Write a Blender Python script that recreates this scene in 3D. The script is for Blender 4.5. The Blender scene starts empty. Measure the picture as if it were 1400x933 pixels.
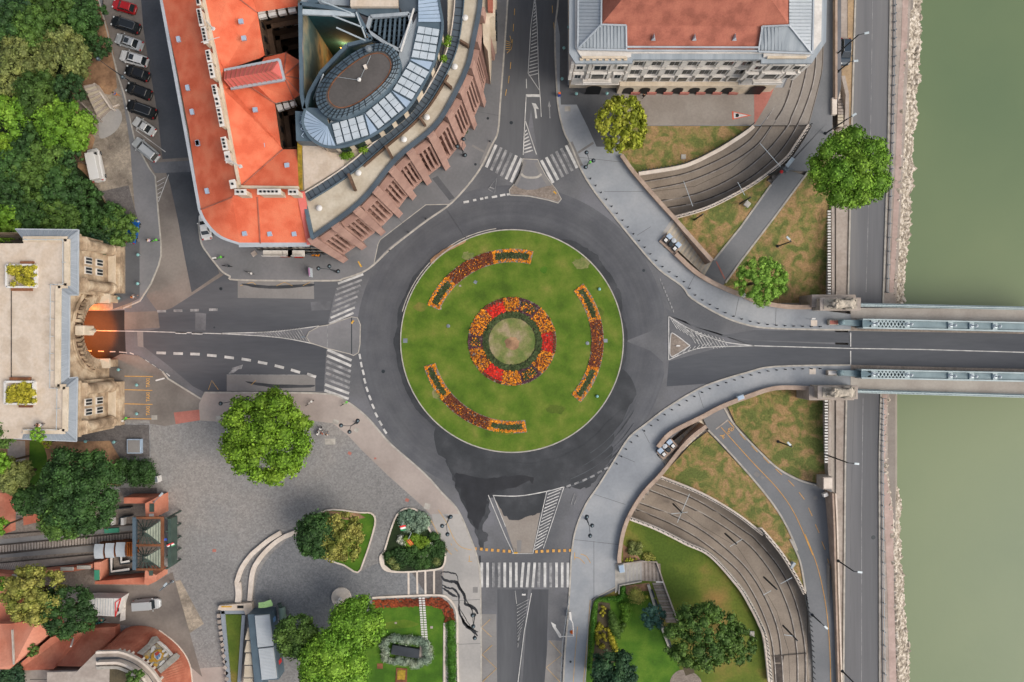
import bpy, bmesh, math, random
from mathutils import Vector, Matrix, noise as mnoise
from mathutils.geometry import delaunay_2d_cdt
R=math.radians
scene=bpy.context.scene
COL=scene.collection
# ------------------------------------------------------------------ camera, sky, sun, exposure
S=0.12; HC=120.0
cd=bpy.data.cameras.new('camera'); cam=bpy.data.objects.new('camera',cd); COL.objects.link(cam)
cam.location=(0,0,HC); cam.rotation_euler=(0,0,0)
cd.sensor_width=36; cd.lens=36*HC/(1400*S); cd.clip_start=1; cd.clip_end=5000
scene.camera=cam
SUN_EL,SUN_AZ=R(46),R(112)      # azimuth measured clockwise from north (+Y)
w=bpy.data.worlds.new('World'); scene.world=w; w.use_nodes=True
nt=w.node_tree; nt.nodes.clear()
sky=nt.nodes.new('ShaderNodeTexSky'); sky.sky_type='NISHITA'; sky.sun_disc=False
sky.sun_elevation=SUN_EL; sky.sun_rotation=SUN_AZ; sky.air_density=1.0; sky.dust_density=4.0; sky.ozone_density=0.8
bg=nt.nodes.new('ShaderNodeBackground'); bg.inputs[1].default_value=0.15
wo=nt.nodes.new('ShaderNodeOutputWorld')
hs=nt.nodes.new('ShaderNodeHueSaturation'); hs.inputs['Saturation'].default_value=.5; nt.links.new(sky.outputs[0],hs.inputs['Color']); nt.links.new(hs.outputs[0],bg.inputs[0]); nt.links.new(bg.outputs[0],wo.inputs[0])
sl=bpy.data.lights.new('sun','SUN'); sl.energy=1.45; sl.angle=R(34); sl.color=(1,.88,.74)
so=bpy.data.objects.new('sun',sl); COL.objects.link(so)
sd=Vector((math.sin(SUN_AZ)*math.cos(SUN_EL),math.cos(SUN_AZ)*math.cos(SUN_EL),math.sin(SUN_EL)))
so.rotation_euler=sd.to_track_quat('Z','Y').to_euler(); so.location=sd*200
scene.view_settings.view_transform='Standard'; scene.view_settings.look='None'
scene.view_settings.exposure=EXPO=0.34; scene.view_settings.gamma=1.0
scene.render.engine='CYCLES'

# ------------------------------------------------------------------ helpers
def W(px,py,z=0.0):
    f=S*(HC-z)/HC
    return Vector(((px-700)*f,-(py-466.5)*f,z))
def Z(x0,y0,s):
    def f(pts): return [(x0+a[0]/s,y0+a[1]/s) for a in pts]
    return f
K=1.25
def lin(c): return c/12.92 if c<=0.04045 else ((c+0.055)/1.055)**2.4
def hexc(h,k=None):
    h=h.lstrip('#'); k=K if k is None else k
    return tuple(min(.9,lin(int(h[i:i+2],16)/255)/k) for i in (0,2,4))+(1,)
MATS={}
def mat(name,hexs,scale=.3,rough=.9,fine=8,fa=.12,detail=4,metal=0,bump=0,bscale=20,spec=.3,stops=None,dist=0,emit=None,estr=1,leaf=False,k=None,stretch=None,cell=0,seed=0):
    if name in MATS: return MATS[name]
    m=bpy.data.materials.new(name); m.use_nodes=True; t=m.node_tree; N=t.nodes; L=t.links
    b=N['Principled BSDF']; b.inputs['Roughness'].default_value=rough; b.inputs['Metallic'].default_value=metal
    b.inputs['Specular IOR Level'].default_value=spec
    tc=N.new('ShaderNodeNewGeometry').outputs['Position']
    if stretch:
        mp=N.new('ShaderNodeMapping'); mp.inputs['Scale'].default_value=stretch; L.new(tc,mp.inputs[0]); tc=mp.outputs[0]
    if isinstance(hexs,str): hexs=[hexs]
    cols=[hexc(h,k) for h in hexs]
    if len(cols)>1:
        n=N.new('ShaderNodeTexNoise'); n.inputs['Scale'].default_value=scale; n.inputs['Detail'].default_value=detail
        n.inputs['Distortion'].default_value=dist; n.noise_dimensions='4D'; n.inputs['W'].default_value=seed
        L.new(tc,n.inputs['Vector'])
        r=N.new('ShaderNodeValToRGB'); L.new(n.outputs[0],r.inputs[0])
        st=stops or [0.38+0.24*i/(len(cols)-1) for i in range(len(cols))]
        el=r.color_ramp.elements
        while len(el)<len(cols): el.new(.5)
        for i,c in enumerate(cols): el[i].position=st[i]
        for i,c in enumerate(cols): el[i].color=c
        out=r.outputs[0]
    else:
        rg=N.new('ShaderNodeRGB'); rg.outputs[0].default_value=cols[0]; out=rg.outputs[0]
    def mul(out,fac,lo,hi):
        mr=N.new('ShaderNodeMapRange'); mr.inputs[3].default_value=lo; mr.inputs[4].default_value=hi
        L.new(fac,mr.inputs[0])
        vm=N.new('ShaderNodeVectorMath'); vm.operation='SCALE'; L.new(out,vm.inputs[0]); L.new(mr.outputs[0],vm.inputs['Scale'])
        return vm.outputs[0]
    if fa>0:
        n2=N.new('ShaderNodeTexNoise'); n2.inputs['Scale'].default_value=fine; n2.inputs['Detail'].default_value=3; L.new(tc,n2.inputs['Vector'])
        out=mul(out,n2.outputs[0],1-2.2*fa,1+2.2*fa)
    if cell>0:
        v=N.new('ShaderNodeTexVoronoi'); v.inputs['Scale'].default_value=cell; L.new(tc,v.inputs['Vector'])
        sx=N.new('ShaderNodeSeparateXYZ'); L.new(v.outputs['Color'],sx.inputs[0])
        out=mul(out,sx.outputs[0],.84,1.17)
    if leaf:
        oi=N.new('ShaderNodeObjectInfo'); out=mul(out,oi.outputs['Random'],.88,1.12)
        # each leaf clump has its own tone
        at=N.new('ShaderNodeAttribute'); at.attribute_name='tone'
        out=mul(out,at.outputs['Fac'],.45,1.55)
    L.new(out,b.inputs['Base Color'])
    if bump>0:
        n3=N.new('ShaderNodeTexNoise'); n3.inputs['Scale'].default_value=bscale; n3.inputs['Detail'].default_value=3; L.new(tc,n3.inputs['Vector'])
        bp=N.new('ShaderNodeBump'); bp.inputs['Strength'].default_value=bump; bp.inputs['Distance'].default_value=.3
        L.new(n3.outputs[0],bp.inputs['Height']); L.new(bp.outputs[0],b.inputs['Normal'])
    if emit:
        b.inputs['Emission Color'].default_value=hexc(emit,1); b.inputs['Emission Strength'].default_value=estr
    MATS[name]=m; return m
def M(n): return MATS[n]

def tag(o,label=None,cat=None,group=None,kind=None):
    if label: o['label']=label
    if cat: o['category']=cat
    if group: o['group']=group
    if kind: o['kind']=kind
    return o
class MB:
    def __init__(s): s.v=[]; s.f=[]
    def add(s,vs,fs):
        b=len(s.v); s.v+= [Vector(v) for v in vs]; s.f+=[tuple(b+i for i in f) for f in fs]; return s
    def face(s,vs): return s.add(vs,[tuple(range(len(vs)))])
    def box(s,c,d,rz=0,tilt=None):
        x,y,z=[k/2 for k in d]; vs=[Vector((a*x,b*y,e*z)) for e in(-1,1) for a,b in((-1,-1),(1,-1),(1,1),(-1,1))]
        m=Matrix.Rotation(rz,3,'Z')
        if tilt: m=m@Matrix.Rotation(tilt,3,'X')
        return s.add([m@v+Vector(c) for v in vs],[(3,2,1,0),(4,5,6,7),(0,1,5,4),(1,2,6,5),(2,3,7,6),(3,0,4,7)])
    def prism(s,bot,top,cap=True):
        n=len(bot); fs=[(i,(i+1)%n,n+(i+1)%n,n+i) for i in range(n)]
        if cap: fs+=[tuple(range(n,2*n)),tuple(reversed(range(n)))]
        return s.add(list(bot)+list(top),fs)
    def bar(s,a,b,wd,h=None):
        a=Vector(a);b=Vector(b);h=h or wd; d=(b-a).normalized(); up=Vector((0,0,1))
        if abs(d.z)>.95: up=Vector((0,1,0))
        x=d.cross(up).normalized()*wd/2; y=x.cross(d).normalized()*h/2
        q=[-x-y,x-y,x+y,-x+y]
        return s.prism([a+k for k in q],[b+k for k in q])
    def tube(s,pts,r,n=8,r2=None):
        pts=[Vector(p) for p in pts]; rings=[]; L=len(pts)
        for i,p in enumerate(pts):
            d=(pts[min(i+1,L-1)]-pts[max(i-1,0)]).normalized()
            up=Vector((0,0,1)) if abs(d.z)<.9 else Vector((0,1,0))
            x=d.cross(up).normalized(); y=x.cross(d)
            rr=r if r2 is None else r+(r2-r)*i/(L-1)
            rings.append([p+(x*math.cos(2*math.pi*k/n)+y*math.sin(2*math.pi*k/n))*rr for k in range(n)])
        vs=[v for q in rings for v in q]; fs=[]
        for i in range(L-1):
            for k in range(n): fs.append((i*n+k,i*n+(k+1)%n,(i+1)*n+(k+1)%n,(i+1)*n+k))
        fs+=[tuple(reversed(range(n))),tuple(range((L-1)*n,L*n))]
        return s.add(vs,fs)
    def lathe(s,c,prof,n=16):
        c=Vector(c); vs=[]; L=len(prof)
        for r,z in prof:
            for k in range(n): vs.append(c+Vector((r*math.cos(2*math.pi*k/n),r*math.sin(2*math.pi*k/n),z)))
        fs=[]
        for i in range(L-1):
            for k in range(n): fs.append((i*n+k,i*n+(k+1)%n,(i+1)*n+(k+1)%n,(i+1)*n+k))
        fs+=[tuple(reversed(range(n))),tuple(range((L-1)*n,L*n))]
        return s.add(vs,fs)
    def ico(s,c,r,sub=1,sq=(1,1,1),jit=0,rnd=None):
        bm=bmesh.new(); bmesh.ops.create_icosphere(bm,subdivisions=sub,radius=1)
        vs=[]
        for v in bm.verts:
            k=1+(rnd.uniform(-jit,jit) if jit else 0); vs.append(Vector(c)+Vector((v.co.x*r*sq[0]*k,v.co.y*r*sq[1]*k,v.co.z*r*sq[2]*k)))
        fs=[tuple(v.index for v in f.verts) for f in bm.faces]; bm.free(); return s.add(vs,fs)
    def comps(s):
        P={}; par=list(range(len(s.v)))
        def find(a):
            while par[a]!=a: par[a]=par[par[a]]; a=par[a]
            return a
        for i,v in enumerate(s.v):
            k=(round(v[0],3),round(v[1],3),round(v[2],3))
            if k in P: par[find(i)]=find(P[k])
            else: P[k]=i
        for f in s.f:
            a=find(f[0])
            for b in f[1:]: par[find(b)]=a
        C={}
        for i,f in enumerate(s.f): C.setdefault(find(f[0]),[]).append(i)
        L=list(C.values())
        if len(L)>400: return None
        B=[]
        for c in L:
            vs=[s.v[j] for i in c for j in s.f[i]]
            B.append([[min(v[k] for v in vs)-.015 for k in range(3)],[max(v[k] for v in vs)+.015 for k in range(3)]])
        q=list(range(len(L)))
        def fd(a):
            while q[a]!=a: a=q[a]
            return a
        for i in range(len(L)):
            for j in range(i):
                if all(B[i][0][k]<=B[j][1][k] and B[j][0][k]<=B[i][1][k] for k in range(3)): 
                    a,b=fd(i),fd(j)
                    if a!=b: q[a]=b
        G={}
        for i,c in enumerate(L): G.setdefault(fd(i),[]).extend(c)
        return list(G.values())
    def build(s,name,m,parent=None,world=True,bevel=0,smooth=False,recalc=True,segs=2,split=True):
        if parent is not None and split and len(s.f)>1:
            g=s.comps() if 'bloom' not in name else None
            if g and 1<len(g)<=100:
                o=None
                for c in g:
                    n=MB(); mp={}
                    for i in c:
                        f=[]
                        for j in s.f[i]:
                            if j not in mp: mp[j]=len(n.v); n.v.append(s.v[j])
                            f.append(mp[j])
                        n.f.append(tuple(f))
                    o=n.build(name,m,parent,world,bevel,smooth,recalc,segs,False)
                return o
        me=bpy.data.meshes.new(name)
        off=Vector((0,0,0))
        if parent is not None and world:
            p=parent
            while p is not None: off+=p.location; p=p.parent
        me.from_pydata([tuple(v-off) for v in s.v],[],s.f); 
        if recalc or bevel:
            bm=bmesh.new(); bm.from_mesh(me)
            if bevel:
                bmesh.ops.remove_doubles(bm,verts=bm.verts,dist=1e-5)
                ed=[e for e in bm.edges if len(e.link_faces)==2 and e.calc_face_angle(0)>.5]
                bmesh.ops.bevel(bm,geom=ed,offset=bevel,segments=segs,affect='EDGES',profile=.5,clamp_overlap=True)
            if recalc: bmesh.ops.recalc_face_normals(bm,faces=bm.faces)
            bm.to_mesh(me); bm.free()
        me.materials.append(m if not isinstance(m,str) else MATS[m])
        if smooth: me.polygons.foreach_set('use_smooth',[True]*len(me.polygons))
        o=bpy.data.objects.new(name,me); COL.objects.link(o)
        if parent: o.parent=parent
        return o
def thing(name,label,cat,loc=(0,0,0),group=None,kind=None):
    o=bpy.data.objects.new(name,None); COL.objects.link(o); o.location=loc; o.empty_display_size=.5
    return tag(o,label,cat,group,kind)
def copy_tree(o,loc=None,rz=None,label=None,parent=None,scale=None):
    c=o.copy(); COL.objects.link(c)
    if parent is not None: c.parent=parent
    if loc is not None: c.location=loc
    if rz is not None: c.rotation_euler=(0,0,rz)
    if label: c['label']=label
    if scale: c.scale=scale
    for ch in list(o.children): copy_tree(ch,parent=c)
    return c
def sm(pts,n=6,closed=False):
    out=[]; L=len(pts)
    g=(lambda i:pts[i%L]) if closed else (lambda i:pts[max(0,min(L-1,i))])
    for i in range(L if closed else L-1):
        a,b,c,d=g(i-1),g(i),g(i+1),g(i+2)
        for k in range(n):
            t=k/n
            out.append(tuple(.5*((2*b[j])+(-a[j]+c[j])*t+(2*a[j]-5*b[j]+4*c[j]-d[j])*t*t+(-a[j]+3*b[j]-3*c[j]+d[j])*t**3) for j in range(len(b))))
    if not closed: out.append(tuple(pts[-1]))
    return out
def zz(z,p): return z(p[0],p[1]) if callable(z) else z
def area(p): return sum(p[i][0]*p[(i+1)%len(p)][1]-p[(i+1)%len(p)][0]*p[i][1] for i in range(len(p)))
def inside(p,poly):
    c=False; j=len(poly)-1
    for i in range(len(poly)):
        a,b=poly[i],poly[j]
        if (a[1]>p[1])!=(b[1]>p[1]) and p[0]<(b[0]-a[0])*(p[1]-a[1])/(b[1]-a[1])+a[0]: c=not c
        j=i
    return c
def sheet(name,pts,z,m,th=0,kind='structure',label=None,cat=None,parent=None,step=10):
    mb=MB()
    if callable(z):
        P=[Vector((a[0],a[1])) for a in pts]; n=len(P)
        x0,x1=min(p.x for p in P),max(p.x for p in P); y0,y1=min(p.y for p in P),max(p.y for p in P)
        x=x0+step/2
        while x<x1:
            y=y0+step/2
            while y<y1:
                if inside((x,y),pts): P.append(Vector((x,y)))
                y+=step
            x+=step
        v,e,f,_,_,_=delaunay_2d_cdt(P,[(i,(i+1)%n) for i in range(n)],[list(range(n))],2,1e-4)
        mb.add([W(p.x,p.y,z(p.x,p.y)) for p in v],[tuple(q) for q in f])
    else:
        mb.face([W(p[0],p[1],z) for p in pts])
    if th:
        n=len(pts); top=[W(p[0],p[1],zz(z,p)) for p in pts]
        mb.add(top+[v-Vector((0,0,th)) for v in top],[(i,(i+1)%n,n+(i+1)%n,n+i) for i in range(n)])
    o=mb.build(name,m,parent,recalc=False)
    # make the top face upward
    me=o.data
    if me.polygons and sum(p.normal.z*p.area for p in me.polygons)<0:
        me.flip_normals()
    return tag(o,label,cat,None,kind)
def offs(pts,d):
    out=[]; L=len(pts)
    for i,p in enumerate(pts):
        a=pts[max(i-1,0)]; b=pts[min(i+1,L-1)]
        dx,dy=b[0]-a[0],b[1]-a[1]; l=math.hypot(dx,dy) or 1
        out.append((p[0]-dy/l*d,p[1]+dx/l*d))
    return out
def strip_mb(mb,pts,wd,z,h=0):
    """ribbon along a pixel polyline, wd in px, base z, height h (box section when h>0)"""
    a=offs(pts,wd/2); b=offs(pts,-wd/2); n=len(pts)
    zt=lambda p:zz(z,p)+h
    A=[W(a[i][0],a[i][1],zt(pts[i])) for i in range(n)]; B=[W(b[i][0],b[i][1],zt(pts[i])) for i in range(n)]
    if h==0:
        mb.add(A+B,[(i,i+1,n+i+1,n+i) for i in range(n-1)]); return mb
    hh=Vector((0,0,h)); C=[v-hh for v in A]; D=[v-hh for v in B]
    fs=[]
    for i in range(n-1):
        fs+=[(i,i+1,n+i+1,n+i),(i,2*n+i,2*n+i+1,i+1),(n+i,n+i+1,3*n+i+1,3*n+i),(2*n+i,3*n+i,3*n+i+1,2*n+i+1)]
    fs+=[(0,n,3*n,2*n),(n-1,3*n-1,4*n-1,2*n-1)]
    mb.add(A+B+C+D,fs); return mb
def strip(name,pts,wd,z,m,h=0,kind='structure',label=None,cat=None,parent=None,group=None):
    mb=MB(); strip_mb(mb,pts,wd,z,h); o=mb.build(name,m,parent)
    return tag(o,label,cat,group,kind if parent is None and not label else None)
def circ(cx,cy,r,n=72,a0=0,a1=360,ry=None):
    ry=ry or r; full=abs(a1-a0)>=360
    return [(cx+r*math.cos(R(a0+(a1-a0)*i/(n if full else n-1))),cy+ry*math.sin(R(a0+(a1-a0)*i/(n if full else n-1)))) for i in range(n)]
def wob(pts,amp,freq=.12,seed=0,n=5):
    p=sm(pts,n,True); out=[]
    for a in p:
        k=mnoise.noise(Vector((a[0]*freq,a[1]*freq,seed)))*amp; k2=mnoise.noise(Vector((a[0]*freq,a[1]*freq,seed+50)))*amp
        out.append((a[0]+k,a[1]+k2))
    return out
# ------------------------------------------------------------------ materials
mat('asphalt',['#5c5e62','#696a6d','#74757a'],scale=.12,fine=3,fa=.07,detail=6)
mat('asphalt_dark',['#44474c','#515459','#5b5d61'],scale=.1,fine=2.5,fa=.07,detail=6)
mat('asphalt_lane',['#484b51','#54575c','#606266'],scale=.1,fine=2.5,fa=.07,stretch=(.15,1,1),detail=5)
mat('asphalt_lane_ns',['#4a4c50','#57595d','#626467'],scale=.12,fine=2.5,fa=.06,stretch=(1,.12,1),detail=5)
mat('asphalt_warm',['#6b645f','#7b746e','#8a827b'],scale=.12,fine=2.5,fa=.08)
mat('asphalt_stain',['#323539','#3a3d41','#46484c'],scale=.3,fine=3,fa=.08,rough=.7)
mat('wet_stain',['#232529','#2c2e33'],scale=.5,fine=3,fa=.08,rough=.5)
mat('asphalt_worn',['#5e6064','#75767a'],scale=.3,fine=2.5,fa=.07,stretch=(1,1,1))
mat('quay_asphalt',['#67686b','#707174','#7b7b7c'],scale=.25,fine=3,fa=.05,stretch=(1,.04,1))
mat('path_asphalt',['#737679','#7c7e81'],scale=.2,fine=3,fa=.05)
mat('pave_cool',['#888d93','#94999e','#a2a5a8'],scale=.12,fine=2.5,fa=.05,detail=5)
mat('pave_grey',['#717274','#7c7c7e','#88878a'],scale=.1,fine=2.5,fa=.06,detail=5)
mat('pave_dark',['#55575b','#616366'],scale=.12,fine=2.5,fa=.06)
mat('pave_warm',['#9a8f88','#a79c95','#b0a59d'],scale=.12,fine=2.5,fa=.05,detail=5)
mat('pave_light',['#9b9996','#a8a5a1','#b0aca7'],scale=.12,fine=2.5,fa=.05,detail=5)
mat('cobbles',['#828180','#898887','#938f8b'],scale=.06,fine=5,fa=.11,cell=4.2,detail=6)
mat('cobbles_blue',['#75777a','#7e8082'],scale=.12,fine=5,fa=.14,cell=4.2)
mat('gravel',['#7a7065','#8f8578','#a69a8a'],scale=.25,fine=5,fa=.18,cell=2.5,detail=7)
mat('dark_setts',['#5f5c5b','#6c6765'],scale=.2,fine=5,fa=.16,cell=4)
mat('brown_setts',['#7f756c','#8d8278'],scale=.3,fine=4,fa=.15,cell=4)
mat('concrete_bay',['#7d7b79','#8a8886'],scale=.2,fine=3,fa=.06)
mat('kerb_stone',['#a39f97','#b8b3aa'],scale=1,fine=2,fa=.12)
mat('parapet_stone',['#a08c7d','#b39f8f'],scale=.6,fine=2,fa=.12)
mat('cream_stone',['#cfc2b4','#ded3c7'],scale=.6,fine=2,fa=.08)
mat('marking_white',['#b0b0ae','#d3d2cf'],scale=.8,fine=3,fa=.12)
mat('marking_worn',['#7a7b7d','#a4a4a4'],scale=.9,fine=3,fa=.2)
mat('marking_yellow',['#b59256','#cda564'],scale=.8,fine=3,fa=.15)
mat('marking_orange',['#c99650','#dba85f'],scale=.8,fine=3,fa=.12)
mat('marking_red',['#c8553c','#d8664c'],scale=.8,fine=3,fa=.1)
mat('lawn',['#425c14','#54701c','#68792a','#80803c'],scale=.3,fine=4,fa=.14,detail=6,stops=[.3,.46,.6,.74])
mat('lawn_pale',['#61733a','#757b46','#868358','#9a8c6e'],scale=.4,fine=4,fa=.2,detail=6)
mat('lawn_fresh',['#3a5f12','#486f18','#5a7a22'],scale=.3,fine=4,fa=.14,detail=6)
mat('grass_dry',['#616b36','#7c7844','#927c52','#a3845e','#857a48'],scale=.5,fine=4,fa=.3,detail=12,dist=.8,stops=[.40,.47,.54,.61,.70],bump=.3,bscale=4)
mat('grass_mixed',['#4d611d','#647028','#80733a','#957644'],scale=.14,fine=3,fa=.18,detail=7,stops=[.38,.5,.6,.7],seed=4)
mat('earth',['#7d614a','#96755a','#a98767'],scale=.4,fine=3,fa=.2,detail=7)
mat('soil_dark',['#4a4334','#5c5340'],scale=.5,fine=4,fa=.2)
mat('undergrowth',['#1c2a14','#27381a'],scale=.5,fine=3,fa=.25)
mat('concrete_track',['#8c847c','#979088'],scale=.3,fine=3,fa=.08)
mat('track_bed',['#8b8074','#9a8f82'],scale=.3,fine=4,fa=.1)
mat('rail_steel',['#8f8a86','#b5b0aa'],scale=1,fine=4,fa=.1,rough=.5,metal=.3)
mat('rail_dark',['#453f3b','#574f49'],scale=1,fine=4,fa=.15)
mat('quay_stone',['#9d9289','#aea49b'],scale=.5,fine=2,fa=.12)
mat('quay_pink',['#ad988f','#bda79e'],scale=.5,fine=2,fa=.1)
mat('sand_ground',['#a08a6e','#b59b79'],scale=.4,fine=3,fa=.15)
mat('rubble',['#8e857a','#b3a99c','#d8cfc4'],scale=1.3,fine=3,fa=.2)
mat('brick_red_paving',['#a86b60','#b47569'],scale=.5,fine=4,fa=.1)
mat('white_paint',['#d2d0cc','#dedcd8'],scale=1,fine=3,fa=.05,rough=.6)
mat('dark_metal',['#2c3338','#363d42'],scale=1,fine=3,fa=.05,rough=.5,metal=.3)
mat('grey_metal',['#7a838a','#8d959b'],scale=1,fine=3,fa=.05,rough=.45,metal=.4)
mat('pale_metal',['#b4c0c6','#c4ced3'],scale=1,fine=3,fa=.05,rough=.45,metal=.2)
mat('black',['#17191b'],fa=.05,rough=.5)
mat('glass_dark',['#1e262b','#2b353b'],scale=.5,fa=.05,rough=.12,spec=.6)
mat('bark',['#4a3c30','#5d4c3d'],scale=2,fine=6,fa=.2)

# water
m=bpy.data.materials.new('river_water'); m.use_nodes=True; t=m.node_tree; N=t.nodes; L=t.links; b=N['Principled BSDF']
g=N.new('ShaderNodeNewGeometry'); n=N.new('ShaderNodeTexNoise'); n.inputs['Scale'].default_value=.018; n.inputs['Detail'].default_value=5; L.new(g.outputs['Position'],n.inputs[0])
r=N.new('ShaderNodeValToRGB'); r.color_ramp.elements[0].position=.35; r.color_ramp.elements[1].position=.65
r.color_ramp.elements[0].color=hexc('#637658'); r.color_ramp.elements[1].color=hexc('#73825f')
L.new(n.outputs[0],r.inputs[0]); L.new(r.outputs[0],b.inputs['Base Color']); b.inputs['Roughness'].default_value=.3; b.inputs['Specular IOR Level'].default_value=.16
n3=N.new('ShaderNodeTexNoise'); n3.inputs['Scale'].default_value=.9; n3.inputs['Detail'].default_value=5; L.new(g.outputs['Position'],n3.inputs[0])
bp=N.new('ShaderNodeBump'); bp.inputs['Strength'].default_value=.12; bp.inputs['Distance'].default_value=.12; L.new(n3.outputs[0],bp.inputs['Height']); L.new(bp.outputs[0],b.inputs['Normal'])
MATS['river_water']=m

# ------------------------------------------------------------------ terrain heights (in picture-plane coordinates)
cl=lambda x:max(0.,min(1.,x))
def zN(px,py): return -3.4*cl((py-190)/190)
def zS(px,py): return -3.4*cl((840-py)/(840-575))
def zTN(px,py): return -4.6*cl(((py-140)+(1080-px)*.35-32)/155)
def zTS(px,py): return -4.6*cl((905-py)/(905-700))
zTNr=lambda a,b:zTN(a,b)+.1
zTSr=lambda a,b:zTS(a,b)+.1
q3=Z(840,160,3.59); q4=Z(840,540,4.24); qS=Z(1000,620,2.982)
tramN_in=[(1030,172)]+q3([(650,70),(560,130),(500,165),(400,215),(310,245),(120,275)])      # NW top edge of trench
tramN_out=q3([(960,40),(900,130),(840,210),(700,320),(560,400),(440,455),(300,495)])
tramS_out=q4([(265,480),(500,575),(700,690),(860,810)])+qS([(120,310),(200,405),(260,500),(298,575)])
tramS_in=q4([(95,715),(250,775),(420,860),(560,930)])+qS([(30,540),(80,620),(115,690),(140,760),(160,933)])
NE_block=[(852,214),(868,172),(1030,172),(1060,150),(1108,165),(1138,190),(1138,412),(1040,414),(996,397),(948,371),(921,340),(905,318),(920,298),(907,282)]
SE_block=[(862,700),(900,653),(918,592),(962,561),(1005,543),(1060,531),(1135,532),(1135,660),(1120,900),(1115,980),(845,980),(848,760)]
PN=sm(tramN_in)+list(reversed(sm(tramN_out))); PS=sm(tramS_out)+[(1112,980),(1050,980)]+list(reversed(sm(tramS_in)))
def zground(px,py):
    if px>=1232+max(0,(200-py)*.12): return -9.5
    if px>=1146: return -5.25
    p=(px,py)
    if inside(p,PN): return zTN(px,py)-.25
    if inside(p,PS): return zTS(px,py)-.25
    if inside(p,NE_block): return (zN(px,py) if px>930 or py>250 else 0)-.25
    if inside(p,SE_block): 
        if px<1000 and py>700 and inside(p,SE_block): return -.6
        return zS(px,py)-.25
    return -.06
xs=[-9000,-2500,-400]+list(range(0,840,60))+list(range(840,1300,6))+[1330,1400,1600,2500,9000]
ys=[-9000,-2500,-400]+list(range(-60,1010,6))+[1200,2500,9000]
mb=MB()
for y in ys:
    for x in xs:
        z=zground(x,y)
        if 840<=x<1300 and -60<y<1010: z=min(z,zground(x+6,y),zground(x-6,y),zground(x,y+6),zground(x,y-6))
        mb.v.append(W(x,y,z))
nx=len(xs)
mb.f=[(j*nx+i,(j+1)*nx+i,(j+1)*nx+i+1,j*nx+i+1) for j in range(len(ys)-1) for i in range(nx-1)]
tag(mb.build('ground','concrete_track',recalc=False),kind='structure')
sheet('river',[(1195,-9000),(9000,-9000),(9000,9000),(1195,9000)],-7.0,'river_water')

# ------------------------------------------------------------------ asphalt
sheet('roadway',[(-400,-400),(1150,-400),(1150,120),(1142,150),(1100,165),(1040,172),(865,172),(845,180),(845,215),(907,300),(903,335),(960,385),(1040,430),(1142,430),(1142,520),(1060,525),(960,565),(905,610),(850,690),(845,1400),(-400,1400)],0,'asphalt')
NWdark=Z(190,370,3.784)([(440,22),(512,55),(905,55),(1100,30),(1020,90),(975,285),(930,290),(700,318),(430,327),(700,345),(870,370),(970,405),(955,625),(340,630),(280,600),(150,490),(22,392),(22,318),(105,300),(100,220),(170,195)])
sheet('road_west',NWdark,.004,'asphalt_lane')
sheet('street_northwest',[(165,-60),(222,-60),(232,58),(250,150),(273,290),(300,372),(306,376),(235,421),(217,428),(200,405),(219,350),(215,283),(204,230),(186,195),(177,160),(160,100),(146,37),(132,-60)],.004,'asphalt_warm')
sheet('street_northwest_lane',[(188,-60),(224,-60),(233,58),(251,150),(263,215),(222,218),(216,160),(204,90),(196,40)],.008,'asphalt_dark')
sheet('street_northwest_lane',[(222,222),(263,222),(273,285),(292,350),(300,374),(262,400),(252,350),(243,300),(232,250)],.008,'asphalt_dark')
sheet('street_north',[(697,-60),(762,-60),(760,60),(763,147),(773,185),(778,205),(750,222),(736,216),(726,150),(716,216),(700,222),(674,208),(683,160),(689,75),(694,0)],.004,'asphalt_lane_ns')
sheet('road_south',[(680,806),(712,806),(722,806),(717,862),(706,980),(680,980)],.004,'asphalt_lane_ns')
sheet('road_south',[(727,806),(750,806),(748,870),(745,980),(711,980),(719,862)],.004,'asphalt_lane_ns')
qe=Z(860,380,3.5)
sheet('road_east',qe([(170,140),(300,230),(560,300),(1060,322),(1055,415),(700,425),(560,455),(400,505),(180,520),(190,400),(430,335),(600,328),(190,180)]),.004,'asphalt_lane')
sheet('road_east',qe([(600,250),(1060,262),(1060,312),(640,300),(420,280)]),.008,'asphalt_lane')
# worn tyre rings on the roundabout
def ringpoly(r0,r1,a0,a1,n=60,wv=2,seed=0):
    def rr(r,a,s):
        e=min(1,(a-a0)/12,(a1-a)/12); mid=(r0+r1)/2
        return mid+(r-mid)*max(.03,e)+mnoise.noise(Vector((a*.06,s,seed)))*wv
    A=[a0+(a1-a0)*i/(n-1) for i in range(n)]
    return [(700+rr(r1,a,1)*math.cos(R(a)),466.5+rr(r1,a,1)*math.sin(R(a))) for a in A]+[(700+rr(r0,a,7)*math.cos(R(a)),466.5+rr(r0,a,7)*math.sin(R(a))) for a in reversed(A)]
def ringband(name,r0,r1,a0,a1,z,m,wi=0,wo=3,seed=0,n=90):
    A=[];B=[]
    for i in range(n+1):
        a=a0+(a1-a0)*i/n; e=min(1,(a-a0)/9,(a1-a)/9)**.6; ns=lambda f,s_:mnoise.noise(Vector((a*f,s_,seed)))
        o=max(r0+.3,r0+(r1-r0)*max(.05,e)+(ns(.12,1)*wo+ns(.5,2)*wo*.45)*max(.15,e)); q=r0-ns(.1,5)*wi
        A.append(W(700+q*math.cos(R(a)),466.5+q*math.sin(R(a)),z)); B.append(W(700+o*math.cos(R(a)),466.5+o*math.sin(R(a)),z))
    o=MB().add(A+B,[(i,i+1,n+2+i,n+1+i) for i in range(n)]).build(name,m,recalc=False)
    if o.data.polygons[0].normal.z<0: o.data.flip_normals()
    return tag(o,kind='structure')
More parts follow.
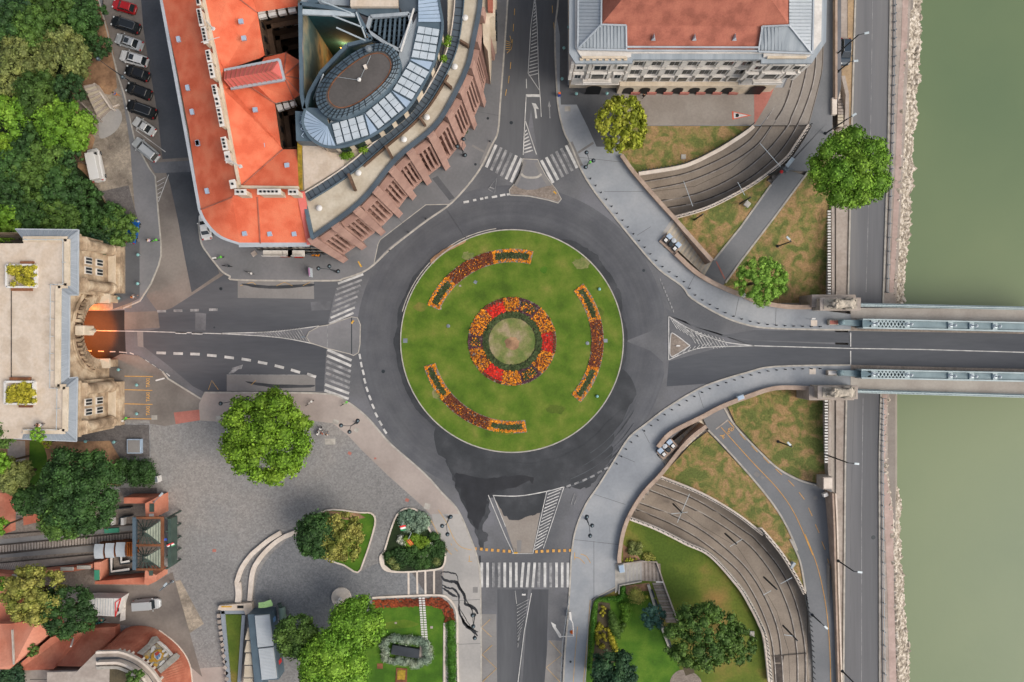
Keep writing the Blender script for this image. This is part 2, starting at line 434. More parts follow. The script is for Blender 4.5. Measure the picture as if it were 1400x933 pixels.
def ringmat():
    m=mat('ring_asphalt',['#595b60','#636569'],scale=.3,fine=3,fa=.06); t=m.node_tree; N=t.nodes; L=t.links; b=N['Principled BSDF']
    g=N.new('ShaderNodeNewGeometry'); sx=N.new('ShaderNodeSeparateXYZ'); L.new(g.outputs['Position'],sx.inputs[0])
    at=N.new('ShaderNodeMath'); at.operation='ARCTAN2'; L.new(sx.outputs[1],at.inputs[0]); L.new(sx.outputs[0],at.inputs[1])
    ln=N.new('ShaderNodeVectorMath'); ln.operation='LENGTH'; cx=N.new('ShaderNodeCombineXYZ'); L.new(sx.outputs[0],cx.inputs[0]); L.new(sx.outputs[1],cx.inputs[1]); L.new(cx.outputs[0],ln.inputs[0])
    c2=N.new('ShaderNodeCombineXYZ'); L.new(ln.outputs['Value'],c2.inputs[0]); L.new(at.outputs[0],c2.inputs[1])
    mp=N.new('ShaderNodeMapping'); mp.inputs['Scale'].default_value=(2.2,.8,1); L.new(c2.outputs[0],mp.inputs[0])
    n=N.new('ShaderNodeTexNoise'); n.inputs['Scale'].default_value=1.; n.inputs['Detail'].default_value=5; L.new(mp.outputs[0],n.inputs[0])
    mp2=N.new('ShaderNodeMapping'); mp2.inputs['Scale'].default_value=(.25,1.3,1); L.new(c2.outputs[0],mp2.inputs[0]); n2=N.new('ShaderNodeTexNoise'); n2.inputs['Scale'].default_value=1; L.new(mp2.outputs[0],n2.inputs[0])
    ad=N.new('ShaderNodeMath'); ad.operation='MULTIPLY_ADD'; L.new(n2.outputs[0],ad.inputs[0]); ad.inputs[1].default_value=2.6; L.new(ln.outputs['Value'],ad.inputs[2])
    mr=N.new('ShaderNodeMapRange'); mr.inputs[1].default_value=19.4; mr.inputs[2].default_value=27.6; L.new(ad.outputs[0],mr.inputs[0])
    r=N.new('ShaderNodeValToRGB'); L.new(mr.outputs[0],r.inputs[0]); el=r.color_ramp.elements
    for p,v in ((.12,.74),(.3,.9),(.52,.84),(.74,.97)): el.new(p).color=(v,v,v,1)
    el[0].color=(.56,.57,.6,1); el[-1].color=(1,1,1,1)
    m2=N.new('ShaderNodeMapRange'); m2.inputs[3].default_value=.82; m2.inputs[4].default_value=1.18; L.new(n.outputs[0],m2.inputs[0])
    old=b.inputs['Base Color'].links[0].from_socket; v1=N.new('ShaderNodeVectorMath'); v1.operation='MULTIPLY'; L.new(old,v1.inputs[0]); L.new(r.outputs[0],v1.inputs[1])
    v2=N.new('ShaderNodeVectorMath'); v2.operation='SCALE'; L.new(v1.outputs[0],v2.inputs[0]); L.new(m2.outputs[0],v2.inputs['Scale']); L.new(v2.outputs[0],b.inputs['Base Color']); return m
ringmat()
ringband('road_ring',152.5,213,0,360,.006,'ring_asphalt',0,0)
ringband('road_tyre_wear',152.8,185,14,132,.012,'asphalt_stain',0,4,3)
ringband('road_tyre_wear',152.8,163,-64,-14,.016,'asphalt_stain',0,5,5); ringband('road_tyre_wear',152.8,160,128,232,.020,'asphalt_stain',0,3,7)
ringband('road_tyre_wear',152.8,158,-14,16,.024,'asphalt_stain',0,3,8)
def lerp(a,b,t): return (a[0]+(b[0]-a[0])*t,a[1]+(b[1]-a[1])*t)
S1=[(609,610),(650,625),(700,631),(760,627),(810,600),(850,560),(838,600),(838,622),(822,648),(806,664),(790,668),(770,667),(748,673),(745,690),(738,702),(722,706),(705,711),(692,706),(684,694),(672,680),(668,684),(670,700),(661,722),(667,735),(658,752),(648,722),(634,692),(622,662),(612,636)]
sheet('road_wet_stain',wob(S1,5,.15,3),.044,'asphalt_stain')
S2=[(622,648),(665,655),(705,651),(730,655),(700,668),(672,674),(666,690),(658,712),(650,722),(640,700),(630,675)]
sheet('road_wet_stain',wob(S2,6,.2,8),.048,'wet_stain')
qS2=Z(520,690,5.18)
for pts,wd in (([(428,490),(450,478),(490,482),(530,492),(548,510)],2.0),([(432,505),(450,530),(490,545),(530,548),(548,560),(560,590),(590,640),(600,700)],4.2),([(548,510),(552,560),(575,600),(600,640),(598,690)],1.6),([(438,590),(470,610),(510,640),(545,655)],3.4),([(440,570),(475,590),(520,600),(552,640),(556,700)],3.0),([(590,700),(630,715),(670,740),(690,775)],4.6),([(600,640),(610,680),(640,730),(665,790)],1.6),([(556,690),(560,760),(580,810),(620,860),(690,905)],3.0),([(575,800),(600,850),(650,890),(690,930)],4.0),([(560,740),(600,800),(640,870)],1.2)):
    pp=[(p[0]+mnoise.noise(Vector((p[0]*.5,p[1]*.5,4)))*1.0,p[1]+mnoise.noise(Vector((p[0]*.5,p[1]*.5,9)))*1.0) for p in sm(qS2(pts),6)]; n=len(pp)
    A=offs(pp,.5);B=offs(pp,-.5); mb=MB(); V1=[];V2=[]
    for i in range(n):
        w_=wd*(.35+.65*math.sin(math.pi*min(1,max(.06,i/(n-1))))**.7)*(1+.5*mnoise.noise(Vector((i*.4,wd,3)))); V1.append(W(*lerp(pp[i],A[i],w_),.134)); V2.append(W(*lerp(pp[i],B[i],w_),.134))
    mb.add(V1+V2,[(i,i+1,n+i+1,n+i) for i in range(n-1)]); tag(mb.build('pavement_wet_stain','wet_stain'),kind='structure')
strip('gutter_wet_stain',[(656,760),(657,800),(658,840),(657,880),(657,933)],2.2,.009,'wet_stain')

for k in range(7):
    a0=25+k*3; ringband('road_skid_marks',187+k*4.5,188.2+k*4.5,a0,a0+30,.052+.004*(k%2),'asphalt_stain' if k%2 else 'asphalt_dark',1.2,1.2,40+k)

# ------------------------------------------------------------------ pavements (raised 12 cm)
ZP=.12
NWk=[(696,-60),(694,0),(689,75),(684,140),(680.7,180),(672,199),(653,236),(618.6,276.4),(586,300),(560.7,319),(533,341),(511,362),(494,373),(470,381),(450,384),(325,383),(314.6,378),(304,371.7),(294,360),(284,347),(275,332),(271,305)]
NWk=sm(NWk,4)
sheet('pavement_northwest',NWk+[(300,200),(500,-60)],ZP,'pave_grey',.3)
strip('kerb_northwest',NWk,2.2,.0,'kerb_stone',.14)
sheet('pavement_northwest_setts',Z(400,180,4.667)([(520,840),(545,720),(560,690),(850,470),(1000,465),(860,555),(740,645),(610,745)]),ZP+.004,'pave_dark')
strip('pavement_setts_edge',Z(400,180,4.667)([(520,840),(545,720),(560,690),(850,468),(1000,465)]),1.1,ZP+.006,'kerb_stone')
sheet('pavement_patch',Z(400,180,4.667)([(890,300),(925,283),(1035,425),(1000,440)]),ZP+.005,'pave_dark')
NEk=sm([(763,-60),(763,0),(758.7,44),(760.6,108),(763.5,147),(771,179),(781.7,201),(795,233),(815,265),(840,296.5),(868,331),(900,367.5),(932,391),(945.7,408),(985.7,431.4),(1020,444),(1060,449.4),(1163,451.4)],4)
NEp=sm([(851,213),(868,238),(907,282.5),(921,298)],3)
NEp2=sm(q3([(240,640),(300,670),(390,750),(470,800),(560,845),(640,880),(700,905)])+[(1074,421),(1120,423)],4)
sheet('pavement_northeast',NEk+[(1165,430),(1120,424)]+list(reversed(NEp2))+[(918,296),(907,282),(868,238),(851,213),(846,200),(850,172),(1040,172),(1056,150),(1078,100),(1100,60),(1100,-60)],ZP,'pave_cool',.25)
strip('kerb_northeast',NEk,2.2,0,'kerb_stone',.14)
sheet('forecourt',[(846,172),(846,120),(1082,120),(1073,130),(1056,150),(1040,171)],ZP+.006,'concrete_track')
sheet('forecourt_west',Z(760,0,3.684)([(0,60),(20,180),(20,440),(25,528),(105,528),(160,640),(205,740),(300,740),(340,640),(310,430),(60,430),(60,0),(0,0)]),ZP+.008,'pave_dark')
sheet('forecourt_tactile',Z(760,0,3.684)([(998,475),(1100,440),(1085,480),(1060,530),(1000,628)]),ZP+.010,'brick_red_paving')
SEk=sm([(1163,499.5),(1060,501.4),(1020,510),(974,524),(946,537),(911,558.6),(883,580),(860,598.6),(838.6,632),(818,665),(801,690),(788,721.6),(782,753),(779,803),(776,850),(772,900),(768,980)],4)
SEp=sm([(1106,531),(1060,531),(1020,544),(985.7,558),(960,571),(918,593),(896,616)],4)
SEp2=sm(q4([(300,420),(255,480),(170,570),(95,690),(50,800),(25,930)])+[(846,768)],4)
sheet('pavement_southeast',SEk+[(798,980),(804,860),(809,819),(841.8,803),(848,770)]+list(reversed(SEp2))+list(reversed(SEp))+[(1163,528)],ZP,'pave_cool',.25)
strip('kerb_southeast',SEk,2.2,0,'kerb_stone',.14)
strip('kerb_southeast_edge',[(798,980),(804,860),(809,822),(815,817),(842,803)],1.2,ZP,'kerb_stone',.06)
# south-west plaza
SWk=[(222,508),(229.6,518),(274.6,545.7),(280,537),(375,537),(449,539),(475,549.7),(502,571),(527,600),(542.5,615),(580,647.5),(605,675),(625,696.5),(641,731),(653,765.6),(657,806),(658,980)]
SWk=SWk[:4]+sm(SWk[4:],4)
sheet('plaza',SWk+[(-60,980),(-60,600),(100,560),(160,500),(168,484),(190,488)],ZP-.006,'cobbles',.3)
strip('kerb_southwest',SWk,2.2,0,'kerb_stone',.14)
sheet('pavement_taxi_rank',[(165,484),(190,487),(222,508),(229.6,518),(274.6,545.7),(272,552),(271,575),(225,583),(209,580),(205,580),(204,575),(165,575),(100,600),(100,520)],ZP,'asphalt_warm')
sheet('pavement_southwest',SWk[3:]+[(606,980),(606,790),(600,750),(590,705),(575,690),(530,650),(495,616),(475,595),(455,579),(430,576),(300,577),(272,575),(272,552)],ZP,'pave_warm')
sheet('pavement_south',[(590,703),(630,703),(641,731),(653,765.6),(656.5,806),(657,980),(606,980),(606,792),(607,770),(600,745)],ZP+.004,'pave_light')
qf=Z(0,560,4.664)
sheet('yard_by_gate',qf([(490,150),(500,90),(950,90),(955,300),(700,310),(560,260),(490,240)]),ZP+.004,'dark_setts')
strip('yard_line',qf([(800,93),(955,95),(957,305)]),1.4,ZP+.008,'marking_worn')
sheet('pavement_patch',Z(190,370,3.784)([(180,735),(312,720),(315,775),(190,795)]),ZP+.005,'brick_red_paving')
sheet('plaza_patch',Z(0,733,4.664)([(830,360),(1150,280),(1300,560),(1180,640),(1000,560),(900,560),(810,540)]),ZP+.002,'gravel')
sheet('plaza_patch',[(300,912),(345,908),(360,980),(255,980),(262,915)],ZP+.004,'pave_warm')
sheet('plaza_round_paving',wob(circ(440,850,0.1,4),0,1,0,1) if False else sm([(385,745),(405,730),(430,745),(470,770),(490,782),(520,770),(560,780),(600,783),(605,800),(600,815),(512,816),(500,860),(440,880),(380,840),(350,825),(352,790),(365,765)],4,True),ZP+.002,'cobbles_blue')
# north-west pavement beside the wood
Lk=[(135,-60),(135,0),(145,37),(160,100),(170,130),(177,160),(185,195),(205,232),(212,241),(215.5,283.6),(219.8,333),(219.8,350),(216.6,363),(205.8,388.7),(190.8,412),(168,422)]
sheet('pavement_west',Lk+[(150,424),(140,400),(140,-60)],ZP,'pave_grey',.25)
strip('kerb_west',Lk,1.8,0,'kerb_stone',.14)
sheet('terrace_west',[(-60,-60),(133,-60),(136,0),(147,37),(158,90),(166,125),(172,160),(178,200),(180,232),(185,290),(187,350),(180,421),(150,424),(100,424),(-60,424)],ZP+.004,'gravel')
sheet('wood_ground',[(-60,-60),(128,-60),(135,0),(147,37),(156,75),(160,120),(150,130),(112,120),(105,140),(130,190),(118,230),(130,252),(140,270),(160,300),(172,330),(150,345),(-60,345)],ZP+.012,'earth')
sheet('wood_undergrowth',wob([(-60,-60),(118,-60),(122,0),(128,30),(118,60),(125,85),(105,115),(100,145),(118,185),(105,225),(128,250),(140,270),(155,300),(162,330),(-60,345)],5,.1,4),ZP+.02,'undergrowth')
sheet('terrace_setts',Z(0,230,4.664)([(640,150),(820,110),(860,260),(880,330),(870,470),(790,480),(740,300)]),ZP+.01,'dark_setts')
sheet('pavement_west_patch',Z(0,230,4.664)([(800,475),(890,470),(890,830),(830,860),(720,900),(720,800),(800,800)]),ZP+.012,'pave_dark')

# ------------------------------------------------------------------ splitter islands
def island(name,pts,m,h=.13,km='kerb_stone'):
    sheet(name,pts,h,m,.2); strip('island_kerb',list(pts)+[pts[0]],1.2,0.,km,h+.012)
q5=Z(630,120,5.181)
isN=q5([(440,505),(545,510),(560,545),(600,620),(650,690),(680,730),(712,790),(690,818),(620,797),(480,768),(350,762),(343,725),(375,685),(415,610),(435,545)])
island('splitter_island_north',isN,'pave_light' if False else 'pave_grey',.10)
sheet('island_setts',q5([(375,690),(420,715),(470,726),(530,722),(600,700),(650,690),(680,730),(708,788),(688,810),(620,790),(480,762),(355,756),(348,725)]),.118,'brown_setts')
for a in ([(455,520),(425,610),(385,690)],[(535,530),(570,610),(625,690)]): strip('island_guide_band',q5(a),5,.112,'concrete_bay')
strip('island_guide_band',sm(q5([(428,612),(455,632),(500,638),(545,632),(572,612)])),3,.116,'kerb_stone')
qw=Z(190,370,3.784)
isW=qw([(866,345),(880,318),(930,290),(975,283),(1100,240),(1130,245),(1145,280),(1143,380),(1135,425),(1110,440),(1090,432),(970,402),(885,374)])
island('splitter_island_west',isW,'pave_grey',.10)
strip('island_groove',qw([(977,284),(974,400)]),1,.104,'marking_worn'); strip('island_groove',qw([(1100,245),(1100,432)]),1.2,.104,'dark_metal')
isE=sm(Z(860,380,3.5)([(200,275),(215,268),(282,318),(285,330),(215,374),(200,372),(195,350)]),3,True)
island('splitter_island_east',isE,'brown_setts',.10,'marking_white')
isS=Z(600,640,3.185)([(240,125),(466,108),(440,200),(410,370),(330,372),(292,255)])
sheet('road_infill_south',isS,.005,'concrete_track')

# ------------------------------------------------------------------ tram cuttings, paths, dry lawns
def loft(name,A,B,zA,zB,m,kind='structure',label=None,cat=None,parent=None,th=0):
    n=len(A); mb=MB()
    a=[W(p[0],p[1],zz(zA,p)) for p in A]; b=[W(p[0],p[1],zz(zB,p)) for p in B]
    mb.add(a+b,[(i,i+1,n+i+1,n+i) for i in range(n-1)])
    return tag(mb.build(name,m,parent),label,cat,None,None if (label or parent) else kind)
sheet('tram_bed_north',[(1104.8,172),(1030,172)]+sm(tramN_in)[1:]+[(860,235),(915,300)]+list(reversed(sm(tramN_out))),zTN,'track_bed')
sheet('tram_slab_north',[(1030,171.9),(1041,171.9),(1060,146),(1078,105),(1094,60),(1098,0),(1098,-60),(1130,-60),(1127,54),(1125,94),(1118,127),(1106,171.9)],.014,'concrete_track')
sheet('tram_bed_south',sm(tramS_out)+[(1104,840),(1110,980),(1050,980)]+list(reversed(sm(tramS_in)))+[(858,700),(898,652)],zTS,'track_bed')
strip('tram_slab_joint',[(1030,172),(1106,172)],1,.02,'rail_dark'); strip('tram_slab_joint',qS([(165,828),(305,815)]),1.2,zTSr,'rail_dark')
def cover(name,pts,z,m): return sheet(name,pts,z,m)
# promenade (upper level)
q7=Z(1060,0,4.24)
sheet('promenade',[(1122,-60),(1142,-60),(1142,135),(1138,160),(1138,190),(1106,234),(1070,232),(1054,252),(1076,226),(1100,190),(1110,172),(1106,171),(1118,127),(1125,94),(1127,54),(1123,0)],.02,'path_asphalt',.4)
pathN=q3([(770,330),(620,540),(490,700),(445,765)])+[(960,376),(985,393)]+q3([(545,815),(620,710),(780,500),(955,265)])+[(1100,240),(1070,230)]
zNp=lambda a,b:zN(a,b)+.06
sheet('path_north',pathN,lambda a,b:zN(a,b)+.05,'path_asphalt')
pathS=q4([(510,130),(545,200),(640,300),(800,480),(920,630),(1000,760),(1060,900)])+qS([(240,350),(280,440),(305,560),(320,680),(330,800),(335,933)])+[(1113,980),(1150,980),(1147,933),(1143,800),(1140,700),(1137,670)]+q4([(1210,532),(1080,500),(950,430),(830,320),(700,180),(630,60),(560,90)])
sheet('path_south',pathS,lambda a,b:zS(a,b)+.05,'path_asphalt')
strip('path_kerb',q3([(770,332),(620,542),(490,702)]),2.4,lambda a,b:zN(a,b)-.02,'kerb_stone',.16); strip('path_kerb',q3([(545,815),(620,710),(780,500),(955,265)]),2.4,lambda a,b:zN(a,b)-.02,'kerb_stone',.16)
strip('path_kerb',sm(q4([(545,205),(640,303),(800,483),(920,633),(1000,763),(1060,903)])+qS([(240,350),(280,440),(303,565)])),2.4,lambda a,b:zS(a,b)-.02,'kerb_stone',.16); strip('path_kerb',sm(q4([(630,62),(700,180),(830,318),(950,428),(1080,498),(1210,532)])),2.4,lambda a,b:zS(a,b)-.02,'kerb_stone',.16)
sheet('lawn_northeast_upper',[(846,215),(850,180),(868,172.5),(1032,172.5)]+sm(tramN_in)[1:]+[(862,240)],.10,'grass_dry',.3)
sheet('lawn_northeast_middle',[(915,296)]+list(reversed(sm(tramN_out)))[1:-12]+q3([(745,310),(775,332),(620,540),(490,700),(470,705),(290,500)]),lambda a,b:zN(a,b)+.02,'grass_dry')
sheet('lawn_northeast_lower',q3([(955,265),(780,500),(620,710),(545,815)])+[(985,395),(1010,402),(1040,412),(1080,420),(1136,415),(1138,300),(1138,190),(1120,210)],lambda a,b:zN(a,b)+.02,'grass_dry')
sheet('lawn_southeast_middle',q4([(540,215),(640,320),(790,480),(915,630),(995,760),(1055,900)])+qS([(235,350),(275,440),(300,570)])+list(reversed(sm(tramS_out)))+q4([(270,470),(350,390),(450,280)]),lambda a,b:zS(a,b)+.02,'grass_dry')
sheet('lawn_southeast_upper',[(992,550),(1010,545),(1060,533),(1135,534),(1135,665),(1122,662)]+q4([(1080,490),(950,425),(835,310),(705,170)]),lambda a,b:zS(a,b)+.02,'grass_dry')
sheet('garden_lawn',wob([(812,830),(850,812),(885,812),(905,860),(925,900),(930,990),(805,990),(808,870)],3,.1,4),.036,'lawn_fresh')
sheet('garden_southeast',sm(tramS_in)+[(1054,980),(790,980),(805,850),(812,822),(845,806),(846,720),(858,706)],.02,'grass_mixed')
# retaining walls with white coping, each one thing
for nm,A,B,zA,zB,lb in (('trench_wall',sm(tramN_in),offs(sm(tramN_in),3.0),0.9,zTN,'curved pale retaining wall between the tram cutting and the lawn by the neoclassical building'),
    ('trench_wall',sm(tramS_in),offs(sm(tramS_in),-3),0.7,zTS,'curved pale retaining wall between the southern tram cutting and the garden')):
    rt=thing('retaining_wall',lb,'wall',W(A[0][0],A[0][1],0))
    loft('wall_face',A,B,zA,zB,'kerb_stone',parent=rt); strip('coping',offs(A,-1 if 'garden' not in lb else 1),4.6,.4,'cream_stone',.5,parent=rt)
for A,off,zl,lb in ((sm(tramN_out),3.2,zTN,'curved pale retaining wall on the outer side of the northern tram cutting'),(sm(tramS_out),-3.2,zTS,'curved pale retaining wall on the outer side of the southern tram cutting')):
    B=offs(A,off); rt=thing('retaining_wall',lb,'wall',W(A[0][0],A[0][1],0))
    zt=(lambda a,b:zN(a,b)+.9) if 'northern' in lb else (lambda a,b:zS(a,b)+.9)
    loft('wall_face',B,A,zl,zt,'kerb_stone',parent=rt); strip('coping',offs(A,off*.2),4.4,lambda a,b,zt=zt:zt(a,b)-.4,'cream_stone',.5,parent=rt)
# rails
q6=Z(1060,0,4.24)
rA=[(1084,-60),(1083,50),(1076,95),(1072,111),(1060,144)]+q3([(720,50),(650,130),(520,210),(350,280),(150,320)])
rB=[(1095,-60),(1094,50),(1086,100),(1075,141)]+q3([(770,50),(690,150),(550,240),(360,320),(180,357)])
rC=[(1109,-60),(1109,50),(1105,87),(1095,130),(1083,160)]+q3([(850,50),(740,180),(600,290),(420,375),(230,415)])
rD=[(1115,-60),(1115.5,12),(1116.6,47),(1115.4,94),(1107,132)]+q3([(890,60),(790,200),(640,320),(450,410),(260,450)])
rE=[(1122,-60),(1123,0),(1125,47),(1123.7,94),(1116.6,127),(1105,170)]
sA=q4([(240,515),(440,590),(600,680),(760,790)])+qS([(100,350),(200,470),(265,610),(300,780),(305,933),(306,1100)])
sB=q4([(205,550),(400,630),(570,720),(720,820)])+qS([(100,400),(180,510),(240,650),(268,800),(272,933),(273,1100)])
sC=q4([(150,625),(350,700),(520,790)])+qS([(0,405),(80,490),(150,610),(195,740),(212,933),(215,1100)])
sD=q4([(125,660),(330,745),(500,840)])+qS([(0,450),(60,520),(120,630),(165,760),(182,933),(185,1100)])
def track(lb,a,b,zf):
    rt=thing('tram_track',lb,'track',W(a[4][0],a[4][1],0))
    for p in (a,b):
        pp=sm(p,8)
        strip('rail_groove',offs(pp,.9),2.6,lambda x,y:zf(x,y)+.012,'rail_dark',parent=rt)
        strip('rail',pp,1.0,lambda x,y:zf(x,y)-.02,'rail_steel',.07,parent=rt)
zt1=lambda x,y:zTN(x,y)+.02
track('inner pair of curving tram rails north of the bridge',rA,rB,zt1); track('outer pair of curving tram rails north of the bridge',rC,rD,zt1)
zt2=lambda x,y:zTS(x,y)+.02
track('outer pair of curving tram rails south of the bridge',sA,sB,zt2); track('inner pair of curving tram rails south of the bridge',sC,sD,zt2)
strip('tram_slab_edge',sm(rE),1.0,.016,'rail_dark')
sheet('tram_drain_dark',qS([(165,828),(215,822),(213,1000),(190,1000),(184,933)]),lambda a,b:zTS(a,b)+.03,'rail_dark')

# ------------------------------------------------------------------ quay
def qx(l): return l
sheet('quay_ground',[(1143,-60),(1143,700),(1150,980),(1225,980),(1213,700),(1214,560),(1226,400),(1240,120),(1248,-60)],-5.05,'quay_stone')
sheet('quay_road',[(1170,-60),(1169.7,0),(1165,165),(1160,400),(1157,560),(1156,620),(1153.6,932),(1153,980),(1203,980),(1203,933),(1202.5,620),(1202,560),(1208,400),(1214.5,200),(1217.5,0),(1218,-60)],-5.0,'quay_asphalt')
for a in ([(1170,-60),(1169.7,0),(1165,165),(1160,400),(1156,620),(1153,980)],[(1218,-60),(1217.5,0),(1214.5,200),(1208,400),(1202.5,620),(1203,980)]):
    strip('quay_kerb',a,2.2,-5.0,'kerb_stone',.15)
sheet('quay_verge',Z(1060,0,4.24)([(420,-200),(457,-200),(455,300),(448,700),(430,730),(428,560),(405,440),(385,440),(385,360),(440,350),(440,230),(420,220)]),-4.99,'sand_ground')
sheet('quay_ledge',[(1236,-60),(1244,-60),(1240,60),(1235,120),(1232,230),(1222,400),(1216,400),(1224,230),(1228,120),(1232,60)],-5.02,'quay_pink')
sheet('quay_ledge',[(1207,540),(1213,540),(1210,640),(1221,700),(1222,800),(1227,980),(1217,980),(1213,800),(1209,700)],-5.02,'quay_pink')
strip('quay_lane_line',[(1194,-60),(1190,200),(1184,400)],.6,-4.99,'marking_worn'); strip('quay_lane_line',[(1180,545),(1178,700),(1178,980)],.6,-4.99,'marking_worn')
strip('quay_lane_line',[(1168,545),(1163,700),(1162,980)],.5,-4.99,'asphalt_worn')
strip('quay_channel',[(1223,-60),(1222,60),(1219,200),(1212,400)],1.4,-5.0,'pave_grey',.1); strip('quay_channel',[(1206,545),(1205.5,620),(1206,780),(1208,980)],1.4,-5.0,'pave_grey',.1)

# ------------------------------------------------------------------ roundabout lawn
sheet('roundabout_lawn',circ(700,466.5,151.5,120),.13,'lawn')
strip('roundabout_kerb',circ(700,466.5,152.3,120)+[(700+152.3,466.5)],1.5,0,'kerb_stone',.16)
sheet('lawn_worn_edge',wob([(590,352),(604,343),(622,334),(636,329),(634,333),(616,342),(600,353),(590,362)],2,.2,3,3),.145,'earth')
for k,(x,y,a,b) in enumerate(((575,420,10,6),(795,360,12,8),(760,560,14,6),(640,350,8,6),(690,590,12,5),(600,540,9,7),(820,430,7,10))): sheet('lawn_dry_patch',wob(circ(x,y,a,8,ry=b),4,.2,k,3),.137+.002*(k%3),'lawn_pale' if k%2 else 'grass_mixed')
strip('roundabout_kerb_band',circ(700,466.5,155.2,60,195,262),1.3,.0,'kerb_stone',.03)
# ------------------------------------------------------------------ painted markings
def lines(name,ls,m,zb=.078):
    mb=MB()
    for pts,wd in ls: strip_mb(mb,pts,wd,zb)
    return tag(mb.build(name,m),kind='structure')
def lerp(a,b,t): return (a[0]+(b[0]-a[0])*t,a[1]+(b[1]-a[1])*t)
def bars(A0,A1,B0,B1,n): return [(lerp(A0,A1,i/(n-1)),lerp(B0,B1,i/(n-1))) for i in range(n)]
def dash(c,ang,l,wd):
    dx,dy=math.cos(R(ang))*l/2,math.sin(R(ang))*l/2
    return ([(c[0]-dx,c[1]-dy),(c[0]+dx,c[1]+dy)],wd)
# zebra crossings: bright and worn stripes
def zebra(b,wd,worn):
    lines('zebra_crossing',[(list(p),wd) for i,p in enumerate(b) if i not in worn],'marking_white')
    if worn: lines('zebra_crossing_worn',[(list(p),wd) for i,p in enumerate(b) if i in worn],'marking_worn')
zebra(bars((678.3,198.2),(713,216.5),(664.7,229),(698.5,249.3),6),3.9,{1,2,3})
zebra(bars((773.8,199),(740,219.4),(789,230),(756.4,250.3),6),3.9,{1,2,3})
zebra(bars((462,388),(450.3,442.7),(496.6,375.3),(483.3,428),8),3.0,{1,2,3,4,5})
zebra(bars((447.7,478.4),(443.7,533.8),(480.7,493),(476.7,545.7),8),3.6,{2,3,4,5})
zebra([((x+(1.8 if 7<=i<10 else 0),769.4),(x-(1 if 7<=i<11 else 0),803.3)) for i,x in enumerate([658.7+7.85*k for k in range(16)])],3.7,{2,3,10,12})
for q in ([(668,194),(675.5,197.5),(661,228),(655.5,224)],[(776,197),(782.5,193.5),(797,226),(790.5,229)]):
    sheet('tactile_paving',q,ZP+.014,'concrete_bay')
strip('tactile_paving',q5([(80,410),(165,455)]),3,ZP+.014,'concrete_bay'); strip('tactile_paving',q5([(830,462),(940,390)]),3,ZP+.014,'concrete_bay')
sheet('tactile_paving',qS2([(655,585),(690,585),(690,625),(655,625)]),ZP+.01,'concrete_bay')
# dashed ring lines
W1=[(492,487.6),(494,498.7),(496.6,509.3),(498.7,521),(501.8,532.5),(505.8,543.9),(510,555.8),(514.5,567.4),(520.3,578.8),(526.4,589.9)]
lines('give_way_line',[dash(c,80-2.7*i,7.5,2.8) for i,c in enumerate(W1)],'marking_white')
W2=[(637.3,276.3),(649,273.8),(658.6,272),(665,270.5),(676,269.2),(687.3,267),(696.6,265.7)]
lines('give_way_line',[dash(c,-11,(7.5 if i in(0,4,5,6) else 4.5),3) for i,c in enumerate(W2)],'marking_white')
lines('give_way_line',[dash((903+2.2*i,383+5.3*i),76,3.6,1.4) for i in range(9)],'marking_worn')
lines('give_way_line',[dash(c,-24,6.5,2.6) for c in Z(600,640,3.185)([(565,78),(600,66),(635,52),(668,37),(700,18),(730,2)])],'marking_worn')
# west road
lines('lane_dashes',[dash(c,a,13,3.6) for c,a in zip([(220.4,482.8),(243.6,483.6),(266.6,484.4),(289.6,486.3),(313.4,489),(336.7,492),(359,496.3),(381.9,501.6),(404,507.7),(426,513.5)],[2,1,2,5,7,9,11,14,17,18])],'marking_white')
lines('lane_dashes',[dash(c,-1,12,3.4) for c in [(221,425.8),(243.4,425),(266,424.4),(291.7,423.6)]],'marking_worn')
lines('centre_line',[([(108,452),(150,452.6),(190,453.2),(303,456.5)],1.1),([(240,455.3),(255,455.8)],2.4),([(262,456),(277,456.5)],2.4)],'marking_white')
lines('hatch_outline',[(sm([(303.6,456),(375,453.6),(435.8,446)]),1.2),(sm([(303.6,456.5),(375,461),(420,468.5),(446,476)]),1.2)],'marking_white')
hb=[]
for i in range(17):
    t=i/16; x=350+t*62; u=455.0-(x-350)*.105; l=458.8+(x-350)*.125
    hb.append(([(x-3,u),(x+5+t*3,l)],1.0))
lines('hatching',hb,'marking_worn')
q8=Z(90,390,5.49)
lines('edge_dashes',[(q8([a,b]),1.4) for a,b in (((150,494),(195,494)),((242,496),(285,498)),((330,500),(372,500)),((400,502),(460,508)),((480,508),(510,520)),((535,532),(575,552)),((595,562),(625,582)),((645,594),(677,616)),((700,630),(735,655)),((755,662),(780,684)))],'marking_white',.135 if False else .024)
lines('taxi_bay_lines',[(q8([a,b]),1.1) for a,b in (((440,684),(653,687)),((440,785),(650,791)),((440,891),(650,896)))]+[([(170,572.6),(208.5,573)],1.1)],'marking_orange',ZP+.008)
for y in (523.5,543,562):
    c=bpy.data.curves.new('taxi_letters','FONT'); c.body='TAXI'; c.size=.85; c.align_x='CENTER'; c.align_y='CENTER'; c.extrude=.003; c.offset=.012; c.materials.append(M('marking_orange'))
    o=bpy.data.objects.new('taxi_letters',c); COL.objects.link(o); o.location=W(202.5,y,ZP+.012); o.rotation_euler=(0,0,R(90)); o.scale=(.85,2.2,1)
    dg=bpy.context.evaluated_depsgraph_get(); me=bpy.data.meshes.new_from_object(o.evaluated_get(dg)); bpy.data.objects.remove(o)
    o=bpy.data.objects.new('taxi_lettering',me); COL.objects.link(o); o.location=W(202.5,y,ZP+.012); o.rotation_euler=(0,0,R(90)); o.scale=(.8,1.0,1); o['kind']='structure'
def arrow(name,pts,z,m='marking_white'): sheet(name,pts,z,m)
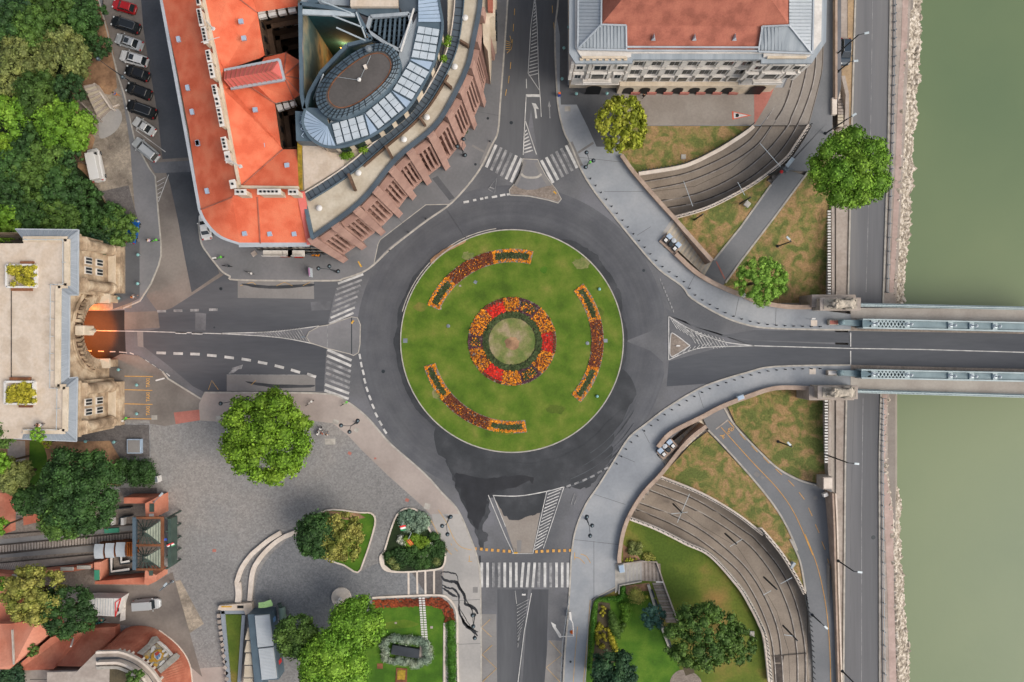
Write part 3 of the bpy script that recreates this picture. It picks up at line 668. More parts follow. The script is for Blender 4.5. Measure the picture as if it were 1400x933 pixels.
arrow('road_arrow',Z(190,370,3.784)([(462,535),(485,510),(480,505),(538,487),(530,510),(515,510),(490,530)]),.022,'marking_worn')
arrow('road_arrow',[(727,141),(732.5,142),(737,149.5),(733.5,149),(732.5,147.5),(734.5,162),(732,162),(730.5,150),(729,146)],.022)
arrow('road_arrow',[(750.8,138),(753,146),(751.8,146),(752.6,162),(751.3,162),(750.3,146),(749,146)],.022,'marking_worn')
arrow('road_arrow',Z(640,780,6.1)([(690,430),(733,455),(732,475),(775,535),(778,562),(760,560),(712,480),(705,470)]),.022)
strip('road_arrow_line',Z(640,780,6.1)([(770,552),(880,550),(872,440)]),1.4,.15,'marking_white')
# bus stop bays in concrete with zigzags
def bay(q,zig,mm='marking_yellow',extra=None):
    sheet('bus_bay',q,.012,'concrete_bay')
    if zig: lines('bus_bay_zigzag',[(zig,.7)],mm,.024)
bay(Z(640,780,6.1)([(112,365),(235,365),(243,1000),(118,1000)]),Z(640,780,6.1)([(185,408),(112,478),(195,555)]),'marking_yellow')
lines('bus_bay_zigzag',[(Z(640,780,6.1)([(200,625),(116,703),(238,820),(120,930)]),.7)],'marking_yellow',.078)
bay(Z(640,780,6.1)([(665,582),(795,588),(770,1000),(632,1000)]),Z(640,780,6.1)([(680,590),(782,706),(652,810),(770,935)]),'marking_yellow')
bay([(325,384.5),(429,384.5),(429.6,409),(325,407.5)],[(328,391),(345,386),(352,391)],'marking_yellow'); lines('bus_bay_zigzag',[([(378,391),(389,386),(400,391)],.6),([(414,391),(424,386)],.6)],'marking_yellow',.078)
bay([(310,512.7),(431,513),(431,535),(310,535)],[(285,533),(289.5,520.5),(298.5,533)],'marking_yellow'); lines('bus_bay_zigzag',[([(343,527),(350,520)],.8)],'marking_yellow',.078)
sheet('bay_tyre_stain',wob([(330,388),(345,389),(380,391),(425,388),(425,392),(380,395),(345,393)],1.5,.2,2,3),.026,'asphalt_stain')
sheet('bay_tyre_stain',wob([(335,522),(352,523),(380,526),(425,526),(425,530),(380,531),(352,527)],1.5,.2,2,3),.026,'asphalt_stain')
sheet('road_patch',[(424.5,413),(452,412),(452,424),(426,425)],.014,'asphalt_worn'); sheet('road_patch',[(267,427.5),(282,429),(281,452),(267,452)],.014,'asphalt_worn')
sheet('road_patch',q8([(440,205),(690,195),(705,320),(440,335)]),.010,'asphalt_warm'); sheet('road_patch',q8([(535,345),(580,345),(583,468),(540,460)]),.012,'concrete_bay')
sheet('road_patch',Z(150,180,3.887)([(210,165),(430,155),(430,215),(240,222)]),.012,'asphalt_worn')
lines('bay_lines',[([(310,512.7),(431,513)],.8)],'marking_worn')
# north street
lines('hatch_outline',[([(729.5,-60),(730.7,0),(725.9,34.7),(722,100.3),(737.4,123.5)],1.0),([(733,-60),(732,0),(734.5,38.6),(736.5,108),(738.4,131),(740,160)],1.0)],'marking_white')
hb=[]
for i in range(22):
    y=2+i*4.7; tl=y/100.; xl=730.3-8*min(1,tl) if y<100 else 722+(y-100)*.65; xr=732.5+4*y/110
    if xr-xl>1.5: hb.append(([(xl+.5,y+3.2),(xr-.5,y)],1.3))
lines('hatching',hb,'marking_white')
lines('stop_line',[([(719,131),(738.4,131)],3.6)],'marking_white')
lines('lane_line',[([(719.6,108),(719.8,121)],1.2),([(719.4,131),(716.8,180),(715.3,212)],1.3),([(718.5,166),(725,186),(733.5,211.5)],1.3)],'marking_white')
hb=[]
for i in range(7):
    y=178+i*4.6; hb.append(([(716.6,y+3.5),(719.5+(y-176)*.3,y)],1.8))
lines('hatching',hb,'marking_white')
lines('yellow_dashes',[([a,b],.9) for a,b in (((703.7,12),(703.3,21)),((702.2,33),(701.6,43)),((700.6,54),(699.6,65)),((698.4,85),(697.6,94.5)),((696.2,104),(695,114)),((692.6,122.5),(690.8,131)),((755,8),(755.4,18)),((757,31),(758,42)))]+[([(697,49),(700,60),(699,67),(693,73)],.8)]+[([(691.5,56+3*k),(698,58.5+2.4*k)],.8) for k in range(5)],'marking_yellow')
lines('yield_triangle_mark',[(q5([(195,720),(255,640),(240,748),(195,720)]),.7),(q5([(205,705),(238,718)]),1.6)],'marking_worn')
# north-west street
lines('parking_line',[(Z(0,0,4)([(742,712),(905,832)]),.9),(Z(0,0,4)([(745,820),(850,890)]),.9)],'marking_white')
qn=Z(0,230,4.664)
lines('hatch_outline',[(qn([(1075,42),(1010,215)]),1.0)]+[(qn([(998,90+27*k),(1055-9*k,60+30*k)]),.8) for k in range(5)],'marking_white')
lines('corner_line',[(Z(150,180,3.887)([(485,590),(520,645),(545,668)]),.8)],'marking_white')
# east
lines('hatch_outline',[([(914.3,432.9),(914.3,492.3)],1.1),(sm([(914.3,432.9),(942.9,450),(974.3,462.9),(997,469),(1031.4,472.9)]),1.2),(sm([(914.3,492.3),(942.9,480),(968.6,474.9),(1031.4,473)]),1.2)],'marking_white')
hb=[]
for i in range(9):
    x0=917+i*3.2; y0=436+i*1.8; hb.append(([(x0,y0),(x0+9+i*1.6,y0+14+i*1.0 if i<7 else y0+12)],.7))
for i in range(11):
    x=938+i*5.0; u=447.5+(x-938)*.30; l=481.5-(x-938)*.12
    if x<990: hb.append(([(x,u+1),(x+min(13,(l-u)*.6),min(l-1,u+min(22,(l-u)*.95)))],.7))
for i in range(9):
    x=921+i*6.2; l=488.5-i*1.9; hb.append(([(x-1,l-.5),(x+5,l-9+i*.4)],.7))
lines('hatching',hb,'marking_white')
lines('centre_line',[([(1031,473),(1163,476.6),(1260,478),(1400,482),(1480,484)],1.2),([(1163,455),(1163,474)],1.5),([(1163,480),(1163,499)],1.5)],'marking_white')
# south
q9=Z(600,640,3.185)
lines('bay_outline',[(q9([(215,118),(255,215),(290,300),(325,372)]),1.1),(sm(q9([(235,120),(350,122),(470,102),(540,84)])),1.3),(q9([(237,120),(290,255)]),1.0),(q9([(470,102),(415,345)]),1.0),(q9([(545,82),(455,350)]),1.0),(q9([(320,373),(410,373)]),.8),(q9([(410,373),(415,345)]),.8)],'marking_white')
hb=[]
for i in range(17):
    t=i/16; y=100+t*240; xl=474-t*58; xr=538-(y-84)*.33
    hb.append((q9([(xl,y+16),(xr,y-8)]),1.3))
lines('hatching',hb,'marking_white')
lines('cycle_crossing',[dash(c,5,3.6,3.8) for c in [(650,750.5),(658,751),(665.3,751.8),(673,752.4),(681,753),(688.9,753.7),(696.4,754)]]+[dash(c,-3,3.6,3.8) for c in [(733.4,754.6),(741,754),(748.8,753.7),(756.7,753.3),(764.5,753.3),(772,753),(779.6,752.7)]],'marking_orange')
qa=Z(640,780,6.1)
lines('centre_line',[(qa([(528,190),(470,500),(415,940)]),1.1),(qa([(392,170),(405,280)]),.6)],'marking_white')
lines('hatching',[(qa([(405+i*.8,295+i*29),(510-i*7.5,240+i*29)]),1.0) for i in range(13)],'marking_worn')
lines('yield_triangle_mark',[(q9([(575,160),(590,112),(603,122),(587,165)]),.8)],'marking_worn')
sheet('road_patch',q9([(340,315),(360,315),(358,365),(340,365)]),.012,'concrete_bay')
# cycle lanes on pavements
lines('cycle_lane_line',[(sm(qS2([(335,75),(390,170),(440,280),(505,355)])),.8),(sm(qS2([(410,38),(470,130),(520,240),(570,300),(645,322)])),.8),(qS2([(498,275),(508,290)]),.8),(qS2([(525,308),(548,332)]),.7),(qS2([(630,362),(630,402)]),.8),(qS2([(622,402),(650,404)]),.8)],'marking_yellow',ZP+.012)
qg=Z(780,720,4.379)
lines('cycle_lane_line',[(sm(qg([(60,165),(95,180),(120,220)])),.9),(sm(qg([(25,185),(55,192),(85,222)])),.9),(qg([(25,155),(25,200)]),1.0),(qg([(42,600),(28,760),(15,960)]),.7),(qg([(118,440),(98,700),(75,960)]),.8)],'marking_yellow',ZP+.012)
zz2=lambda a,b:zS(a,b)+.09
lines_=[]
def zl(name,ls,m,zf):
    mb=MB()
    for pts,wd in ls: strip_mb(mb,pts,wd,zf)
    tag(mb.build(name,m),kind='structure')
zl('cycle_lane_line',[(sm(q4([(618,188),(800,390),(950,550),(1050,700),(1150,930)])+qS([(300,330),(350,460),(385,620),(400,780),(405,940),(405,1100)])),.9)],'marking_orange',zz2)
zl('cycle_lane_dashes',[(q4([a,b]),.9) for a,b in (((662,152),(695,192)),((727,225),(760,262)),((795,295),(830,333)),((863,362),(898,398)),((935,430),(972,464)),((1008,495),(1043,531)),((1070,565),(1102,607)),((1125,655),(1147,703)),((1165,752),(1187,800)),((1202,850),(1222,898)))]+[(qS([a,b]),.9) for a,b in (((392,430),(404,468)),((412,506),(418,545)),((425,582),(427,620)))],'marking_orange',zz2)
# bicycle and pedestrian symbols painted on the path
def ring(c,r,wd=.6,n=10): return (circ(c[0],c[1],r,n)+[(c[0]+r,c[1])],wd)
zl('cycle_symbol',[ring(q4([(663,218)])[0],1.6),ring(q4([(684,200)])[0],1.6),(q4([(663,218),(660,198),(676,190),(684,200)]),.6),(q4([(662,198),(682,212)]),.6)],'marking_orange',zz2)
zl('pedestrian_symbol',[(q4([(612,236),(625,238),(640,232)]),1.2),(q4([(625,238),(632,256)]),1.0),(q4([(625,240),(640,248)]),.8)],'marking_orange',zz2)
# warning triangle painted on the forecourt
qv=Z(950,60,5.181)
sheet('warning_triangle',qv([(262,478),(402,508),(266,538)]),ZP+.014,'marking_red'); sheet('warning_triangle_inner',qv([(274,486),(376,508),(276,530)]),ZP+.018,'marking_white')
sheet('warning_pictogram',qv([(288,496),(308,494),(314,508),(308,520),(288,520)]),ZP+.022,'black')
lines('pavement_joints',[([a,b],.45) for a,b in (((790,215),(850,222)),((826,262),(880,262)),((871,322),(890,310)),((940,395),(950,376)),((1005,432),(1010,408)),((1060,445),(1061,422)),((878,587),(888,606)),((845,622),(868,632)),((812,676),(855,690)),((785,738),(848,745)),((812,740),(812,818)),((955,537),(962,558)),((640,330),(610,285)),((690,160),(640,150)),((560,316),(545,300)),((656,820),(610,822)),((657,880),(607,882)))],'pave_dark',ZP+.016)
# manholes and small patches
mb=MB()
for x,y,r in ((667,162,1.8),(650,225,1.8),(699,168,2.4),(293,448,1.2),(524,508,2.4),(1194,735,3),(780,905,1.6),(845,250,2),(880,370,2),(302,395,2.2)):
    mb.face([W(a,b,.135 if (x<690 and y<230) or x in(780,) else .026) for a,b in circ(x,y,r,14)])
tag(mb.build('manhole_covers','dark_metal'),kind='structure')
def patches(pp,z,m):
    for x,y,wx,wy,a in pp:
        ca,sa=math.cos(R(a)),math.sin(R(a)); sheet('paving_patch',[(x+u*ca-v*sa,y+u*sa+v*ca) for u,v in((-wx,-wy),(wx,-wy),(wx,wy),(-wx,wy))],z,m)
patches([(451.5,604,7,4,0),(299,572,4,3.2,0),(459,577,4,3,20),(487.5,588,3,3,40),(211,571,4,3,0),(584,692.5,4,4,15),(776,149,4,3.5,0)],ZP+.02,'kerb_stone')
patches([(478,620,2.4,2,30),(513,627,1.5,1.2,0),(556.5,684,2.4,2.2,20),(293,753,2.5,2,0)],ZP+.02,'brick_red_paving')
patches([(1034.6,649,3.5,3,40),(1042,653,2.5,2,40)],lambda a,b:zS(a,b)+.09,'concrete_bay'); patches([(1115,681,3,2.2,0)],lambda a,b:zS(a,b)+.09,'concrete_bay')
patches([(1113,442,4.3,4,0),(1111,508,4.3,4,0)],ZP+.02,'cream_stone')
strip('path_drain',q4([(588,200),(660,145)]),1.6,lambda a,b:zS(a,b)+.09,'quay_stone'); strip('path_drain',q3([(500,710),(542,795)]),1.6,lambda a,b:zN(a,b)+.09,'brick_red_paving')
# ------------------------------------------------------------------ roof and wall materials
mat('roof_orange',['#d46444','#de7150','#e17c5a'],scale=.5,fine=7,fa=.07,rough=.8,bump=.15,bscale=6)
mat('roof_red_sheet',['#cf6a62','#d87268'],scale=.4,fine=3,fa=.05,rough=.7)
mat('roof_tile_weathered',['#985b4b','#ab6856','#b4705c'],scale=.5,fine=5,fa=.12,rough=.85,detail=7)
mat('roof_zinc',['#939ca3','#a3abb1'],scale=.3,fine=2,fa=.06,rough=.5,stretch=(4,.3,1))
mat('roof_zinc_light',['#a8b0b7','#b5bcc2'],scale=.3,fine=2,fa=.06,rough=.5)
mat('roof_slate_blue',['#858e97','#929aa2'],scale=.3,fine=2,fa=.05,rough=.6)
mat('plaster_white',['#d2cdc6','#e2ddd6'],scale=.6,fine=3,fa=.08)
mat('plaster_cream',['#c9b9a2','#d8cab5'],scale=.5,fine=3,fa=.08)
mat('limestone',['#8f7c66','#b6a086','#cdbba1'],scale=.5,fine=2.5,fa=.14,detail=7,bump=.4,bscale=4)
mat('terrace_stone',['#c2b2a0','#d0c2b2','#c8b7a4'],scale=.35,fine=3,fa=.08)
mat('terrace_beige',['#b4a894','#c6bcaa'],scale=.4,fine=3,fa=.08)
mat('terracotta',['#ad634d','#bd745c','#c9866c'],scale=.3,fine=3,fa=.1,detail=7)
mat('terracotta_light',['#c57d64','#d29078'],scale=.3,fine=3,fa=.08)
mat('pink_granite',['#a18075','#b29083'],scale=.4,fine=4,fa=.08)
mat('slate_walkway',['#47525c','#525d67'],scale=.4,fine=3,fa=.07,rough=.6)
mat('steel_blue',['#4e5f6b','#5b6c78'],scale=.4,fine=2,fa=.06,rough=.45)
mat('bitumen',['#504d4b','#5c5856'],scale=.2,fine=3,fa=.1,detail=7)
mat('skylight',['#b5c0c8','#c3ccd3'],scale=.5,fine=3,fa=.05,rough=.3)
mat('skylight_blue',['#9db1c6','#a9bbce'],scale=.4,fine=2,fa=.04,rough=.3)
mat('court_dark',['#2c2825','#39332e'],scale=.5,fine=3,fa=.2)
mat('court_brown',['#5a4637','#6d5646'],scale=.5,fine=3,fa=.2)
mat('atrium_wall',['#4a6a6c','#7d8c80','#a49a80','#365459'],scale=.18,fine=2,fa=.1,detail=6)
mat('atrium_teal',['#245560','#2f6a74'],scale=.3,fine=2,fa=.1)
mat('rust',['#6b4530','#8a5a3e'],scale=.6,fine=3,fa=.2)
mat('moss_yellow',['#8a7a2a','#b09030'],scale=1,fine=3,fa=.3)
mat('antenna_white',['#c8c6c2'],fa=.05)
mat('lit_lamp',['#ffb060'],fa=0,emit='#ff9a3c',estr=6)

def ztop(pts,z): return [W(a[0],a[1],z if len(a)<3 else a[2]) for a in pts]
def wallpart(root,outline,z,m,z0=0,name='wall',inset=0):
    """vertical walls under a roof outline given in the picture plane at height z"""
    t=[W(a[0],a[1],z) for a in outline]; b=[Vector((v.x,v.y,z0)) for v in t]
    n=len(t); mb=MB().add(b+t,[(i,(i+1)%n,n+(i+1)%n,n+i) for i in range(n)])
    return mb.build(name,m,root)
def poly3(root,name,m,faces):
    mb=MB()
    for f in faces: mb.face(ztop(f,0))
    o=mb.build(name,m,root,recalc=False); me=o.data
    # faces upward
    bm=bmesh.new(); bm.from_mesh(me)
    for f in bm.faces:
        f.normal_update()
        if f.normal.z<0: f.normal_flip()
    bm.to_mesh(me); bm.free(); return o

# ================================================================== orange-roofed building
E=15.; RG=19.; RI=17.2; LO=16.2
bo=thing('corner_building','long cream corner building under a bright orange tiled roof with rows of white chimneys','building',W(330,200,0))
gut=[(219,-60),(221.4,0),(232,58),(258,199),(265,238),(273.5,286)]+sm([(273.5,286),(279,299),(290,314),(304,325),(327.5,333)],4)[1:]+[(424,334)]
# chimney line and ridge line
ch=[(262,-60,18.),(268.6,0,18.),(285,90,18.),(300.8,178,18.),(313.5,250,18.),(317.5,270,18.)]
rd=[(272,-60,RG),(279,0,RG),(292,62,RG),(303,120,RG),(317,199,RG),(328,256,RG)]
L1=[(p[0],p[1],E) for p in [(219,-60),(221.4,0),(241,90),(258,178),(268,250),(274.5,287)]]
fc=[[L1[i],L1[i+1],ch[i+1],ch[i]] for i in range(5)]
poly3(bo,'roof_slope','roof_orange',fc)
cor=[(p[0],p[1],E) for p in sm([(274.5,287),(280,300),(291,314),(305,325),(327.5,333)],4)]
poly3(bo,'roof_slope','roof_orange',[[cor[i],cor[i+1],ch[5]] for i in range(len(cor)-1)]+[[cor[-1],(424,333,E),(411,270,18.),ch[5]]])
poly3(bo,'roof_slope','roof_orange',[[ch[i],ch[i+1],rd[i+1],rd[i]] for i in range(5)]+[[ch[5],(411,270,18.),(408.5,257,RG),rd[5]]])
# inner slopes
poly3(bo,'roof_slope','roof_orange',[
 [(272,-60,RG),(279,0,RG),(292,62,RG),(303,120,RG),(317,199,RG),(328,256,RG),(386.7,204.4,LO),(384,200,LO),(375.8,141.5,LO),(344,120,16.6),(316,121,17.4),(307,96,17.6),(355,80,16.6),(362,76,LO),(352,19,LO),(351,17,LO),(328.6,0,17.6),(328,-60,17.6)],
 [(328,256,RG),(408.5,257,RG),(406,204.4,LO),(386.7,204.4,LO)]])
poly3(bo,'roof_slope','roof_tile_red' if False else 'roof_orange',[[(328.6,0,17.6),(351,17,LO),(407,8.6,LO),(407,-60,18.5),(328,-60,18.5)]])
# mid wing with the octagonal end and the pink sheet-metal ridge cap
cen=(388,104,19.2)
poly3(bo,'wing_roof','roof_orange',[[(361,79,LO),(391,72,LO),cen,(352,95,18.6)],[(391,72,LO),(411,84,LO),cen],[(411,84,LO),(412.5,108,LO),cen],[(412.5,108,LO),(411,129,LO),cen],[(411,129,LO),(401.5,136,LO),cen],[(401.5,136,LO),(376,141.5,LO),(350,116,18.2),cen],[(376,141.5,LO),(344,120,17),(350,116,18.2)]])
rc=[[(307,96.5,18.3),(382,82.5,19.2),(372,97,20.3),(306,109,20)],[(316,121,18.3),(306,109,20),(372,97,20.3),(388.7,109,19.2)],[(382,82.5,19.2),(388.7,109,19.2),(372,97,20.3)]]
poly3(bo,'ridge_cap','roof_red_sheet',rc)
mb=MB()
for a,b in (((316,121.5,18.3),(388.7,109.5,19.2)),((307,96.5,18.3),(382,82,19.2)),((382,82,19.2),(388.7,109.5,19.2))): mb.bar(W(*a),W(*b),.35,.3)
mb.build('ridge_cap_gutter','roof_zinc_light',bo)
mb=MB()
for i in range(11):
    t=(i+.5)/11; a=(307+75*t,96.6-14*t,18.38+.9*t); r=(306+66*t,109-12*t,20.05+.3*t); b=(316+72.7*t,121-12*t,18.38+.9*t)
    mb.bar(W(*a),W(*r),.08,.1); mb.bar(W(*r),W(*b),.08,.1)
mb.build('ridge_cap_seam','roof_tile_weathered',bo)
# hip lines and ridge parapet
mb=MB()
for i in range(5): mb.bar(W(rd[i][0],rd[i][1],RG+.1),W(rd[i+1][0],rd[i+1][1],RG+.1),.35,.5)
mb.bar(W(328,256,RG+.1),W(408.5,257,RG+.1),.35,.5); mb.build('ridge_wall','plaster_cream',bo)
mb=MB()
for a,b in (((328.6,0,17.7),(351,17,LO+.1)),((328,256,19.1),(386.7,204.4,LO+.15)),((274.5,287,E+.1),(317.5,270,18.1)),((352,270,18.05),(356,333,E+.1)),((391,72,LO+.1),cen),((411,84,LO+.1),cen),((412.5,108,LO+.1),cen),((411,129,LO+.1),cen),((401.5,136,LO+.1),cen),((344,120,17.05),(376,141.5,LO+.1))): mb.bar(W(*a),W(*b),.14,.12)
mb.build('hip_tiles','roof_tile_weathered',bo)
mb=MB()
for i in range(len(gut)-1): mb.bar(W(gut[i][0]-.5,gut[i][1],E-.1),W(gut[i+1][0]-.5,gut[i+1][1],E-.1),.42,.3)
mb.build('gutter','roof_zinc_light',bo)
mb=MB(); mb.bar(W(425,334,E),W(411,262,E+3.2),1.0,.5); mb.build('party_wall_cap','roof_red_sheet',bo)
mb=MB(); mb.bar(W(423,334,E-.3),W(327,335,E-.3),.7,.3); mb.build('cornice','roof_zinc_light',bo)
wo_=[(221,-60),(223,0),(233,58),(259.5,199),(275.5,286)]+[(p[0]+1.2,p[1]-1.5) for p in sm([(275.5,286),(280,299),(291,313),(305,324),(327.5,332)],4)[1:]]+[(422,332),(408,257),(405,204),(384,204),(384,200),(375.8,141.5),(401.5,136),(411,129),(412.5,108),(411,84),(391,72),(362,76),(352,19),(407,8.6),(407,-60)]
wallpart(bo,wo_,E-.2,'plaster_cream')
mb=MB()
for i in range(1,4):
    a,b=W(*wo_[i],E-.2),W(*wo_[i+1],E-.2); d=b-a; L_=d.length; d.normalize(); nn=Vector((d.y,-d.x,0))
    if nn.x>0: nn=-nn
    for j in range(int(L_/2.9)):
        p=a+d*(2.9*(j+.5))+nn*.04
        for zc in (2.6,6.,9.4,12.6): mb.bar(Vector((p.x,p.y,zc))-d*.55,Vector((p.x,p.y,zc))+d*.55,.12,1.8)
mb.build('window','glass_dark',bo)
# south facade openings (seen obliquely under the eave)
base=W(327,333,E); 
mb=MB()
x=332
while x<420:
    p=W(x,333,E); 
    for zc in (3,7,11): mb.box((p.x,p.y-.02,zc),(1.1,.14,1.7))
    x+=8.5
mb.build('window','glass_dark',bo)
mb=MB(); p0=W(375,333,E)
for xx,ww in ((350,5),(371,2.6),(384,4.2)): 
    p=W(xx,333,E); mb.box((p.x,p.y-.5,7.5),(ww*.6,1.1,.25)); mb.box((p.x,p.y-1.02,8),(ww*.6,.06,.9))
mb.build('balcony','plaster_white',bo)
# court walls (inside faces) and floors
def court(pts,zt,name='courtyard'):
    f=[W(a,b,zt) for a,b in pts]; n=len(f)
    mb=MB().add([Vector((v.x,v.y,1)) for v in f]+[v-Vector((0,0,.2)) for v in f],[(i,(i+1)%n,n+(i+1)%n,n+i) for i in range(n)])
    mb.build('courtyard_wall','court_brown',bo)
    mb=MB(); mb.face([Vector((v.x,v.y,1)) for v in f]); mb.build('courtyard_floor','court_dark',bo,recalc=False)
    # galleries and windows on each wall
    g=MB(); k=MB()
    for i in range(n):
        a,b=f[i],f[(i+1)%n]; d=(b-a); L=d.length
        if L<2: continue
        c=sum(f,Vector())/n; nn=Vector((-d.y,d.x,0)).normalized()
        if nn.dot(c-a)<0: nn=-nn
        for zc in (4.5,8.5,12.5): g.bar(Vector((a.x,a.y,zc))+nn*.35,Vector((b.x,b.y,zc))+nn*.35,.7,.18)
        m_=max(1,int(L/1.8))
        for j in range(m_):
            p=a+d*((j+.5)/m_)
            for zc in (3,7,11,14.4): k.box((p.x+nn.x*.03,p.y+nn.y*.03,zc),(.7,.7,1.3),math.atan2(d.y,d.x)) if False else k.bar(Vector((p.x,p.y,zc))-d.normalized()*.4+nn*.05,Vector((p.x,p.y,zc))+d.normalized()*.4+nn*.05,.1,1.2)
    g.build('gallery','court_brown',bo); k.build('window','black',bo)
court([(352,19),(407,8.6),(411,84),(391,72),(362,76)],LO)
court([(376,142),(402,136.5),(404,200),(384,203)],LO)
# pale plaster top storeys at the court edges
mb=MB()
for i in range(4):
    a=W(354+i*13.5,21.5-i*2.6,LO-.6); b=W(364+i*13.5,19.6-i*2.6,LO-.6); mb.bar(a,b,1.1,.6)
    a=W(366+i*11.5,33-i*2,LO-5); b=W(374+i*11.5,31.5-i*2,LO-5); mb.bar(a,b,1.6,.5)
for i in range(3):
    a=W(379+i*9,147-i*3,LO-.8); b=W(386+i*9,144.5-i*3,LO-.8); mb.bar(a,b,1.3,.6)
mb.build('plaster_band','plaster_white',bo)
# chimneys : each a child with pots
chs=[(274,3,268,4,3),(276.5,18,5,15,5),(281,42,5,18,6),(284,77,5,12,4),(287.5,97,5,15,4),(294.5,125,5,11,3),(297,139,5,11,2),(301,160,5,18,4),(307.5,196,5,14,3),(311,214,5,12,2),(318,252,5.5,9,1)]
chs=[(271.5,3,4,7,2),(274,24,5,22,5),(280,48.5,5,21,4),(285.5,77,5,15,3),(289.5,97,5,18,3),(294,124,5,14,3),(297.5,139.5,5,14,2),(301.5,160,5,25,4),(307,196.5,5.5,16,3),(311.5,215,6,14,1),(318.5,252,6.5,10,1)]
rnd=random.Random(5)
def chimney(px,py,wx,wy,n,ang):
    zt=RG+1.6; c=W(px,py,zt); wx*=S*.84; wy*=S*.84
    o=MB().box((c.x,c.y,zt-1.3),(wx,wy,2.6),ang).build('chimney','plaster_cream',bo,bevel=.04)
    mb=MB().box((c.x,c.y,zt+.03),(wx+.18,wy+.18,.12),ang); mb.build('chimney_cap','plaster_white',o)
    mb=MB()
    for k in range(n):
        t=(k+.5)/n-.5; d=Vector((-math.sin(ang),math.cos(ang),0))*t*wy*.9
        mb.box((c.x+d.x,c.y+d.y,zt+.2),(.26,.26,.25),ang)
    mb.build('chimney_pot','black',o)
for a in chs: chimney(*a,ang=R(11))
for px,py,wx,n in ((329,263,14,2),(368,262.5,30,5),(401,263,12,2)): chimney(px,py,6,wx,n,R(90))
mb=MB()
for x,y,z in ((243,53,16.9),(255.5,119.5,16.9),(261.5,152.5,16.9),(269.5,195.5,16.8),(269,195,16.8),(282,261,16.6)): 
    c=W(x,y,z); mb.box((c.x,c.y,z-.25),(.5,.75,.35),R(11))
for x,y,z in ((329,29,18.4),(333,52,18.2),(348.5,150,17.6),(359,199,17.2),(392,226,17.6),(334,319.5,15.9),(368.5,320,15.8),(402,320,15.8)):
    c=W(x,y,z); mb.box((c.x,c.y,z-.15),(.62,.62,.35),R(8))
mb.build('roof_window','skylight_blue',bo)
for pts in ([(287,34,20),(292,40,20.5),(273,66,22),(300,57,22)],[(319,222,20),(329,228,21.5)]):
    mb=MB(); p=[W(*a) for a in pts]
    mb.tube([Vector((p[0].x,p[0].y,18.5)),Vector((p[0].x,p[0].y,21.5))],.05); mb.tube([Vector((p[0].x,p[0].y,21.4)),W(pts[1][0],pts[1][1],21.4)],.06)
    mb.tube([W(pts[0][0]-12,pts[0][1]+24 if len(pts)>2 else pts[0][1]-3,21.4),W(pts[0][0]+13,pts[0][1]+17 if len(pts)>2 else pts[0][1]+7,21.4)],.05)
    c=W(pts[1][0],pts[1][1],21.2); mb.lathe((c.x,c.y,21.2),[(.05,0),(.28,.12),(.1,.2)],10)
    mb.build('antenna','antenna_white',bo)

# ================================================================== oval modern building with granite arcade
bm_=thing('oval_office_building','curved modern office block with grey glazed oval roof and pink granite finned facade','building',W(540,150,0))
q10=Z(400,0,4.443); q11=Z(400,180,4.667)
ringo=[(652,-60),(654,-10)]+q10([(1122,60),(1085,250),(1050,400),(960,590),(850,760)])+q11([(650,165),(420,440),(110,670)])
ringo=sm(ringo,5); TZ=17.
# vertical facade strip : from the ring down to ground
top=[W(p[0],p[1],TZ) for p in ringo]
ctr=W(480,60,TZ)
base=[Vector((v.x,v.y,0)) for v in top]; n=len(top)
MB().add(base+top,[(i,i+1,n+i+1,n+i) for i in range(n-1)]).build('facade_wall','pink_granite',bm_)
# arc-length parametrisation of the facade
cum=[0]
for i in range(n-1): cum.append(cum[-1]+(top[i+1]-top[i]).length)
def fac(s):
    s=max(0,min(cum[-1]-1e-4,s)); i=max(k for k in range(n-1) if cum[k]<=s); t=(s-cum[i])/(cum[i+1]-cum[i])
    p=top[i].lerp(top[i+1],t); d=(top[i+1]-top[i]).normalized(); nn=Vector((-d.y,d.x,0))
    if nn.dot(p-ctr)<0: nn=-nn
    return Vector((p.x,p.y,0)),d,nn
LT=cum[-1]; nb=13; bw=LT/nb
for k in range(nb+1):
    p,d,nn=fac(k*bw+ (0.05 if k==0 else -.05 if k==nb else 0)); mb=MB()
    # wide splayed pier growing outward towards the ground
    hw=.52
    for (z0,z1,o0,o1) in ((0,TZ-.4,2.1,.9),):
        bot=[p+d*a+nn*o for a,o in((-hw,0),(hw,0),(hw,o0),(-hw,o0))]; tp=[p+d*a+nn*o+Vector((0,0,z1)) for a,o in((-hw*1.2,0),(hw*1.2,0),(hw*1.2,o1),(-hw*1.2,o1))]
        mb.prism(bot,tp)
    mb.build('pier','pink_granite',bm_)
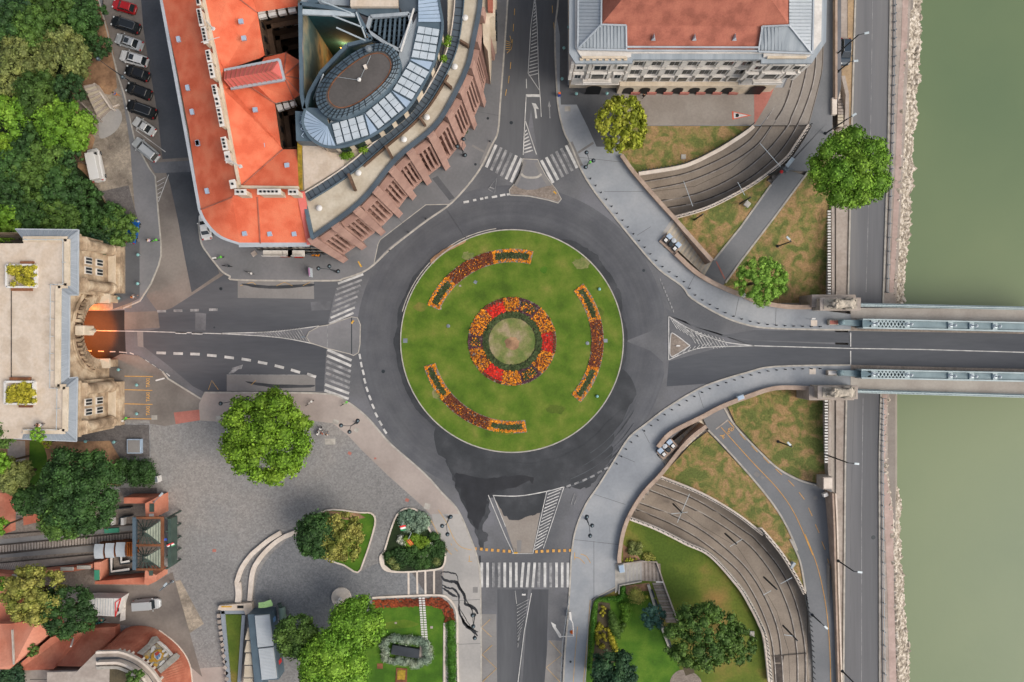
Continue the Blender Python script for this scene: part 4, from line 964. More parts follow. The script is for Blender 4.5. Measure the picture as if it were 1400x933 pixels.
for k in range(nb):
    mb=MB(); gl=MB(); sl_=MB()
    for j in range(1,5):
        p,d,nn=fac((k+j/5)*bw)
        bot=[p+d*a+nn*o+Vector((0,0,2.6)) for a,o in((-.16,0),(.16,0),(.16,1.5),(-.16,1.5))]; tp=[p+d*a+nn*o+Vector((0,0,13.4)) for a,o in((-.16,0),(.16,0),(.16,.75),(-.16,.75))]
        mb.prism(bot,tp)
    mb.build('rib','pink_granite',bm_)
    p,d,nn=fac((k+.5)*bw); a0,_,_=fac((k+.18)*bw); a1,_,_=fac((k+.82)*bw)
    gl.bar(a0+nn*.05+Vector((0,0,15.0)),a1+nn*.05+Vector((0,0,15.0)),.12,1.8)
    gl.bar(a0+nn*.05+Vector((0,0,1.6)),a1+nn*.05+Vector((0,0,1.6)),.12,2.6)
    gl.build('window','glass_dark',bm_)
    sl_.bar(a0+nn*.5+Vector((0,0,13.7)),a1+nn*.5+Vector((0,0,13.7)),1.0,.35)
    sl_.bar(a0+nn*.8+Vector((0,0,2.9)),a1+nn*.8+Vector((0,0,2.9)),1.6,.35)
    for zc in (6,9.6): sl_.bar(a0+nn*.3+Vector((0,0,zc)),a1+nn*.3+Vector((0,0,zc)),.6,.5)
    sl_.build('slab','pink_granite',bm_)
# terrace level
terr=[(652,-60)]+[tuple(p) for p in ringo[3:]]+[(423.6,323.6),(408,257),(407,204),(455,205),(520,190),(575,150),(600,100),(612,50),(612,-60)]
mb=MB(); mb.face([W(p[0],p[1],TZ-.1) for p in terr]); o=mb.build('terrace','terrace_beige',bm_,recalc=False); o.data.flip_normals() if o.data.polygons[0].normal.z<0 else None
def stripP(name,pts,wd,z,m,h,root): 
    mb=MB(); strip_mb(mb,pts,wd,z,h); return mb.build(name,m,root)
stripP('parapet_walkway',offs(ringo,2.6 if False else -2.6),6.0,TZ-.1,'slate_walkway',.35,bm_)
walk=sm([(630.5,-60)]+q10([(1020,0),(990,230),(880,480),(690,730),(480,910)])+q11([(400,225),(90,400)]),5)
walk=sm([(629,-60),(628,0),(622,50),(613,80),(598,110),(579,140),(556,165),(520,195),(484,226),(450,250),(419,269)],5)
stripP('roof_walkway',walk,12,TZ-.1,'slate_walkway',.22,bm_)
stripP('walkway_edge',offs(walk,6.2),1.0,TZ-.1,'cream_stone',.5,bm_)
stripP('walkway_edge',offs(walk,-6.2),1.0,TZ-.1,'steel_blue',.5,bm_)
stripP('planter_box',offs(walk,-9)[18:40],2.2,TZ-.1,'court_brown',.5,bm_)
mb=MB()
for i in range(0,len(walk)-1,1):
    a=walk[i]; b=offs(walk,5.6)[i]; c=offs(walk,-5.6)[i]
    mb.bar(W(b[0],b[1],TZ+.14),W(c[0],c[1],TZ+.14),.07,.05)
mb.build('walkway_joint','black',bm_)
for i,(x,y) in enumerate(q10([(1050,115),(987,412),(818,718),(680,852)])+q11([(424,268),(175,492)])):
    c=W(x,y,TZ); mb=MB().lathe((c.x,c.y,TZ-.1),[(.16,0),(.16,.35),(.42,.42),(.42,.52),(.2,.66),(.02,.7)],14); mb.build('roof_vent','white_paint',bm_)
for a,b in (((1020,262),(1070,292)),((930,512),(968,545)),((780,730),(808,770))):
    p=[W(*(q10([t])[0]),TZ) for t in (a,b)]; MB().bar(p[0]+Vector((0,0,.5)),p[1]+Vector((0,0,.5)),.3,1.1).build('terrace_divider','court_brown',bm_)
for pts in ([(365,280),(405,380)],[(600,100),(640,175)]):
    p=[W(*t,TZ) for t in q11(pts)]; MB().bar(p[0]+Vector((0,0,.5)),p[1]+Vector((0,0,.5)),.35,1.1).build('terrace_divider','court_brown',bm_)
# small south-west terrace by the orange roof
mb=MB(); mb.face([W(a,b,TZ+.05) for a,b in q11([(62,80),(120,65),(210,120),(320,160),(330,220),(75,375)])]); mb.build('terrace_paving','terrace_stone',bm_)
mb=MB(); mb.face([W(a,b,TZ+.1) for a,b in q11([(30,65),(60,70),(66,375),(36,370)])]); mb.build('planted_strip','moss_yellow',bm_)
stripP('party_wall',q11([(60,385),(100,560),(125,680)]),4.5,TZ-.2,'steel_blue',.6,bm_)
# penthouse storey under the glazed crescent
UZ=20.
outer=sm([(592,-60),(600,0),(605,34),(599,67.5),(588,97),(562,142),(540,163),(517,180),(490,194),(463,201),(440.5,199),(422.5,187),(413.5,166.6),(418,147)],4)
inner=[(571,-60),(571,0),(570,31.5),(561,81),(535,124),(497,155),(449.5,169),(443,148.5)]
full=outer+list(reversed(inner))
mb=MB(); mb.face([W(p[0],p[1],UZ) for p in full]); o=mb.build('crescent_roof','steel_blue',bm_,recalc=False); o.data.flip_normals() if o.data.polygons[0].normal.z<0 else None
wallpart(bm_,full,UZ,'plaster_cream',TZ-.1,'penthouse_wall')
stripP('crescent_edge',outer,3.4,UZ-.1,'steel_blue',.35,bm_)
mb=MB()
for i in range(0,len(outer)-1):
    a=W(outer[i][0],outer[i][1],UZ); b=W(outer[i+1][0],outer[i+1][1],UZ); d=(b-a); nn=Vector((d.y,-d.x,0)).normalized()
    if nn.dot(a-W(500,90,UZ))<0: nn=-nn
    if i%3!=0: mb.bar(Vector((a.x,a.y,18.4))+nn*.05,Vector((b.x,b.y,18.4))+nn*.05,.1,1.8)
mb.build('window','glass_dark',bm_)
# skylight panels: quads in four groups
def panels(c00,c10,c11,c01,nu,nv,name='skylight'):
    # c00->c10 along crescent, c00->c01 inner to outer
    for i in range(nu):
        mb=MB()
        for j in range(nv):
            g=.035
            def P(u,v): 
                a=lerp(c00,c10,u); b=lerp(c01,c11,u); return W(*lerp(a,b,v),UZ+.28)
            u0,u1=(i+.09)/nu,(i+.91)/nu; v0,v1=(j+g)/nv,(j+1-g)/nv
            t=[P(u0,v0),P(u1,v0),P(u1,v1),P(u0,v1)]; mb.prism([v-Vector((0,0,.25)) for v in t],t)
        mb.build(name,'skylight',bm_)
qq=q10
panels(*qq([(765,155),(720,350),(862,372),(893,175)]),4,3)
panels(*qq([(715,372),(608,548),(722,610),(832,435)]),4,3)
panels(*qq([(598,560),(440,690),(518,785),(680,655)]),4,3)
panels(*qq([(430,698),(235,755),(265,878),(465,820)]),4,3)
# blue fans
hub=(447.5,173)
fanp=sm([(418,150),(415,167),(423,184),(441,197.5),(459,199.5)],3)
for i in range(0,len(fanp)-1):
    a,b=lerp(fanp[i],fanp[i+1],.06),lerp(fanp[i],fanp[i+1],.94)
    t=[W(hub[0],hub[1],UZ+.9),W(*a,UZ+.12),W(*b,UZ+.12)]; MB().face(t).build('glazed_fan_panel','skylight_blue',bm_)
hub2=(571.5,31)
f2=[(571,4),(571,-30),(594,-12),(603,18),(604.5,36)]
for i in range(8):
    a=lerp((572,-8+i*4.6),(572,-4+i*4.6),0); b=lerp((598,-16+i*6.6),(604,-10+i*6.6),.5)
    t=[W(572,-8+i*4.8,UZ+.3),W(572,-3.6+i*4.8,UZ+.3),W(600+min(3,i*.6),-9+i*5.6,UZ+.15),W(600+min(3,i*.6),-14+i*5.6,UZ+.15)]; MB().face(t).build('glazed_fan_panel','skylight_blue',bm_)
for t in ([(725,360),(715,365),(838,430),(865,380)],[(602,552),(690,655),(720,620)],[(437,690),(470,820),(515,795)]):
    MB().face([W(a,b,UZ+.2) for a,b in q10(t)]).build('glazed_fan_panel','skylight_blue',bm_)
# oval drum with flat bitumen roof
VZ=21.5; ang=R(-38)
def ell(cx,cy,a,b,n=40,p=2.3):
    out=[]
    for i in range(n):
        t=2*math.pi*i/n; c,s=math.cos(t),math.sin(t); x=a*abs(c)**(2/p)*(1 if c>0 else -1); y=b*abs(s)**(2/p)*(1 if s>0 else -1)
        out.append((cx+x*math.cos(ang)-y*math.sin(ang),cy+x*math.sin(ang)+y*math.cos(ang)))
    return out
eo=ell(489.5,110.5,66,35); ei=ell(491.5,110,53.5,25.5)
mb=MB(); mb.prism([W(a,b,TZ)*1 for a,b in eo] and [Vector((W(a,b,VZ).x,W(a,b,VZ).y,TZ-1)) for a,b in eo],[W(a,b,VZ) for a,b in eo],cap=False); mb.build('drum_wall','steel_blue',bm_)
mb=MB(); n=len(eo); A=[W(a,b,VZ) for a,b in eo]; B=[W(a,b,VZ+.55) for a,b in ei]
mb.add(A+B,[(i,(i+1)%n,n+(i+1)%n,n+i) for i in range(n)]); mb.build('drum_rim','steel_blue',bm_)
mb=MB()
for i in range(n): mb.bar(A[i]+Vector((0,0,.06)),B[i]+Vector((0,0,.06)),.09,.1)
for k in (.33,.66):
    for i in range(n): mb.bar(A[i].lerp(B[i],k)+Vector((0,0,.05)),A[(i+1)%n].lerp(B[(i+1)%n],k)+Vector((0,0,.05)),.05,.06)
mb.build('rim_seam','dark_metal',bm_)
mb=MB(); mb.face([W(a,b,VZ+.3) for a,b in ei]); o=mb.build('flat_roof','bitumen',bm_,recalc=False); o.data.flip_normals() if o.data.polygons[0].normal.z<0 else None
stripP('roof_edge_gravel',[lerp(p,(491.5,110),.07) for p in ei]+[lerp(ei[0],(491.5,110),.07)],1.1,VZ+.32,'rust',.05,bm_)
c=W(491.5,110,VZ+.3); MB().lathe((c.x,c.y,VZ+.3),[(.2,0),(.28,.3),(.02,.5)],10).build('roof_vent','white_paint',bm_)
c=W(500,92.5,VZ+.3); MB().box((c.x,c.y,VZ+.5),(.4,.5,.4),.4).build('roof_vent','cream_stone',bm_)
c=W(504,67,VZ+.8); MB().lathe((c.x,c.y,VZ+.6),[(.1,0),(.5,.2),(.4,.5),(.02,.6)],12).build('satellite_dome','grey_metal',bm_)
mb=MB(); mb.tube([W(491.5,110,VZ+.5),W(459,105,VZ+.5)],.02,6); mb.tube([W(491.5,110,VZ+.5),W(507,76,VZ+.5)],.02,6); mb.tube([W(442,102,VZ+.2),W(424,146,TZ)],.1,6); mb.build('roof_cable','pale_metal',bm_)
# crescent inner gutter plain deck
mb=MB(); mb.face([W(a,b,UZ-.3) for a,b in [(546,70),(571,20),(572,31),(562,82),(536,125),(498,156),(450,170),(455,160),(500,148),(540,110)]]); mb.build('roof_deck','roof_zinc',bm_)
# atrium: open shaft with weathered walls and a lit floor
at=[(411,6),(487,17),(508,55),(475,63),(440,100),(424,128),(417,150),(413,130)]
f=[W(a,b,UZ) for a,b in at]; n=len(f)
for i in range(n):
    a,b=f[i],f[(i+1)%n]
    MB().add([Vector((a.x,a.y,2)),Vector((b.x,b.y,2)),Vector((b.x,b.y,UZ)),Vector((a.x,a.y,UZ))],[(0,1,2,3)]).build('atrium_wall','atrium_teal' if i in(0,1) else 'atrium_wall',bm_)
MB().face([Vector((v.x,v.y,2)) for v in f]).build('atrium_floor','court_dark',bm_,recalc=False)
mb=MB()
for i in range(n): mb.bar(f[i]+Vector((0,0,.1)),f[(i+1)%n]+Vector((0,0,.1)),.5,.5)
mb.build('atrium_rim','steel_blue',bm_)
mb=MB()
for i in range(9):
    c=W(463+i*4,60-i*.7,6); mb.box((c.x,c.y,6),(.16,2.0,.12),.5)
for k in range(7):
    c=W(455+(k%3)*5,82+k*4,5); mb.box((c.x,c.y,5),(.12,.5,.1),.3*k)
mb.build('atrium_light','lit_lamp',bm_)
pl=bpy.data.lights.new('atrium_lamp','POINT'); pl.energy=350; pl.color=(1,.5,.18); pl.shadow_soft_size=.5
po=bpy.data.objects.new('atrium_lamp',pl); COL.objects.link(po); po.location=W(470,66,8)
mb=MB()
for a,b in (((440,2),(480,18)),((455,22),(497,38)),((460,38),(500,56)),((487,17),(500,52))): mb.tube([W(*a,UZ+.3),W(*b,UZ+.3)],.12,6)
mb.bar(W(414,17,UZ),W(486,20,UZ),.7,.4); mb.build('atrium_truss','pale_metal',bm_)
# louvred plant well
lw=[(507,24),(560,20),(562,32),(547,70),(530,62),(502,43)]
f=[W(a,b,UZ) for a,b in lw]
MB().add([Vector((v.x,v.y,17)) for v in f]+f,[(i,(i+1)%6,6+(i+1)%6,6+i) for i in range(6)]).build('plant_well_wall','dark_metal',bm_)
MB().face([Vector((v.x,v.y,17)) for v in f]).build('plant_well_floor','black',bm_,recalc=False)
mb=MB()
for i in range(8):
    x=509+i*6.4; mb.bar(W(x,24,UZ-.6),W(x-3,24+min(44,14+i*5.5),UZ-.6),.28,.5)
for i in range(5): mb.bar(W(505,30+i*7,UZ-1.2),W(560-i*2,28+i*7,UZ-1.2),.2,.3)
mb.build('louvre','steel_blue',bm_)
mb=MB()
for i in range(6): mb.bar(f[i]+Vector((0,0,.1)),f[(i+1)%6]+Vector((0,0,.1)),.45,.5)
mb.build('plant_well_rim','roof_zinc',bm_)
mb=MB(); mb.bar(W(548,71,UZ+.4),W(566,12,UZ+.4),.2,.2); mb.build('rail_white','white_paint',bm_)
def roofslab(pts,z,m,name='roof_slab',th=.6):
    t=[W(a,b,z) for a,b in pts]; return MB().prism([v-Vector((0,0,th)) for v in t],t).build(name,m,bm_)
roofslab([(479,-60),(543,-60),(544,9),(479,9)],UZ+1,'terrace_stone')
roofslab([(487,10),(545,12),(548,23),(505,23),(490,17)],UZ+.1,'steel_blue')
roofslab([(411,-60),(478,-60),(478,8),(412,5)],UZ-.4,'roof_zinc'); roofslab([(544,-60),(571,-60),(571,15),(552,22),(546,10)],UZ-.2,'slate_walkway')
roofslab([(421,0),(432,-2),(436,3),(424,6)],UZ+.3,'steel_blue')
roofslab([(403.5,152),(416,153),(414,170),(424,187),(432,194),(405,193)],UZ-.4,'steel_blue','entrance_canopy')
wallpart(bm_,[(404,152),(432,152),(432,194),(405,193)],UZ-.6,'steel_blue',8,'canopy_wall')
# scribble-like neon lettering on the canopy
mb=MB(); mb.tube([W(a,b,UZ-.25) for a,b in sm(Z(400,0,4.443)([(50,700),(70,720),(45,745),(75,760),(50,785),(72,800),(55,825),(68,835)]),4)],.05,6); mb.build('canopy_script','skylight_blue',bm_)
for x,y,r in ((943,235,3),(918,358,2.6),(970,12,4)):
    a=q10([(x,y)])[0]
mb=MB()
# house-side end: old facade at the top of the picture
oh=thing('old_street_house','narrow old plastered house beside the curved granite office block','building',W(672,10,0))
MB().prism([W(a,b,0) for a,b in [(655,-60),(678,-60),(676,20),(668,32),(666,72),(660,40)]] and [Vector((W(a,b,14).x,W(a,b,14).y,0)) for a,b in [(655,-60),(677,-60),(676,22),(669,24),(667,70),(661,60)]],[W(a,b,14) for a,b in [(655,-60),(677,-60),(676,22),(669,24),(667,70),(661,60)]]).build('wall','plaster_cream',oh)
MB().prism([W(a,b,14.1) for a,b in [(664,-60),(675,-60),(674,18),(667,18)]],[W(a,b,14.6) for a,b in [(665,-60),(674,-60),(673,16),(667,16)]]).build('roof','roof_tile_weathered',oh)
mb=MB()
for i in range(3): 
    c=W(677,-2+i*9,14); mb.box((c.x,c.y,9),(.3,.7,1.4)); mb.box((c.x,c.y,5),(.3,.7,1.4))
mb.build('window','glass_dark',oh)
# ================================================================== neoclassical building with red roof
EZ=15.5
nb_=thing('neoclassical_building','pale neoclassical building with weathered red tile roof and ribbed zinc corner roofs','building',W(940,60,0))
def outl(pts,z): return [W(a,b,z) for a,b in pts]
def up(o):
    if sum(p.normal.z*p.area for p in o.data.polygons)<0: o.data.flip_normals()
    return o
g6=Z(760,0,3.684)
poly3(nb_,'tiled_roof','roof_tile_weathered',[
 [(857,67.5,EZ),(1037,68,EZ),(1042,36.6,17.2),(1079,35,17.6),(1055,0,20),(850,0,20),(822,34,17.2),(856,35,17)],
 [(822,34,17.2),(850,0,20),(850,-60,20),(823,-60,17.2)],[(1079,35,17.6),(1079,-60,17.6),(1055,-60,20),(1055,0,20)],[(850,0,20),(1055,0,20),(1055,-60,20),(850,-60,20)]])
poly3(nb_,'zinc_roof','roof_zinc',[[(790,66.5,EZ+.2),(822,34,17.4),(856,35,17.4),(856,68,EZ+.2)],[(1037,69,EZ+.2),(1042,36.6,17.4),(1079,35,17.8),(1110,72,EZ+.2)]])
poly3(nb_,'zinc_roof','roof_zinc_light',[[(790,66.5,EZ+.2),(791,-60,EZ+.2),(823,-60,17.4),(822,34,17.4)],[(1110,72,EZ+.2),(1079,35,17.8),(1079,-60,17.8),(1113,-60,EZ+.2)]])
mb=MB()
for i in range(14):
    x=793+i*4.7; t=max(0,min(1,(822-x)/32)); y0=34+32.5*t if x<822 else 34.5
    mb.bar(W(x,67,EZ+.25),W(x,y0,EZ+.25+1.75*(1-t)),.07,.09)
for i in range(15):
    x=1041+i*4.7; t=max(0,min(1,(x-1079)/31)); y0=36+35*t
    mb.bar(W(x,69.5,EZ+.25),W(x,y0,EZ+.25+1.9*(1-t)),.07,.09)
for i in range(18):
    y=-20+i*4.7; 
    if y<34: mb.bar(W(791,y,EZ+.25),W(822,y,17.45),.07,.09)
    else: mb.bar(W(790.5,y,EZ+.25),W(822-(y-34),y,17.45-1.9*(y-34)/33),.07,.09)
    if y<36: mb.bar(W(1080,y,17.85),W(1112.5,y,EZ+.25),.07,.09)
    else: mb.bar(W(1079+(y-36)*.86,y,17.85-2.1*(y-36)/36),W(1111,y,EZ+.25),.07,.09)
mb.build('zinc_seam','roof_zinc',nb_,split=False)
mb=MB()
for a,b in (((857,64.5,EZ+.55),(1037,65.2,EZ+.55)),((857,69.5,EZ+.15),(1037,70,EZ+.15)),((856,35,17.5),(856.5,70,EZ+.2)),((1042,36.6,17.5),(1037,70,EZ+.2)),((790,67.5,EZ+.3),(857,69,EZ+.3)),((1037,71,EZ+.3),(1111,73.5,EZ+.3)),((790,67,EZ+.3),(791,-60,EZ+.3)),((1111,73,EZ+.3),(1113,-60,EZ+.3)),((822,34,17.5),(856,35,17.5)),((1042,36.6,17.5),(1079,35,17.9)),((790,67,EZ+.3),(822,34,17.5)),((1110,73,EZ+.3),(1079,35,17.9)),((823,-60,17.4),(822,34,17.5))): mb.bar(W(*a),W(*b),.22,.2)
mb.build('zinc_flashing','roof_zinc_light',nb_,split=False)
for x in (894,950,1005):
    c=W(x,51,16.6); MB().add([(c.x-.32,c.y-.35,16.2),(c.x+.32,c.y-.35,16.2),(c.x,c.y-.2,17.0),(c.x,c.y+.5,16.8)],[(0,1,2),(0,2,3),(1,3,2),(0,3,1)]).build('dormer','skylight',nb_)
mb=MB()
for i in range(9): mb.box(tuple(W(g6([(160+(i*97)%900,60+(i*53)%130)])[0][0],g6([(160,20+(i*67)%150)])[0][1],20.05)),(.2,.2,.1))
# building solid (world metres)
YF=(466.5-121)*S; XL=(778-700)*S; XR=(1066-700)*S; XC0=(843-700)*S; XC1=(1001-700)*S
side=W(1090,20,13)
MB().prism([Vector(v) for v in ((XL,YF,0),(XC0,YF,0),(XC0,YF-.9,0),(XC1,YF-.9,0),(XC1+.6,YF-1.0,0),(XR-1.6,YF-.6,0),(XR,YF+1.6,0),(XR+.5,70,0),(XL-.4,70,0))],[Vector(v) for v in ((XL,YF,3.6),(XC0,YF,3.6),(XC0,YF-.9,3.6),(XC1,YF-.9,3.6),(XC1+.6,YF-1.0,3.6),(XR-1.6,YF-.6,3.6),(XR,YF+1.6,3.6),(XR+.5,70,3.6),(XL-.4,70,3.6))]).build('ground_floor_wall','plaster_cream',nb_)
MB().prism([Vector(v) for v in ((XL+.1,YF+.1,3.6),(XR-1.4,YF+.1,3.6),(XR-.1,YF+2,3.6),(XR+.3,70,3.6),(XL-.2,70,3.6))],[Vector(v) for v in ((XL+.1,YF+.1,14.6),(XR-1.4,YF+.1,14.6),(XR-.1,YF+2,14.6),(XR+.3,70,14.6),(XL-.2,70,14.6))]).build('wall','plaster_white',nb_)
# corner pavilions
for x0,x1 in ((XL,XC0-.3),(XC1+.2,XR-1.5)):
    MB().box(((x0+x1)/2,YF-.25,9.1),(x1-x0,.8,11)).build('corner_pavilion','plaster_white',nb_)
# cornice (wide ledge) in zinc
def ring_ledge(z,th,out,m,name,rt):
    pts=[(XL-out,70),(XL-out,YF+1.0-out),(XL+.9-out,YF-.45-out),(XC0-.2+out*.3,YF-.45-out),(XC0-.2+out*.3,YF+.1-out),(XC1+out*-.3,YF+.1-out),(XC1-out*.3,YF-.45-out),(XR-1.6+out*.6,YF-.45-out),(XR+out,YF+1.5),(XR+.5+out,70)]
    b=[Vector((a,b,z)) for a,b in pts]; t=[v+Vector((0,0,th)) for v in b]; MB().prism(b,t).build(name,m,rt,split=False)
ring_ledge(14.6,.45,1.15,'roof_zinc','cornice',nb_)
ring_ledge(15.05,.25,.35,'plaster_white','attic_parapet',nb_)
for z in (3.6,6.6,9.9): ring_ledge(z,.16,.28,'plaster_white','string_course',nb_)
def win(x,y,z,wd,h,arch=False,pil=True):
    fr=MB().box((x,y-.16,z),(wd+.5,.3,h+.5)).build('window','plaster_white',nb_)
    if arch: 
        pts=[Vector((x+wd/2*math.cos(a),y-.34,z+h/2-wd/2+wd/2*math.sin(a))) for a in [math.pi*k/8 for k in range(9)]]+[Vector((x-wd/2,y-.34,z-h/2)),Vector((x+wd/2,y-.34,z-h/2))]
        MB().face(pts).build('pane','glass_dark',fr)
    else:
        mb=MB(); 
        for sx in (-.26,.26): mb.box((x+sx*wd,y-.33,z),(wd*.44,.06,h))
        mb.build('pane','glass_dark',fr,split=False)
    MB().box((x,y-.35,z+h/2+.32),(wd+.7,.45,.16)).build('hood','plaster_white',fr)
nbx=7; step_=(XC1-XC0-.3)/nbx
for i in range(nbx):
    x=XC0+.3+step_*(i+.5)
    win(x,YF+.05,11.7,1.35,1.7); win(x,YF+.05,8.3,1.35,2.0); win(x,YF-.0,5.2,1.4,2.0,True)
    if i<nbx-1 or 1:
        mb=MB()
        for zc,hh in ((11.8,2.8),(8.3,2.8)): mb.box((x+step_/2,YF-.18,zc),(.75,.55,hh))
        mb.build('pilaster','plaster_white',nb_)
    pts=[Vector((x+.85*math.cos(a),YF-.93,2.1+.85*math.sin(a))) for a in [math.pi*k/8 for k in range(9)]]+[Vector((x-.85,YF-.93,.05)),Vector((x+.85,YF-.93,.05))]
    MB().face(pts).build('arch_opening','black',nb_)
    MB().box((x+step_/2,YF-1.0,.45),(1.5,.25,.9)).build('plinth','brick_red_paving',nb_)
for xc,ww in (((XL+XC0-.3)/2,3.2),((XC1+XR-1.3)/2,3.0)):
    win(xc,YF-.65,11.8,1.8,1.9); win(xc,YF-.65,8.2,1.8,2.2,True)
    for d in (-1,1):
        win(xc+d*ww*.95,YF-.62,11.8,.9,1.6) ; win(xc+d*ww*.95,YF-.62,8.2,.9,1.7)
        mb=MB(); 
        for k in (.5,1.32):
            for zc,hh in ((11.8,2.8),(8.3,2.9)): mb.box((xc+d*ww*k,YF-.85,zc),(.45,.5,hh))
        mb.build('pilaster','plaster_white',nb_)
    MB().box((xc,YF-1.2,6.9),(4.4,1.3,.25)).build('balcony','plaster_white',nb_)
    MB().box((xc,YF-1.75,7.3),(4.4,.14,.8)).build('balustrade','plaster_white',nb_)
    pts=[Vector((xc+1.2*math.cos(a),YF-1.06,3.2+1.0*math.sin(a))) for a in [math.pi*k/8 for k in range(9)]]+[Vector((xc-1.2,YF-1.06,.1)),Vector((xc+1.2,YF-1.06,.1))]
    MB().face(pts).build('doorway','black',nb_)
mb=MB()
for i in range(8): mb.box((XL+.6+i*.9,YF-1.05,15.1),(.5,.4,.3))
mb.build('modillion','plaster_cream',nb_)
MB().box((XL+3.8,YF-.9,15.35),(6.4,.3,.35)).build('balustrade','plaster_cream',nb_); MB().box((XR-4.6,YF-.9,15.35),(5.6,.3,.35)).build('balustrade','plaster_cream',nb_)

# ================================================================== tunnel gatehouse
gb=thing('tunnel_gatehouse','limestone tunnel gatehouse with arched portal, two pylons and a paved roof terrace','building',W(120,453,0))
GX=-66.0; CY=(466.5-453)*S; TH=11.0
def wy(py,z=0): return -(py-466.5)*S*(HC-z)/HC
y0,y1=wy(600,TH)+.0,wy(318,TH)
AR=4.45; SP=3.2
# arched front wall as a prism in X direction
arch=[(CY+AR*math.cos(a),SP+AR*math.sin(a)) for a in [math.pi*k/20 for k in range(21)]]   # from +Y to -Y
prof=[(wy(400,TH)+1,0),(wy(400,TH)+1,TH),(wy(518,TH)-1,TH),(wy(518,TH)-1,0)]+[(CY-AR,0)]+list(reversed(arch))+[(CY+AR,0)]
n=len(prof)
mb=MB().prism([Vector((GX,a,b)) for a,b in prof],[Vector((GX-1.6,a,b)) for a,b in prof]); mb.build('portal_wall','limestone',gb,split=False)
# tunnel lining
tp=[(CY+AR,0)]+arch+[(CY-AR,0)]
mb=MB().add([Vector((GX-1.2,a,b)) for a,b in tp]+[Vector((GX-60,a,b)) for a,b in tp],[(i,i+1,len(tp)+i+1,len(tp)+i) for i in range(len(tp)-1)])
mat('tunnel_lining',['#4a4038','#5a4c42'],scale=.5,fine=3,fa=.1); mb.build('tunnel_lining','tunnel_lining',gb,split=False,recalc=False)
bk=[(CY+r*math.cos(math.pi*k/24),SP+r*math.sin(math.pi*k/24)) for r,ks in ((AR+.02,range(25)),(6.35,range(24,-1,-1))) for k in ks]
MB().prism([Vector((GX+.01,a,b)) for a,b in bk],[Vector((GX+.12,a,b)) for a,b in bk]).build('voussoir_backing','court_brown',gb,split=False)  # brown ring paints shade into the gaps between the arch stones
for k in range(27):
    a0=math.pi*(k+.2)/27; a1=math.pi*(k+.8)/27; r1=6.2+.2*(k%2)
    b=[Vector((GX,CY+r*math.cos(a),SP+r*math.sin(a))) for r,a in ((AR,a0),(r1,a0),(r1,a1),(AR,a1))]
    t=[Vector((GX+o,v.y,v.z)) for v,o in zip(b,(.2,.75,.75,.2))]
    MB().prism(b,t).build('voussoir','limestone',gb,split=False)
MB().box((GX+.9,CY,8.6),(1.5,1.5,2.8)).build('keystone','plaster_cream',gb,bevel=.2)
MB().add([(GX+1.5,CY-.5,7.2),(GX+1.5,CY+.5,7.2),(GX+2.4,CY,7.9),(GX+1.4,CY,9)],[(0,1,2),(0,2,3),(1,3,2),(0,3,1)]).build('keystone_carving','plaster_cream',gb)
for sgn in (1,-1):
    mb=MB().tube([Vector((GX+.15,CY+sgn*(6.9+.0*k)*math.cos(math.pi/2*k/8+.0),SP+6.9*math.sin(math.pi/2*k/8)+.4)) for k in range(1,8)],.12,6); mb.build('carved_moulding','limestone',gb)
    MB().box((GX+.7,CY+sgn*(AR+.75),1.4),(1.5,1.2,2.8)).build('impost_block','limestone',gb,bevel=.08)
    MB().box((GX+.75,CY+sgn*(AR+.75),2.95),(1.8,1.5,.35)).build('impost_cap','plaster_cream',gb)
# pylons
for ya,yb in ((wy(406,TH),wy(314.5,TH)),(wy(603,TH),wy(516,TH))):
    yc=(ya+yb)/2; L=yb-ya
    MB().box((GX-.4,yc,5.6),(2.4,L-1.2,11.2)).build('pylon','limestone',gb,bevel=.06)
    MB().box((GX+1.15,yc,.8),(2.7,L-2.4,1.6)).build('pylon_base','limestone',gb,bevel=.06)
    MB().box((GX+.9,yc,1.75),(2.0,L-3.0,.3)).build('base_moulding','plaster_cream',gb)
    for d in (-1,1):
        c=(GX+1.25,yc+d*(L/2-1.9),0); MB().lathe(c,[(1.0,1.8),(1.0,2.3),(.86,2.5),(.8,8.8),(.95,9.1),(.95,9.4)],18).build('half_column','limestone',gb)
        MB().box((GX+.7,yc+d*(L/2-1.9),9.7),(2.6,2.1,.5)).build('capital','limestone',gb,bevel=.1)
    for j,(dy,zz_) in enumerate(((-.75,7.6),(.75,7.6),(-.75,4.6),(.75,4.6))):
        f=MB().box((GX+.85,yc+dy,zz_),(.25,1.1,1.8)).build('window','plaster_white',gb)
        mb=MB(); mb.box((GX+1.0,yc+dy-.25,zz_),(.06,.36,1.5)); mb.box((GX+1.0,yc+dy+.25,zz_),(.06,.36,1.5)); mb.build('pane','glass_dark',f,split=False)
    MB().box((GX+.15,yc,10.35),(2.3,L-1.0,.7)).build('entablature','limestone',gb,bevel=.08)
